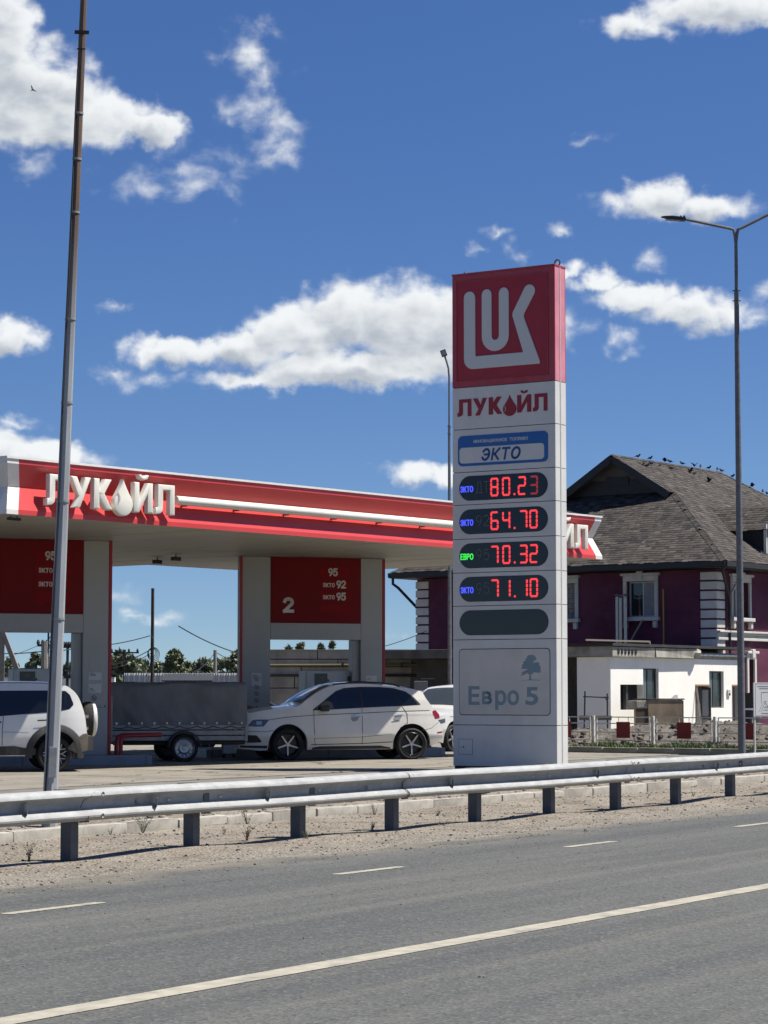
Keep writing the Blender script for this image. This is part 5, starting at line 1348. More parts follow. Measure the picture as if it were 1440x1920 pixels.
# ------------------------------------------------------------------ the person at the trailer, one arm stretched out
def person():
    pp = at(430, 1423, 52.6); P = thing('person', 'person in dark clothes behind the trailer stretching an arm over the crossover bonnet', 'person', (pp.x, pp.y, STN), 0); P.scale = (.95, .95, .95)
    V = [(0, 0, .93), (0, 0, 1.12), (.01, -.01, 1.34), (.03, -.03, 1.45), (.04, -.05, 1.50),            # pelvis, waist, chest, neck base, neck
         (.19, -.03, 1.37), (.36, -.10, 1.22), (.58, -.16, 1.18),                                       # right arm forward
         (-.18, .0, 1.36), (-.24, .02, 1.12), (-.20, -.08, .90),
         (.09, 0, .88), (.11, -.02, .50), (.10, .02, .09), (.11, -.13, .04), (-.09, 0, .88), (-.12, .0, .50), (-.13, .04, .09), (-.14, -.11, .04)]
    Ed = [(0, 1), (1, 2), (2, 3), (3, 4), (2, 5), (5, 6), (6, 7), (2, 8), (8, 9), (9, 10), (0, 11), (11, 12), (12, 13), (13, 14), (0, 15), (15, 16), (16, 17), (17, 18)]
    Rr = [.15, .15, .16, .075, .055, .065, .048, .034, .065, .048, .034, .10, .066, .048, .04, .10, .066, .048, .04]
    me = bpy.data.meshes.new('body'); me.from_pydata(V, Ed, []); o = bpy.data.objects.new('tmp_body', me); COL.objects.link(o)
    sk = o.modifiers.new('s', 'SKIN'); sk.use_smooth_shade = True
    for i, v in enumerate(me.skin_vertices[0].data): v.radius = (Rr[i], Rr[i] * (.72 if i < 3 else 1)); v.use_root = i == 0
    ss = o.modifiers.new('u', 'SUBSURF'); ss.levels = 2; ss.render_levels = 2
    dg = bpy.context.evaluated_depsgraph_get(); dg.update(); m2 = bpy.data.meshes.new_from_object(o.evaluated_get(dg)); bpy.data.objects.remove(o)
    for m in (mat('dark_shirt', (.02, .02, .026), .8), mat('skin', (.30, .16, .11), .5), mat('dark_trousers', (.018, .02, .03), .85), M_BLK): m2.materials.append(m)
    for p in m2.polygons:
        c = p.center; p.use_smooth = True
        p.material_index = 3 if c.z < .11 else 2 if c.z < .96 and abs(c.x) < .2 else 1 if (c.x > .27 or c.z > 1.46 or (c.x < -.2 and c.z < 1.2)) else 0
    link('body', m2, P)
    k = MB(); k.ico((.05, -.06, 1.62), .105, 3, (.85, 1.0, 1.15))
    for i, v in enumerate(k.v):
        x, y, z = v
        if y < -.15 and 1.58 < z < 1.63 and abs(x - .05) < .02: k.v[i] = (x, y - .018, z)
    k.ico((.05 - .092, -.05, 1.61), .024, 1, (.4, 1, 1.3)); k.ico((.05 + .092, -.05, 1.61), .024, 1, (.4, 1, 1.3)); k.build('head', MATS['skin'], P, smooth=60)
    k = MB(); k.ico((.05, -.045, 1.65), .112, 3, (.88, 1.0, 1.02)); k.v = [(x, max(y, -.135), max(z, 1.645 - (y + .045) * .5)) for x, y, z in k.v]; k.build('hair', mat('dark_hair', (.012, .010, .009), .7), P, smooth=60)
    k = MB()
    for sx, sy in ((.02, 0), (.082, 0)): k.ico((.05 - .05 + sx, -.158, 1.625), .011, 1)
    k.build('eyes', M_BLK, P)
    k = MB(); Mh = T(.60, -.165, 1.175) @ Rz(radians(-14)) @ Matrix.Rotation(radians(8), 4, 'Y')
    k.bbox(-.03, .075, -.038, .038, -.014, .014, b=.012, M=Mh)
    for yy, ln in ((-.029, .068), (-.010, .080), (.010, .075), (.029, .058)):
        k.tube([Mh @ Vector((.07, yy, 0)), Mh @ Vector((.07 + ln * .5, yy * 1.1, .004)), Mh @ Vector((.07 + ln * .8, yy * 1.1, -.008)), Mh @ Vector((.07 + ln, yy * 1.1, -.022))], [.0095, .009, .0085, .006], 7)
    k.tube([Mh @ Vector((.0, -.034, 0)), Mh @ Vector((.035, -.062, -.008)), Mh @ Vector((.065, -.07, -.016))], [.012, .0105, .007], 7); k.build('hand', MATS['skin'], P, smooth=60)
person()

# ------------------------------------------------------------------ purple house (local x along its lit side wall, y along its shaded front)
HR = radians(54); HK = at(1343, 1100, 75.0); G0 = .05
house = thing('purple_house', 'two-storey purple house with brown shingle roof and white corner blocks', 'house', (HK.x, HK.y, 0), HR)
HU = Vector((cos(HR), sin(HR), 0)); HV = Vector((-sin(HR), cos(HR), 0)); HO = Vector((HK.x, HK.y, 0))
def hv(px, py): u = plane_uv(px, py, HO, HV, HU); return u            # on the shaded front: (v, z)
def hu(px, py): return plane_uv(px, py, HO, HU, HV)                    # on the lit side: (u, z)
def _stucco(name, a, b):
    m = bpy.data.materials.new(name); m.use_nodes = True; t = NT(m.node_tree); p = t.n['Principled BSDF']; co = t.n.new('ShaderNodeTexCoord').outputs['Object']
    n = t.noise(co, .9, 6, .62).outputs[0]; f = t.noise(co, 16, 4, .6).outputs[0]
    c = t.mix(t.smooth(n, .3, .7), a, b); c = t.mix(t.math('MULTIPLY', t.smooth(f, .5, .8), .2), c, tuple(v * 1.5 for v in b))
    t.set(p.inputs['Base Color'], c); p.inputs['Roughness'].default_value = .85; p.inputs['Specular IOR Level'].default_value = .2; t.set(p.inputs['Normal'], t.bump(f, .35, .01)); MATS[name] = m; return m
M_PURP = _stucco('purple_stucco', (.085, .022, .045), (.125, .040, .068)); M_TRIMW = mat('plaster_white', (.62, .62, .60), .75, var=.08, vscale=2, bump=.2, bscale=30, dirt=((.3, .28, .25), .4, 1.5))
M_EAVE = mat('dark_eave', (.022, .022, .024), .6); M_GABLE = mat('gable_board', (.13, .12, .105), .8, var=.2, vscale=1.5); M_FRAME = mat('window_frame_dark', (.05, .052, .055), .5); M_WFR = mat('window_frame_white', (.55, .56, .57), .5)
M_PANE = mat('window_glass', (.03, .045, .05), .05, spec=.6); M_CURT = mat('curtain', (.30, .32, .34), .8, var=.1); M_DARKIN = mat('dark_interior', (.008, .008, .009), .9)
HW_, HL = 11.7, 15.3; ZW = 5.62
def wall_with_holes(name, m, M, x0, x1, z0, z1, holes, th, parent):
    """wall panel in local x,z with rectangular openings, thickness th behind it"""
    xs = sorted(set([x0, x1] + [a for h in holes for a in h[:2]])); zs2 = sorted(set([z0, z1] + [a for h in holes for a in h[2:]])); k = MB()
    for i in range(len(xs) - 1):
        for j in range(len(zs2) - 1):
            cx, cz = (xs[i] + xs[i + 1]) / 2, (zs2[j] + zs2[j + 1]) / 2
            if any(h[0] < cx < h[1] and h[2] < cz < h[3] for h in holes): continue
            k.add([M @ Vector(v) for v in ((xs[i], 0, zs2[j]), (xs[i + 1], 0, zs2[j]), (xs[i + 1], 0, zs2[j + 1]), (xs[i], 0, zs2[j + 1]))], [(0, 1, 2, 3)])
    for h in holes:
        a, b, c, d = h
        for (p, q) in (((a, c), (b, c)), ((b, c), (b, d)), ((b, d), (a, d)), ((a, d), (a, c))):
            k.add([M @ Vector(v) for v in ((p[0], 0, p[1]), (q[0], 0, q[1]), (q[0], th, q[1]), (p[0], th, p[1]))], [(0, 1, 2, 3)])
    return k.build(name, m, parent, fix=False)
MF = Matrix(((0, 1, 0, 0), (-1, 0, 0, 0), (0, 0, 1, 0), (0, 0, 0, 1)))   # front wall: local (s,d,z) -> (u=d, v=-s): s runs right when seen
MS = Matrix.Identity(4)                                                   # side wall: (s,d,z) -> (u=s, v=d)
def fs(px): return -hv(px, 1120)[0]
def fz(py): return hv(1200, py)[1]
w2 = (fs(1176), fs(1228), fz(1157), fz(1090)); w1 = (fs(1040), fs(1079), fz(1157), fz(1090)); w0 = (fs(905), fs(950), fz(1157), fz(1090))
wall_with_holes('front_wall', M_PURP, MF, -HW_, 0, G0, ZW, [w0, w1, w2], .3, house)
def ss(px): return hu(px, 1120)[0]
def sz(py, px=1385): return hu(px, py)[1]
sw = (ss(1373), ss(1403), sz(1158), sz(1092)); sw2 = (ss(1400.5), ss(1411), sz(1340), sz(1236))
swb = (8.2, 9.6, 3.3, 4.9)
wall_with_holes('side_wall', M_PURP, MS, 0, HL, G0, ZW, [sw, sw2, swb], .3, house)
MB().box(.02, HL, .02, HW_, G0, ZW - .02).build('inner_core', M_DARKIN, house) if False else None
k = MB(); k.add([(0, HW_, G0), (HL, HW_, G0), (HL, HW_, ZW), (0, HW_, ZW)], [(0, 1, 2, 3)]); k.add([(HL, 0, G0), (HL, HW_, G0), (HL, HW_, ZW), (HL, 0, ZW)], [(0, 1, 2, 3)]); k.build('rear_wall', M_PURP, house)
def window(M, h, bricked=False, surround=True, head=True):
    a, b, c, d = h; y = .16
    w = MB().box(a, b, .28, .29, c, d, M=M).build('window', M_DARKIN, house)
    if bricked:
        for j in range(7):
            for i in range(4):
                x0 = a + (b - a) * i / 4 + (.05 if j % 2 else 0); MB().bbox(x0 + .01, min(b, x0 + (b - a) / 4), .12, .2, c + (d - c) * j / 7 + .008, c + (d - c) * (j + 1) / 7, b=.008, M=M).build('brick', mat('grey_block', (.27, .27, .26), .85, var=.25, vscale=3), w)
    else:
        f = .05
        for (p, q, r, s) in ((a, b, c, c + f), (a, b, d - f, d), (a, a + f, c + f, d - f), (b - f, b, c + f, d - f), ((a + b) / 2 - f / 2, (a + b) / 2 + f / 2, c + f, d - f)): MB().box(p, q, y, y + .06, r, s, M=M).build('frame', M_WFR, w)
        MB().box((a + b) / 2 + f / 2, b - f, y + .03, y + .036, c + f, d - f, M=M).build('pane', M_CURT, w); MB().box(a + f, (a + b) / 2 - f / 2, y + .03, y + .036, c + f, d - f, M=M).build('pane', M_PANE, w)
    if surround:
        t = .13
        for (p, q, r, s) in ((a - t, a - .004, c, d), (b + .004, b + t, c, d)): MB().bbox(p, q, -.06, .02, r, s, b=.012, M=M).build('surround', M_TRIMW, w)
        MB().bbox(a - t, b + t, -.062, .02, d + .004, d + .18, b=.012, M=M).build('surround', M_TRIMW, w)
        if head:
            MB().bbox(a - t - .07, b + t + .07, -.13, .02, d + .184, d + .27, b=.02, M=M).build('cornice', M_TRIMW, w); MB().bbox((a + b) / 2 - .11, (a + b) / 2 + .11, -.15, .02, d + .03, d + .33, b=.03, M=M).build('keystone', M_TRIMW, w)
        MB().bbox(a - t - .06, b + t + .06, -.16, .02, c - .13, c - .004, b=.02, M=M).build('sill', M_TRIMW, w)
        for x in (a - t + .02, b + t - .17): MB().bbox(x, x + .15, -.12, .02, c - .36, c - .134, b=.03, M=M).build('sill_bracket', M_TRIMW, w)
window(MF, w2); window(MF, w1, bricked=True); window(MF, w0); window(MS, sw, head=True); window(MS, sw2); window(MS, swb)
# corner blocks
zq0, zq1 = hv(1330, 1213)[1], hv(1330, 1069)[1]; n = 8; ph = (zq1 - zq0) / n
for i in range(-3, n):
    z0 = zq0 + i * ph; z1 = z0 + ph * .82
    if z0 < .3: continue
    MB().bbox(-.045, .50, -.045, .56, z0, z1, b=.025).build('corner_block', M_TRIMW, house)
    MB().bbox(-.045, .3, HW_ - .50, HW_ + .045, z0, z1, b=.025).build('corner_block', M_TRIMW, house)
# belt course on the lit side
zc0, zc1 = hu(1380, 1201)[1], hu(1380, 1183)[1]
for a, b, o in ((0, .30, .10), (.30, .55, .05), (.55, .78, .09), (.78, 1.0, .16)): MB().bbox(-.06, HL, -o, .0, zc0 + (zc1 - zc0) * a, zc0 + (zc1 - zc0) * b - .004, b=.012).build('belt_course', M_TRIMW, house)
# drain pipes and brackets
def pipe(pts, r, m, name='downpipe', parent=house): k = MB(); k.tube(pts, r, 10); return k.build(name, m, parent, smooth=True)
pipe([(-.62, -.62, 5.72), (-.5, -.5, 5.5), (.62, -.12, 4.75), (.66, -.12, 4.5), (.66, -.12, 1.2)], .045, M_EAVE)
pipe([(-.62, 12.30, 5.72), (-.62, 12.30, 5.45), (-.45, 12.2, 5.32), (.15, 11.8, 4.62), (.4, 11.78, 4.4), (.4, 11.78, .3)], .05, M_EAVE)
pipe([(1.02, -.08, 5.4), (1.02, -.08, 3.9)], .014, M_TRIMW, 'conduit'); pipe([(.9, -.1, 4.9), (1.35, -.12, 5.35)], .03, M_TRIMW, 'bracket'); pipe([(3.9, -.08, 4.7), (4.35, -.12, 5.1)], .03, M_TRIMW, 'bracket'); pipe([(4.35, -.12, 5.2), (4.45, -.12, 1.0)], .05, M_EAVE)
# roof
ZE, ZR, VM, OV = 5.84, 9.92, 5.85, .7; SL = (ZR - ZE) / (VM + OV)
UG = 3.9; ZG = 8.56; vg = (ZG - ZE) / SL - OV; URE = 11.4
M_SHB = mat('shingle_bed', (.014, .012, .011), .9)
roof = MB()
E0, E1, E2, E3 = (-OV, -OV, ZE), (-OV, HW_ + OV, ZE), (HL + OV, HW_ + OV, ZE), (HL + OV, -OV, ZE)
gR, gL = (UG, vg, ZG), (UG, HW_ - vg, ZG)
PK = (UG - .45, VM, ZR); PKi = (UG, VM, ZR); RE = (URE, VM, ZR); vR, vL = (UG - .45, vg - .05, ZG - .03), (UG - .45, HW_ - vg + .05, ZG - .03)
roof.add([E0, gR, gL, E1], [(0, 1, 2, 3)]); roof.add([E0, E3, RE, PKi, gR], [(0, 1, 2, 3, 4)]); roof.add([E1, gL, PKi, RE, E2], [(0, 1, 2, 3, 4)]); roof.add([E3, E2, RE], [(0, 1, 2)])
roof.add([PK, PKi, gR, vR], [(0, 1, 2, 3)]); roof.add([PK, PKi, gL, vL], [(0, 1, 2, 3)])
rf = roof.build('roof', M_SHB, house, fix=False)
k = MB(); k.add([(UG - .02, vg + .1, ZG), (UG - .02, HW_ - vg - .1, ZG), (UG - .02, VM, ZR - .06)], [(0, 1, 2)]); k.build('gable', M_GABLE, rf)
k = MB(); k.add([(UG - .06, vg + .2, ZG), (UG - .06, HW_ - vg - .2, ZG), (UG - .06, HW_ - vg - 1.1, ZG + .5), (UG - .06, vg + 1.1, ZG + .5)], [(0, 1, 2, 3)]); k.box(UG - .09, UG - .065, VM - .45, VM + .45, ZG + .3, ZG + .62); k.build('gable_louvre', M_EAVE, rf)
k = MB()
for a, b in ((PK, vR), (PK, vL)): k.bar((a[0] - .02, a[1], a[2] - .13), (b[0] - .02, b[1], b[2] - .13), .05, .26)
k.build('verge_board', M_EAVE, rf)
for a, b in (((-OV, -OV), (-OV, HW_ + OV)), ((-OV, -OV), (HL + OV, -OV))):
    k = MB(); k.bar((a[0] - .03, a[1] - .03, ZE - .10), (b[0] - (.03 if b[0] < 1 else 0), b[1] - (.03 if b[1] < 1 else 0), ZE - .10), .12, .16); k.build('gutter', M_EAVE, rf)
k = MB(); k.box(-OV, HL + OV, -OV, HW_ + OV, ZE - .20, ZE - .17); k.build('eave_soffit', M_EAVE, rf)
SHM = [mat('shingle_%s' % n, c, .9, var=.12, vscale=4) for n, c in (('umber', (.032, .027, .0235)), ('walnut', (.045, .038, .033)), ('clay', (.060, .051, .044)), ('soot', (.014, .012, .011)), ('tan', (.085, .073, .064)))]
def inside(p, poly):
    c = False; j = len(poly) - 1
    for i in range(len(poly)):
        if (poly[i][1] > p[1]) != (poly[j][1] > p[1]) and p[0] < (poly[j][0] - poly[i][0]) * (p[1] - poly[i][1]) / (poly[j][1] - poly[i][1]) + poly[i][0]: c = not c
        j = i
    return c
def shingles(poly3, along, name='shingles', parent=None, course=.165):
    P = [Vector(p) for p in poly3]; O = P[0]; a = Vector(along).normalized(); nrm = (P[1] - P[0]).cross(P[2] - P[0]).normalized()
    if nrm.z < 0: nrm = -nrm
    b = nrm.cross(a).normalized()
    if b.z < 0: b = -b
    poly = [((p - O).dot(a), (p - O).dot(b)) for p in P]; k = MB()
    t0, t1 = min(q[1] for q in poly), max(q[1] for q in poly); s0, s1 = min(q[0] for q in poly), max(q[0] for q in poly)
    t = t0; r = 0
    while t < t1:
        s = s0 - random.uniform(0, .4)
        while s < s1:
            w = random.choice((.15, .20, .24, .28)); tt = t + random.choice((0, 0, -.02, -.045))
            if inside((s + w / 2, t + course * .5), poly):
                k.cur = random.choices(range(5), (3, 4, 3, 1.6, .9))[0]
                lo, hi = .016, .004
                q = [(s + .004, tt, lo), (s + w - .004, tt, lo), (s + w - .004, t + course * 1.15, hi), (s + .004, t + course * 1.15, hi), (s + .004, tt, .001), (s + w - .004, tt, .001)]
                k.add([O + a * x + b * y + nrm * z for x, y, z in q], [(0, 1, 2, 3), (4, 5, 1, 0)])
            s += w
        t += course; r += 1
    o = k.build(name, SHM, parent or rf, fix=False); return tag(o, kind='stuff')
shingles([E0, gR, gL, E1], (0, 1, 0)); shingles([E0, E3, RE, PKi, gR], (1, 0, 0)); shingles([gR, PKi, PK, vR], (1, 0, 0))
k = MB()
def pn(p, q, r): n = (Vector(q) - Vector(p)).cross(Vector(r) - Vector(p)).normalized(); return n if n.z > 0 else -n
NF, NR, NL_, NB = pn(E0, gR, gL), pn(E0, E3, RE), pn(E1, gL, RE), pn(E3, E2, RE)
for A_, B_, n1, n2 in ((E0, gR, NF, NR), (PK, RE, NR, NL_), (RE, E3, NR, NB)):
    A_, B_ = Vector(A_), Vector(B_); d = (B_ - A_).normalized(); n = int((B_ - A_).length / .22)
    for i in range(n):
        p, q = A_.lerp(B_, i / n), A_.lerp(B_, (i + 1.15) / n); k.cur = random.choices(range(5), (3, 4, 3, 1, 1))[0]
        for m in (n1, n2):
            s = d.cross(m).normalized(); s = s if s.z < 0 else -s
            k.add([p + m * .030, q + m * .022, q + s * .15 + m * .020, p + s * .15 + m * .026], [(0, 1, 2, 3)])
tag(k.build('hip_caps', SHM, rf, fix=False), kind='stuff')
# dormer on the lit slope
du, dv, zw, zr2, du2 = 3.5, 0.0, 7.15, 8.02, 4.95
def zsl(v): return ZE + SL * (v + OV)
dor = MB(); vb = (zw - ZE) / SL - OV; dor.add([(du, dv, zsl(dv)), (du, vb, zw), (du, dv, zw)], [(0, 1, 2)]); dor.add([(du, dv, zsl(dv)), (du, dv, zw), (du2, dv, zr2), (2 * du2 - du, dv, zw), (2 * du2 - du, dv, zsl(dv))], [(0, 1, 2, 3, 4)])
dm = dor.build('dormer', mat('dormer_cladding', (.03, .027, .025), .85, var=.3, vscale=3), rf)
vr = (zr2 - ZE) / SL - OV
k = MB(); D0, D1, D2, D3 = (du - .15, dv - .25, zw - .09), (du - .15, vb - .1, zw - .09), (du2, vr, zr2), (du2, dv - .25, zr2); k.add([D0, D1, D2, D3], [(0, 1, 2, 3)]); k.add([D3, D2, (2 * du2 - du + .15, vb, zw - .09), (2 * du2 - du + .15, dv - .25, zw - .09)], [(0, 1, 2, 3)]); k.build('dormer_roof', M_SHB, rf)
shingles([D0, D3, D2, D1], (0, 1, 0), 'dormer_shingles'); k = MB(); k.bar((du - .1, dv - .05, zsl(dv)), (du - .1, dv - .05, zw + .1), .08, .10); k.build('dormer_lit_edge', M_TRIMW, rf)  # white bar stands in for the sunlit edge of the dormer front
# wall-mounted flues, yellow gas pipe, prop
M_FLUE = mat('flue_steel', (.42, .43, .44), .3, .75)
for i, (px, t) in enumerate(((1167.5, 1120), (1174, 1122), (1183, 1121))):
    v, zt = hv(px, t); z0 = hv(px, 1212)[1]
    fl_ = thing('steel_flue', 'shiny steel flue pipe before the purple wall, %s of three' % ('left', 'middle', 'right')[i], 'flue', (HK.x + HV.x * v - HU.x * .35, HK.y + HV.y * v - HU.y * .35, 0), HR, 'steel flues by the purple wall')
    k = MB(); k.tube([(0, 0, z0 - .3), (0, 0, zt)], .062, 14); k.build('pipe', M_FLUE, fl_, smooth=True)
    for zz in (z0 + .7, z0 + 1.3): k = MB(); k.lathe([(.06, -.02), (.069, -.015), (.069, .015), (.06, .02)], 14, T(0, 0, zz)); k.build('joint_ring', M_FLUE, fl_, smooth=True)
    k = MB(); k.lathe([(.09, .06), (.095, .07), (.01, .12)], 14, T(0, 0, zt)); k.tube([(.05, 0, zt - .02), (.05, 0, zt + .08)], .006, 5); k.tube([(-.05, 0, zt - .02), (-.05, 0, zt + .08)], .006, 5); k.build('cowl', M_FLUE, fl_)
v, zt = hv(1246.5, 1105); pipe([(-.10, v, 2.9), (-.10, v, zt)], .026, mat('gas_yellow', (.42, .26, .05), .5), 'gas_pipe')
v0, z0 = hv(1190, 1205); v1, z1 = hv(1212, 1163); k = MB(); k.bar((-.3, v0, z0), (-.25, v1, z1), .08, .04); k.build('timber_prop', mat('pale_timber', (.32, .28, .23), .8), house)

# birds on the ridge
M_BIRD = mat('bird_black', (.008, .008, .010), .7)
def bird(loc, rot, spread=0.0, label='', group='small dark birds on the house roof'):
    b = thing('bird', label, 'bird', loc, rot, group); b.scale = (.6, .6, .6)
    k = MB(); k.ico((0, 0, .10), .085, 2, (1.35, .75, .8)); k.ico((.12, 0, .19), .048, 2); k.tube([(.08, 0, .13), (.12, 0, .18)], [.055, .04], 8); k.add([(.155, -.012, .195), (.155, .012, .195), (.205, 0, .185), (.155, 0, .178)], [(0, 1, 2), (0, 2, 3), (1, 3, 2)])
    k.add([(-.08, -.03, .10), (-.08, .03, .10), (-.24, .035, .055), (-.24, -.035, .055), (-.08, 0, .075), (-.24, 0, .045)], [(0, 1, 2, 3), (4, 5, 2, 1), (4, 0, 3, 5)])
    k.tube([(.02, -.03, .06), (.03, -.03, 0)], .008, 5); k.tube([(.02, .03, .06), (.03, .03, 0)], .008, 5); k.build('body', M_BIRD, b, smooth=60)
    for sg in (-1, 1):
        k = MB()
        if spread: k.add([(.06, sg * .04, .13), (-.10, sg * .04, .12), (-.08, sg * (.14 + .2 * spread), .14 + .2 * spread), (.02, sg * (.18 + .28 * spread), .16 + .26 * spread), (.08, sg * .15, .16 + .1 * spread)], [(0, 1, 2, 3, 4)])
        else: k.add([(.06, sg * .066, .14), (-.02, sg * .07, .05), (-.17, sg * .03, .07), (-.06, sg * .055, .135)], [(0, 1, 2, 3)])
        k.build('wing', M_BIRD, b)
    return b
def ridge_pt(px):                               # point on the ridge line seen at column px
    best = None
    for i in range(400):
        u = PK[0] + (URE - PK[0]) * i / 399; w = HO + HU * u + HV * VM
        x = 720 + F_PX * w.x / (w.y * cos(PITCH) + (ZR - EYE) * sin(PITCH))
        if best is None or abs(x - px) < best[0]: best = (abs(x - px), w)
    return Vector((best[1].x, best[1].y, ZR + .05))
def slope_pt(px, py):
    n = Vector((HV.x * -SL, HV.y * -SL, 1)).normalized(); O = HO + HV * VM + Vector((0, 0, ZR)); d = ray(px, py); k = (O - Vector((0, 0, EYE))).dot(n) / d.dot(n)
    return Vector((0, 0, EYE)) + d * k + Vector((0, 0, .03))
ORD = 'first second third fourth fifth sixth seventh eighth ninth'.split()
for i, px in enumerate((1196, 1219, 1247, 1257, 1280, 1302, 1313, 1329, 1345)):
    bird(ridge_pt(px), random.uniform(-1, 4), 0 if i not in (2, 5) else .4, '%s black bird from the peak along the roof ridge' % ORD[i])
for i, (px, py) in enumerate(((1207, 873), (1213, 877), (1221, 873), (1238, 875), (1259, 882), (1295, 887), (1303, 891), (1330, 905))):
    bird(slope_pt(px, py), random.uniform(-1, 4), .5 if i in (0, 5, 7) else 0, '%s black bird from the left on the shingles just below the ridge' % ORD[i])
def hip_pt(px):
    a, b = Vector(RE), Vector(E3); best = None
    for i in range(300):
        q = a.lerp(b, i / 299); w = HO + HU * q.x + HV * q.y; x = 720 + F_PX * w.x / (w.y * cos(PITCH) + (q.z - EYE) * sin(PITCH))
        if best is None or abs(x - px) < best[0]: best = (abs(x - px), Vector((w.x, w.y, q.z + .05)))
    return best[1]
for i, px in enumerate((1353, 1374, 1410, 1430, 1438)): bird(hip_pt(px), random.uniform(-1, 4), .5 if i == 2 else 0, '%s black bird on the falling right edge of the roof' % ORD[i])
fb_ = at(60, 170, 70); fbd = bird(fb_, 2.2, 1.0, 'small dark bird flying in front of the big cloud at upper left', 'birds in flight'); fbd.rotation_euler = (radians(60), radians(-30), 1.0); fbd.scale = (.3, .3, .3)

# ------------------------------------------------------------------ white annex before the house
JO = at(1145, 1300, 68.0); JO.z = 0
annex = thing('white_annex', 'low whitewashed annex with a concrete slab roof before the purple house', 'building', JO, HR)
M_LIME = mat('limewash', (.90, .90, .88), .8, var=.03, vscale=1.2, bump=.15, bscale=12); M_SLAB = mat('old_slab', (.30, .29, .265), .9, var=.3, vscale=2, bump=.5, bscale=20, dirt=((.08, .075, .07), .7, 2.2))
def ju(px, py): return plane_uv(px, py, JO, HU, HV)
def js(px): return ju(px, 1290)[0]
def jz(py): return ju(1260, py)[1]
AH = 2.70
wa = (js(1206), js(1235), jz(1330), jz(1254)); wa2 = (js(1163), js(1206) - .002, jz(1330), jz(1284)); wb = (js(1330), js(1357), jz(1328), jz(1257)); dr_ = (js(1304), js(1330) - .002, .1, jz(1286)); d2 = (js(1373), js(1388), .1, jz(1286))
wall_with_holes('lit_wall', M_LIME, MS, 0, 8.16, -.3, AH, [wa, wa2, wb, dr_, d2], .22, annex)
k = MB(); k.add([(0, 0, -.3), (0, 1.13, -.3), (0, 1.13, AH), (0, 0, AH)], [(0, 1, 2, 3)]); k.build('end_wall', M_LIME, annex)
k = MB(); k.add([(0, 1.13, -.3), (1.5, 1.13, -.3), (1.5, 1.13, AH), (0, 1.13, AH)], [(0, 1, 2, 3)]); k.add([(1.5, 1.13, -.3), (1.5, 9, -.3), (1.5, 9, AH), (1.5, 1.13, AH)], [(0, 1, 2, 3)]); k.build('recess_wall', mat('shaded_recess', (.075, .075, .078), .9, var=.3, vscale=1.5), annex)  # dark colour stands in for the shade of the set-back opening
k = MB(); k.add([(8.16, 0, -.3), (8.16, 1.0, -.3), (8.16, 1.0, AH), (8.16, 0, AH)], [(0, 1, 2, 3)]); k.build('end_wall', M_LIME, annex)
for h, nm in ((wa, 'window'), (wb, 'window')):
    a, b, c, d = h; w = MB().box(a, b, .21, .218, c, d).build(nm, M_DARKIN, annex); f = .045
    for (p, q, r, s) in ((a, b, c, c + f), (a, b, d - f, d), (a, a + f, c + f, d - f), (b - f, b, c + f, d - f), (a + (b - a) * .42, a + (b - a) * .42 + f, c + f, d - f)): MB().box(p, q, .09, .14, r, s).build('frame', M_FRAME, w)
    MB().box(a + (b - a) * .42 + f, b - f, .11, .116, c + f, d - f).build('pane', M_PANE, w); MB().box(a + f, a + (b - a) * .42, .11, .116, c + f, d - f).build('pane', mat('pale_pane', (.10, .13, .15), .06, spec=.6), w)
MB().box(wa2[0], wa2[1], .21, .218, wa2[2], wa2[3]).build('opening', M_DARKIN, annex); MB().box(wa2[0] + .5, wa2[0] + .62, .1, .2, wa2[2], wa2[3]).build('opening_post', M_FRAME, annex)
for h in (dr_, d2):
    a, b, c, d = h; q = MB().box(a, b, .21, .218, c, d).build('doorway', mat('dim_room', (.10, .10, .105), .9), annex); MB().box(a - .02, b, -.01, .2, d, d + .05).build('lintel', mat('raw_timber', (.35, .22, .11), .8), q); MB().box(a - .02, a + .05, -.008, .2, c, d).build('frame', mat('brown_frame', (.08, .04, .03), .6), q)
# door leaf swung open
dl_ = thing('door_leaf', 'open white panelled door leaf in dark frame leaning at the annex doorway', 'door', JO + HU * dr_[1] - HV * .05, HR + radians(-70))
ah = jz(1289); k = MB()
for (p, q, r, s) in ((0, .07, 0, ah), (.66, .73, 0, ah), (.07, .66, 0, .12), (.07, .66, ah - .07, ah), (.07, .66, .85, .93)): k.box(-q, -p, 0, .05, r, s)
k.build('frame', M_FRAME, dl_); MB().box(-.66, -.07, .02, .03, .93, ah - .07).build('pane', mat('milky_pane', (.55, .58, .6), .2), dl_); MB().box(-.66, -.07, .02, .03, .12, .85).build('panel', M_WFR, dl_)
k = MB(); k.tube([(-.06, -.03, 1.0), (-.06, -.06, 1.02), (-.16, -.06, 1.02)], .01, 6); k.build('handle', M_CHR, dl_)
u0 = js(1365); z0 = jz(1300); cb_ = MB().bbox(u0 - .09, u0 + .09, -.05, -.003, z0 - .08, z0 + .12, b=.01).build('meter_box', M_WFR, annex); MB().box(u0 - .05, u0 + .06, -.056, -.052, z0 - .05, z0).build('meter_window', M_DARKIN, cb_)
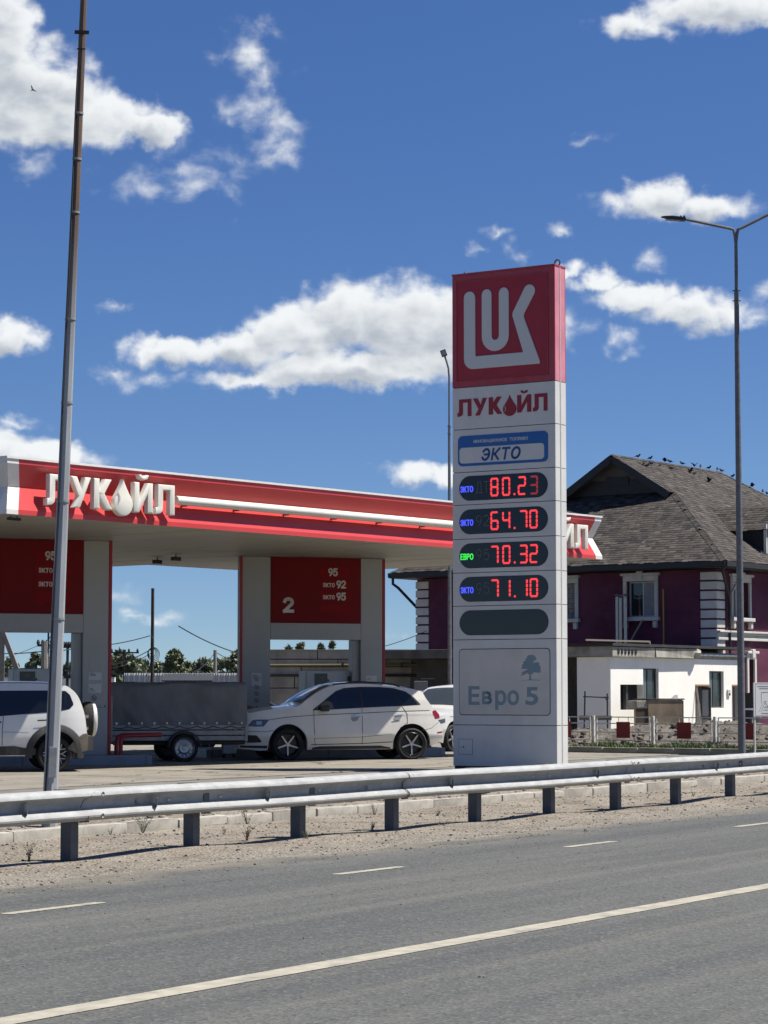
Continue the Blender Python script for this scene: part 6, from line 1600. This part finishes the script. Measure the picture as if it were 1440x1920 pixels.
# roof of hollow-core slabs, ends showing
for (a, b, v0, th, nm) in ((-.12, 2.35, -.14, .30, 0), (2.36, 4.95, -.16, .28, 1)):
    k = MB(); k.bbox(a, b, v0, 4, AH + .01, AH + .01 + th, b=.02); 
    for i, v in enumerate(k.v): k.v[i] = (v[0] + random.uniform(-.02, .02), v[1] + random.uniform(-.025, .02), v[2] + random.uniform(-.012, .012))
    s_ = k.build('roof_slab', M_SLAB, annex)
    if nm == 0:
        for i in range(6):
            k = MB(); R = T(a + .32 + .2 * i, v0 - .028, AH + .16) @ Matrix.Rotation(pi / 2, 4, 'X') @ Matrix.Diagonal((.62, 1, 1, 1)); k.lathe([(0, 0), (.085, 0)], 14, R); k.build('core_hole', M_DARKIN, s_)
k = MB()
for i in range(5): k.ico((4.95 + random.uniform(-.15, .2), -.08 + random.uniform(-.1, .05), AH + .15 + random.uniform(-.05, .05)), .16, 2, (1, .7, .8), .25)
k.build('broken_end', M_SLAB, annex); k = MB()
k.bbox(4.97, 8.3, -.05, 4, AH + .01, AH + .20, b=.02); k.build('roof_slab', M_SLAB, annex)
for i in range(9): MB().bbox(5.1 + i * .36, 5.1 + i * .36 + .30, -.10, -.05, AH + .10, AH + .15, b=.01).build('tile', M_LIME, annex)
MB().box(-.2, 8.4, -.2, 4.2, AH + .32, AH + .40).build('roof_felt', mat('roofing_felt', (.035, .035, .036), .85, var=.3, vscale=2), annex)
MB().bbox(-.05, 1.6, .02, 9, AH + .012, AH + .28, b=.02).build('roof_slab', mat('dark_slab', (.09, .088, .082), .9, var=.3, vscale=2), annex)
k = MB(); k.bar((.6, 1.2, AH + .52), (3.0, .4, AH + .5), .05); k.bar((3.0, .4, AH + .5), (3.0, .4, AH + .36), .04); k.build('loose_batten', mat('pale_timber', (.32, .28, .23), .8), annex)
# timber bin, trestle, ladder stick
bin_ = thing('timber_bin', 'weathered plywood bin heaped with rubble against the white annex', 'bin', JO + HU * js(1163) - HV * 1.0, HR + radians(-30)); bin_.scale = (.78, .78, 1)
M_PLY = mat('weathered_plywood', (.20, .155, .11), .8, var=.35, vscale=1.6, dirt=((.08, .06, .045), .6, 1.2)); zb_ = jz(1318) + .10
MB().bbox(-.1, 1.35, -.05, -.02, -.2, zb_, b=.006).build('front_board', M_PLY, bin_); MB().bbox(1.36, 1.39, -.05, 1.0, -.2, zb_ - .02, b=.006).build('side_board', mat('black_board', (.03, .03, .03), .7), bin_); MB().bbox(-.6, -.11, .0, .03, -.2, zb_ - .25, b=.006).build('front_board', mat('dark_board', (.06, .045, .035), .8), bin_); MB().bbox(-.13, -.10, -.05, 1.0, -.2, zb_, b=.006).build('side_board', M_PLY, bin_)
MB().bbox(-.16, 1.42, -.08, 1.0, zb_ + .002, zb_ + .04, b=.01).build('lid', M_EAVE, bin_)
MB().bbox(-.62, -.12, -.03, .6, zb_ - .24, zb_ - .02, b=.03).build('rubble_block', M_SLAB, bin_)
k = MB(); k.prism([(1.0, zb_ + .05), (1.3, zb_ + .05), (1.28, zb_ + .16), (1.15, zb_ + .14)], .2, .24); k.build('broken_panel', M_LIME, bin_)
ts = thing('trestle', 'dark blue tubular scaffold trestle leaning by the shaded end of the annex', 'trestle', at(1094, 1350, 66), HR + radians(-70)); ts.location.z = 0
k = MB(); za, zc_ = hz(1296, 66), hz(1300, 66)
k.tube([(0, 0, .0), (.05, 0, za)], .022, 8); k.tube([(.68, 0, .0), (.68, 0, zc_)], .022, 8); k.tube([(.0, 0, za - .15), (.72, 0, zc_ - .12)], .018, 8); k.tube([(-.05, 0, .62), (.75, 0, .6)], .014, 8); k.tube([(.6, 0, za - .15), (.70, 0, za - .32)], .012, 6); k.build('tube_frame', mat('blue_paint', (.02, .028, .05), .5), ts, smooth=True)
MB().bbox(-.12, .8, -.02, .02, .9, 1.03, b=.008).build('plank', mat('grey_plank', (.16, .16, .16), .8), ts)
st = thing('leaning_sticks', 'two thin sticks leaning against the annex wall beside the doorway', 'sticks', JO + HU * js(1300) - HV * .4, HR)
k = MB(); k.tube([(-.15, 0, 0), (.12, .36, jz(1290))], .012, 6); k.build('stick', MATS['pale_timber'], st); k = MB(); k.tube([(-.05, 0, 0), (.16, .36, jz(1287))], .012, 6); k.build('stick', MATS['pale_timber'], st)

# ------------------------------------------------------------------ planted strip: kerb, soil heaps, grass, low fence
KA, KB = gp(1065, 1411, STN), gp(1440, 1418, STN); KD = (KB - KA).normalized(); KROT = atan2(KD.y, KD.x); KN = Vector((-KD.y, KD.x, 0))
pk = tag(MB().box(-3, 9, .02, .10, -.1, .10).build('planter_kerb', M_KERB, loc=KA, rotz=KROT), kind='structure')
km = MB(); km.bbox(-.493, .493, 0, .14, -.1, .15, b=.02); kme = km.mesh('kerb_stone', mat('mossy_kerb', (.22, .225, .20), .85, var=.25, vscale=3), smooth=30)
for i in range(12): link('kerb_stone', kme, pk, (-2.5 + i, random.uniform(-.01, .01), random.uniform(-.008, .008)))
def heap(x, y):
    def g(cx, cy, sx, sy, h): return h * math.exp(-((x - cx) / sx) ** 2 - ((y - cy) / sy) ** 2)
    z = .06 + .06 * min(1, max(0, (y - .1) / 1.5)) + g(-.2, 3.2, 1.3, 1.2, .34) + g(1.3, 3.6, 1.2, 1.2, .40) + g(2.7, 3.2, .9, 1.2, .46) + g(3.6, 3.4, .7, 1.2, .32) + g(5.6, 3.2, 1.3, 1.2, .32) + g(-2.5, 3.4, 1.5, 1.2, .34)
    return z
def _soil(t, p, co):
    n = t.noise(co, 1.4, 8, .7).outputs[0]; v = t.voro(co, 11, 'F1', 'Color'); f = t.noise(co, 14, 6, .7).outputs[0]
    c = t.mix(t.smooth(n, .3, .7), (.05, .042, .034), (.12, .103, .082)); c = t.mix(t.math('MULTIPLY', t.sep(v)[0], .4), c, (.22, .20, .165)); t.set(p.inputs['Base Color'], c); p.inputs['Roughness'].default_value = .95
    t.set(p.inputs['Normal'], t.bump(f, .8, .05))
M_SOIL = ground_mat('dug_soil', _soil)
k = MB(); R = []
from mathutils import noise as mnoise
for j in range(70):
    y = .12 + j * .09; R.append([(x, y, heap(x, y) + (.10 * mnoise.noise(Vector((x * 2.2, y * 2.2, 0))) + .07 * mnoise.noise(Vector((x * 6, y * 6, 3))) + .04 * mnoise.noise(Vector((x * 14, y * 14, 5)))) * min(1, j / 10)) for x in [-3 + i * .09 for i in range(134)]])
k.grid(R); tag(k.build('soil_heaps', M_SOIL, loc=KA, rotz=KROT, smooth=50), 'dug-up soil heaps behind the low fence', 'soil', kind='structure')
k = MB()
for i in range(700):
    x, y = random.uniform(-2.5, 8.5), random.uniform(.9, 4.8); k.ico((x, y, heap(x, y) + random.uniform(-.02, .06)), random.choice((.02, .03, .05, .09)), 1, (1, 1, .8), .25)
tag(k.build('clods', M_SOIL, loc=KA, rotz=KROT, fix=False), 'loose clods and stones on the soil heaps', 'clods', kind='stuff')
GM = [mat('grass_%s' % n, c, .7) for n, c in (('deep', (.035, .075, .018)), ('mid', (.07, .13, .03)), ('pale', (.15, .19, .06)), ('dry', (.22, .19, .10)))]
def blades(k, x, y, z, n, h, sp):
    for i in range(n):
        a = random.uniform(0, 6.28); r = random.uniform(0, sp); bx, by = x + r * cos(a), y + r * sin(a); hh = h * random.uniform(.5, 1.2); l = random.uniform(.1, .7) * hh; w = random.uniform(.006, .014); b = random.uniform(0, 6.28); c, s = cos(b) * w, sin(b) * w; lx_, ly_ = cos(a) * l, sin(a) * l
        k.cur = random.choices(range(4), (3, 4, 2, .8))[0]
        k.add([(bx - c, by - s, z), (bx + c, by + s, z), (bx + c * .7 + lx_ * .4, by + s * .7 + ly_ * .4, z + hh * .6), (bx - c * .7 + lx_ * .4, by - s * .7 + ly_ * .4, z + hh * .6), (bx + lx_, by + ly_, z + hh)], [(0, 1, 2, 3), (3, 2, 4)])
k = MB()
for i in range(900):
    x = random.uniform(-2.8, 8.8); y = .2 + abs(random.gauss(0, .45)); d = .35 + .65 * (mnoise.noise(Vector((x * .8, 1, 0))) * .5 + .5); d *= 1 if x > .2 else .55
    if random.random() < d: blades(k, x, y, max(.05, heap(x, y) - .02), 9, .20 * d + .06, .09)
tag(k.build('grass', GM, loc=KA, rotz=KROT, fix=False), 'rough grass growing along the low fence', 'grass', kind='stuff')
M_FPAINT = mat('fence_white', (.62, .62, .60), .6, var=.06, dirt=((.3, .26, .2), .3, 4)); M_FRED2 = mat('fence_red', (.22, .012, .018), .5)
FO = gp(1113, 1404.5, STN + .05); FE = gp(1341, 1408.5, STN + .05); FD = (FE - FO).normalized(); FROT = atan2(FD.y, FD.x); FSP = (FE - FO).length / 2
fence = thing('low_fence', 'low white steel fence with dark red squares around the soil heaps', 'fence', (FO.x, FO.y, STN), FROT)
fh = hz(1342, FO.y) - STN
for i in range(-2, 5):
    x = i * FSP
    MB().bbox(x - .035, x + .035, -.035, .035, -.1, fh, b=.008).build('post', M_FPAINT, fence)
    a, b = x + .10, x + FSP - .10; k = MB(); z0, z1 = .28, fh - .03
    for z in (z0, z0 + .20, z0 + .42, z1): k.bar((a, 0, z), (b, 0, z), .026)
    for xx in (a, b): k.bar((xx, 0, z0), (xx, 0, z1), .024)
    for xx in (a + (b - a) * .42, a + (b - a) * .60): k.bar((xx, 0, z1 - .12), (xx, 0, z1), .014)
    for xx in (x + .035, x + FSP - .035):
        s = 1 if xx < x + .1 else -1; k.bar((xx, 0, z1 - .08), (xx + s * .07, 0, z1 - .08), .014); k.bar((xx, 0, z0 + .1), (xx + s * .07, 0, z0 + .1), .014)
    k.build('rail_panel', M_FPAINT, fence)
    xc = x + FSP * .51; MB().bbox(xc - .20, xc + .20, -.024, -.012, z0 + .06, z0 + .46, b=.004).build('red_square', M_FRED2, fence)
IB = at(1417, 1405, 54.5); ib = thing('notice_board', 'white printed notice board on posts at the right edge above the fence', 'sign', (IB.x, IB.y, STN), radians(32))
zb2, zt2_ = hz(1344, 54.5) - STN, hz(1280, 54.5) - STN
for x in (0, 1.1): MB().bbox(x - .02, x + .02, .012, .05, -.05, zt2_, b=.005).build('post', M_FPAINT, ib)
bd = MB().bbox(-.05, 1.15, -.01, .01, zb2, zt2_, b=.003).build('board', mat('board_print', (.66, .67, .70), .4), ib)
Mink = mat('plan_ink', (.14, .15, .2), .6)
def ln(p, q, w=.008): MB().prism(stroke([p, q], w), -.013, -.011).build('plan_line', Mink, bd)
hB = zt2_ - zb2
for a, b in (((.0, .03), (1.1, .03)), ((.0, .97), (1.1, .97)), ((.0, .03), (.0, .97)), ((.10, .15), (.26, .45)), ((.26, .45), (.34, .45)), ((.16, .15), (.30, .42)), ((.30, .42), (.38, .28)), ((.38, .28), (.45, .42)), ((.18, .72), (.18, .4)), ((.18, .72), (.42, .72)), ((.26, .28), (.5, .28)), ((.24, .20), (.5, .20))): ln((a[0], zb2 + a[1] * hB), (b[0], zb2 + b[1] * hB))
for z, x0, x1 in ((.88, .06, .9), (.82, .12, .8), (.09, .18, .8)): MB().box(x0, x1, -.013, -.011, zb2 + z * hB, zb2 + z * hB + .014).build('print_line', Mink, bd)
MB().box(.4, .62, -.013, -.011, zb2 + .58 * hB, zb2 + .66 * hB).build('print_block', mat('print_grey', (.3, .31, .33), .6), bd)
bar_ = thing('dark_barrel', 'dark barrel standing between annex and lamp post behind the fence', 'barrel', (at(1406, 1360, 64).x, 64, 0), 0)
k = MB(); zt3 = hz(1299, 64); k.lathe([(0, 0), (.29, 0), (.29, .02), (.28, .03), (.28, zt3 * .5 - .03), (.295, zt3 * .5), (.28, zt3 * .5 + .03), (.28, zt3 - .03), (.295, zt3), (0, zt3)], 24); k.build('drum', M_BLK, bar_, smooth=35); k = MB(); k.lathe([(.297, zt3 * .72), (.297, zt3 * .75)], 24); k.build('band', M_LIME, bar_)

# ------------------------------------------------------------------ stained concrete block wall behind the pumps
CW = thing('block_wall', 'stained concrete block wall with a yellow gas pipe behind the pumps', 'wall', (at(505, 1300, 74).x, 74, 0), 0)
M_BLOCK = mat('stained_concrete', (.27, .265, .245), .9, var=.3, vscale=.9, bump=.4, bscale=14, dirt=((.06, .058, .055), .8, 1.3))
X1 = at(1090, 1300, 74).x - at(505, 1300, 74).x; lv = [hz(y, 74) for y in (1219, 1236, 1250, 1266, 1290, 1330, 1400)]
MB().box(0, X1, .06, .4, -.2, lv[0] - .02).build('backing', mat('joint_shadow', (.04, .04, .04), .9), CW)
for i in range(len(lv) - 1):
    x = -random.uniform(0, 1.2); 
    while x < X1:
        w = random.choice((1.2, 2.4, 2.4, 1.8)); a, b = max(0, x), min(X1, x + w)
        if b - a > .1: MB().bbox(a + .012, b - .012, random.uniform(-.02, .02), .3, max(lv[i + 1], -.2) + .012, lv[i] - .012, b=.015).build('block', M_BLOCK, CW)
        x += w
k = MB(); zp = hz(1247, 74); k.tube([(0, -.12, zp), (X1, -.12, zp + .03)], .028, 8); k.build('gas_pipe', mat('gas_yellow_dull', (.17, .14, .06), .6), CW, smooth=True)
k = MB(); zp = hz(1266.5, 74); k.tube([(0, -.10, zp), (X1, -.10, zp)], .04, 8); k.build('black_pipe', M_BLK, CW, smooth=True)
for px in (643, 753, 820):
    x = at(px, 1250, 74).x - CW.location.x; MB().box(x - .03, x + .03, -.16, -.02, hz(1252, 74), hz(1243, 74)).build('pipe_bracket', M_BLK, CW)
MB().box(-.05, X1, -.06, .42, lv[0] - .015, lv[0] + .02).build('coping', mat('coping_light', (.30, .30, .28), .8, var=.2), CW)
cb2 = thing('utility_cabinet', 'grey utility cabinet with dark crates behind, before the block wall', 'cabinet', (at(789, 1330, 71).x, 71, STN), 0)
MB().bbox(-.20, .20, -.2, .2, 0, hz(1277, 71) - STN, b=.015).build('cabinet', mat('cabinet_grey', (.17, .18, .20), .5), cb2); MB().bbox(.0, .42, .22, .6, 0, hz(1272, 71) - STN, b=.02).build('crate', M_BLK, cb2)

# ------------------------------------------------------------------ background beyond the station
LEAF = [mat('leaf_%s' % n, c, .65) for n, c in (('deep', (.11, .135, .08)), ('mid', (.15, .18, .10)), ('fresh', (.20, .235, .13)), ('olive', (.19, .20, .13)))]
M_BARK = mat('bark', (.07, .055, .04), .9, var=.3, vscale=6)
def tree(px, ptop, Y, halfw, label, z0=.1, dense=1.0, conic=False, group='trees beyond the station'):
    c = at(px, 1280, Y); zt = hz(ptop, Y); h = zt - z0; W_ = halfw / F_PX * Y
    t = thing('tree', label, 'tree', (c.x, Y, z0), random.uniform(0, 6), group)
    k = MB(); k.tube([(0, 0, 0), (.1, 0, h * .35), (0, .1, h * .7)], [h * .03, h * .022, h * .008], 8)
    for i in range(7):
        a = random.uniform(0, 6.28); z = h * random.uniform(.3, .6); r = W_ * random.uniform(.4, .7); k.tube([(0.05, 0, z), (r * .5 * cos(a), r * .5 * sin(a), z + h * .12), (r * cos(a), r * sin(a), z + h * .22)], [h * .012, h * .008, h * .003], 6)
    k.build('trunk', M_BARK, t, smooth=True)
    k = MB(); ls = .0019 * Y
    clumps = []
    for i in range(int(70 * dense)):
        f = random.random(); z = h * (.22 + .78 * f); prof = (1 - f) * 1.05 if conic else sqrt(max(.04, 1 - (2 * f - .85) ** 2 * .78)); a = random.uniform(0, 6.28); r = W_ * prof * sqrt(random.uniform(.15, 1)); clumps.append((r * cos(a), r * sin(a), z * random.uniform(.93, 1.0), W_ * random.uniform(.12, .24)))
    for (x, y, z, cr) in clumps:
        tone = random.choices(range(4), (2.5, 3.5, 2, 1.6))[0]
        for j in range(46):
            d = Vector((random.gauss(0, 1), random.gauss(0, 1), random.gauss(0, .8))).normalized() * cr * random.uniform(.5, 1.1); p = Vector((x, y, z)) + d; q = Vector((random.gauss(0, 1), random.gauss(0, 1), random.gauss(0, 1))).normalized(); e = q.cross(Vector((random.gauss(0, 1), random.gauss(0, 1), random.gauss(0, 1)))).normalized(); s1, s2 = ls * random.uniform(.5, 1.1), ls * random.uniform(.35, .8)
            k.cur = tone if random.random() < .7 else random.randrange(4); k.add([p - q * s1, p + e * s2 * .6, p + q * s1, p - e * s2 * .6], [(0, 1, 2, 3)])
    k.build('crown', LEAF, t, fix=False)
TREES = [(225, 1222, 150, 40, 'broad dark tree just right of the left column, beyond the corrugated fence'), (262, 1240, 165, 38, 'low tree left of the wooden pole in the distance'), (305, 1242, 160, 34, 'bushy tree right of the wooden pole in the distance'), (327, 1217, 150, 22, 'pointed pale tree rising above the distant tree line'), (358, 1243, 170, 34, 'low rounded tree in the middle of the distant tree line'), (384, 1232, 165, 26, 'thin-topped tree left of the small concrete pole'), (418, 1236, 150, 30, 'dark tree right of the small concrete pole'), (446, 1224, 145, 30, 'tall dense tree at the right end of the distant tree line'), (200, 1245, 170, 30, 'low tree mostly hidden by the left column'),
         (18, 1240, 140, 26, 'round tree at the far left behind the concrete strut'), (62, 1228, 120, 30, 'spiky tree above the left fuel dispenser'), (128, 1246, 150, 20, 'low tree behind the leaning pole'),
         (565, 1199, 110, 13, 'slim treetop showing above the block wall, left one'), (601, 1200, 112, 12, 'slim treetop showing above the block wall, middle one'), (622, 1204, 115, 8, 'slim treetop showing above the block wall, right one'), (540, 1214, 118, 14, 'lowest treetop peeping over the block wall'), (-30, 1235, 150, 40, 'tree cut off by the left picture edge'), (480, 1238, 160, 35, 'tree hidden behind the second column portal')]
for (px, pt_, Y, hw_, lb_) in TREES: tree(px, pt_, Y, hw_, lb_, dense=1.0 if hw_ > 15 else .5, conic=False)
# corrugated fence, white low wall, shed roof
cf = thing('corrugated_fence', 'pale corrugated metal fence in front of the distant trees', 'fence', (at(232, 1300, 100).x, 100, 0), 0)
M_COR = mat('pale_sheet', (.55, .57, .60), .45, var=.08, vscale=.5)
zt4 = hz(1262, 100); xe = at(500, 1300, 100).x - cf.location.x; x = 0
while x < xe:
    k = MB(); n = 10; k.grid([[(x + .22 * i / n * 5 / 5 * 1.0, .0 if (i % 4) in (0, 1) else .05, z) for i in range(n + 1)] for z in (0, zt4)]); k.build('sheet', M_COR, cf, fix=False); x += .225
k = MB(); k.bar((0, -.03, zt4 * .45), (xe, -.03, zt4 * .45), .05); k.build('fence_rail', mat('rust_rail', (.2, .03, .03), .7), cf)
lw = thing('white_low_wall', 'low white wall in the distance at the far left', 'wall', (at(-40, 1300, 95).x, 95, 0), 0); xw = at(215, 1300, 95).x - lw.location.x; k = MB(); k.bbox(0, xw, 0, .3, 0, hz(1272, 95), b=.02); k.build('wall', M_LIME, lw); MB().box(-.02, xw, -.03, .33, hz(1272, 95) + .003, hz(1271, 95) + .03).build('coping', M_TRIMW, lw)
sh = thing('dark_shed', 'dark grey shed with ribbed metal roof behind the trailer', 'shed', (at(303, 1300, 92).x, 92, 0), 0); sw_ = at(398, 1300, 92).x - sh.location.x; z0, z1 = hz(1277, 92), hz(1264, 92)
k = MB(); k.box(.1, sw_, 0, 1.9, 0, z0); k.build('walls', M_EAVE, sh)
for i in range(18):
    a, b = sw_ * i / 18, sw_ * (i + 1) / 18; k = MB(); k.add([(a + .01, -.25, z0), (b - .01, -.25, z0), (b - .01, 1.2, z1), (a + .01, 1.2, z1), (a + .01, -.25, z0 + .03), (b - .01, -.25, z0 + .03), (b - .01, 1.2, z1 + .03), (a + .01, 1.2, z1 + .03)], [(0, 1, 2, 3), (4, 5, 6, 7), (0, 1, 5, 4), (1, 2, 6, 5), (2, 3, 7, 6), (3, 0, 4, 7)]); k.build('roof_rib', mat('shed_roof', (.045, .048, .05), .5), sh)
def wire(p, q, sag=.4, r=.018, label='thin overhead wire', parent=None):
    p, q = Vector(p), Vector(q); pts = []
    for i in range(17):
        f = i / 16; m = p.lerp(q, f); m.z -= sag * 4 * f * (1 - f); pts.append(m - (parent.location if parent else Vector()))
    k = MB(); k.tube(pts, r, 5); return k.build('wire', M_BLK, parent, fix=False)
M_WOOD = mat('tarred_wood', (.035, .028, .022), .85, var=.3, vscale=5); M_CPOLE = mat('pole_concrete', (.24, .235, .22), .85, var=.15)
wp = thing('wooden_pole', 'dark wooden utility pole with coiled cables between the two portals', 'pole', (at(285, 1300, 90).x, 90, .1), 0)
k = MB(); k.tube([(0, 0, 0), (0, 0, hz(1103, 90) - .1)], [.075, .062], 10); k.build('shaft', M_WOOD, wp, smooth=True)
zc = hz(1224, 90) - .1; k = MB()
for i in range(4):
    r = .14 + .03 * i; k.tube([(r * cos(2 * pi * j / 18) + .02 * i, -.09 - .02 * i, zc - .02 * i + r * 1.15 * sin(2 * pi * j / 18)) for j in range(19)], .012, 5)
k.build('cable_coil', M_BLK, wp); k = MB(); k.tube([(0, -.09, zc - .1), (-.1, -.12, zc - .6), (-.22, -.1, zc - .9)], .02, 6); k.tube([(0, -.09, hz(1192, 90) - .1), (-.05, -.1, hz(1190, 90) - .1), (.06, -.1, hz(1200, 90) - .1)], .012, 5); k.build('cable_drop', M_BLK, wp)
wire(at(281, 1192, 90), at(150, 1213, 96), .1, parent=wp); wire(at(284, 1217, 90), at(205, 1247, 100), .1, parent=wp); wire(at(284, 1224, 90), at(200, 1252, 100), .15, .014, parent=wp)
def cpole(px, ptop, Y, r, label, arms=(), m=M_CPOLE):
    p = thing('utility_pole', label, 'pole', (at(px, 1300, Y).x, Y, .1), 0, 'distant utility poles'); zt = hz(ptop, Y) - .1
    k = MB(); k.tube([(0, 0, 0), (0, 0, zt)], [r * 1.2, r], 8); k.build('shaft', m, p, smooth=True)
    for (dz, w_) in arms:
        k = MB(); k.bar((-w_, 0, zt - dz), (w_, 0, zt - dz), .07); k.build('crossarm', M_BLK, p)
        for x in (-w_ * .9, -w_ * .3, w_ * .3, w_ * .9): k = MB(); k.lathe([(.05, 0), (.06, .08), (.03, .16), (0, .17)], 8, T(x, 0, zt - dz + .03)); k.build('insulator', M_BLK, p)
    return p
p2 = cpole(403, 1219, 120, .09, 'small concrete utility pole amid the distant trees'); wire(at(403, 1223, 120), at(360, 1262, 112), .15, parent=p2); wire(at(403, 1222, 120), at(452, 1240, 125), .1, parent=p2)
cpole(233, 1218, 115, .07, 'distant utility pole with two crossarms left of the wooden pole', ((.15, .7), (.5, .5), (1.6, .9)), M_WOOD)
p3 = cpole(83, 1202, 80, .12, 'concrete utility pole with angled crossarm at the far left', ((.15, .25), (.95, 1.0)))
p4 = cpole(126, 1208, 85, .05, 'thin pole with small lamps right of the leaning pole', ((.1, .15), (1.2, .12)), M_BLK); wire(at(-30, 1224, 80), at(83, 1221, 80), .05, parent=p3); wire(at(83, 1221, 80), at(150, 1213, 84), .05, parent=p3); wire(at(80, 1206, 80), at(-20, 1237, 95), .1, .01, parent=p3)
lt = thing('lattice_mast', 'thin dark lattice mast partly hidden by the leaning pole', 'mast', (at(94, 1300, 110).x, 110, .1), 0); k = MB(); zt = hz(1150, 110); wd_ = .11
for x in (-wd_, wd_):
    for y in (-wd_, wd_): k.bar((x, y, 0), (x, y, zt), .05)
z = .3
while z < zt:
    k.bar((-wd_ * 1.9, -wd_, z), (wd_ * 1.9, -wd_, z), .04); k.bar((-wd_, -wd_, z), (wd_, -wd_, z + .45), .03); z += .46
k.build('mast_frame', M_BLK, lt)
sa_ = thing('concrete_strut', 'grey concrete post with slanting strut at the far left', 'post', (at(2, 1300, 72).x, 72, .1), 0); k = MB(); zt = hz(1186, 72); k.bar((0, 0, 0), (0, 0, zt), .16, .16); k.build('post', M_CPOLE, sa_); e_ = at(43, 1262, 72); k = MB(); k.bar((.02, -.02, zt - .05), (e_.x - sa_.location.x + .35, -.05, e_.z - 1.3), .15, .14); k.build('strut', M_CPOLE, sa_)
gy = thing('slack_cable', 'slanting dark cable hanging between the portals against the sky', 'cable', at(335, 1174, 78), 0); wire(at(335, 1174, 78), at(470, 1231, 84), .12, .02, parent=gy)
gy2 = thing('slack_cable', 'thin cable rising towards the house beside the price pylon', 'cable', at(715, 1212, 80), 0); wire(at(700, 1217, 80), at(800, 1183, 80), .05, .012, parent=gy2)

# ------------------------------------------------------------------ weeds on the verge
WM = [mat('weed_%s' % n, c, .75) for n, c in (('dusty', (.10, .115, .06)), ('green', (.055, .085, .025)), ('straw', (.26, .22, .13)), ('grey', (.14, .13, .09)))]
def weed(px, py, h, n, label, sp=.05, dark=False):
    g = gp(px, py, .04); t = thing('weed', label, 'plant', g, random.uniform(0, 6), 'weeds along the verge'); k = MB()
    for i in range(n):
        a = random.uniform(0, 6.28); l = h * random.uniform(.6, 1.15); o = l * random.uniform(.2, .75); k.cur = random.choices(range(4), (3, 3, 2, 2))[0]; r = .0035
        p0 = Vector((random.uniform(-sp, sp) * .3, random.uniform(-sp, sp) * .3, -.01)); p1 = p0 + Vector((cos(a) * o * .35, sin(a) * o * .35, l * .55)); p2 = p0 + Vector((cos(a) * o, sin(a) * o, l)); k.tube([p0, p1, p2], [r, r * .8, r * .3], 4)
        for j in range(4):
            f = random.uniform(.25, .95); q = p0.lerp(p2, f); b = random.uniform(0, 6.28); e = Vector((cos(b), sin(b), random.uniform(.1, .7))) * h * random.uniform(.12, .26); s = e.cross(Vector((0, 0, 1))).normalized() * .007; k.add([q, q + e * .5 + s, q + e, q + e * .5 - s], [(0, 1, 2, 3)])
    k.build('foliage', WM, t, fix=False)
for a in ((55, 1614, .20, 10, 'dry brushy weed at the far left before the first guardrail post'), (268, 1560, .24, 12, 'spiky weed against the kerb left of the second guardrail post'), (207, 1563, .08, 6, 'small dark weed at the kerb near the first guardrail post'), (463, 1574, .18, 12, 'green weed between the second and third guardrail posts'), (462, 1545, .22, 8, 'tall thin weed at the kerb left of the third guardrail post'), (702, 1528, .20, 8, 'weed growing in a kerb joint left of the fourth post'), (697, 1556, .12, 8, 'small weed left of the fourth guardrail post base'), (575, 1571, .10, 7, 'tiny weed at the third guardrail post base'), (420, 1563, .08, 5, 'tiny weed right of the second guardrail post'), (820, 1530, .10, 7, 'low weed before the kerb right of the fourth post'), (1300, 1494, .12, 7, 'tiny weed before the kerb between the last posts'), (655, 1510, .10, 8, 'weed tuft behind the kerb left of the fourth post')): weed(*a)

# ------------------------------------------------------------------ far-off belt of scrub along the horizon
k = MB()
for i in range(9000):
    x = random.uniform(-190, 190); y = 250 + 26 * sin(x * .02) + random.uniform(-6, 6); hh = 2.6 + 1.1 * mnoise.noise(Vector((x * .05, 0, 0))) + .8 * mnoise.noise(Vector((x * .21, 4, 0)))
    p = Vector((x, y, random.uniform(.1, 1) ** .7 * hh)); q = Vector((random.gauss(0, 1), random.gauss(0, 1), random.gauss(0, 1))).normalized(); e = q.cross(Vector((.3, .5, .8))).normalized(); s1, s2 = random.uniform(.4, .9), random.uniform(.25, .55)
    k.cur = random.randrange(4); k.add([p - q * s1, p + e * s2, p + q * s1, p - e * s2], [(0, 1, 2, 3)])
tag(k.build('distant_scrub', LEAF, fix=False), 'far-off belt of green scrub along the horizon', 'scrub', kind='stuff')
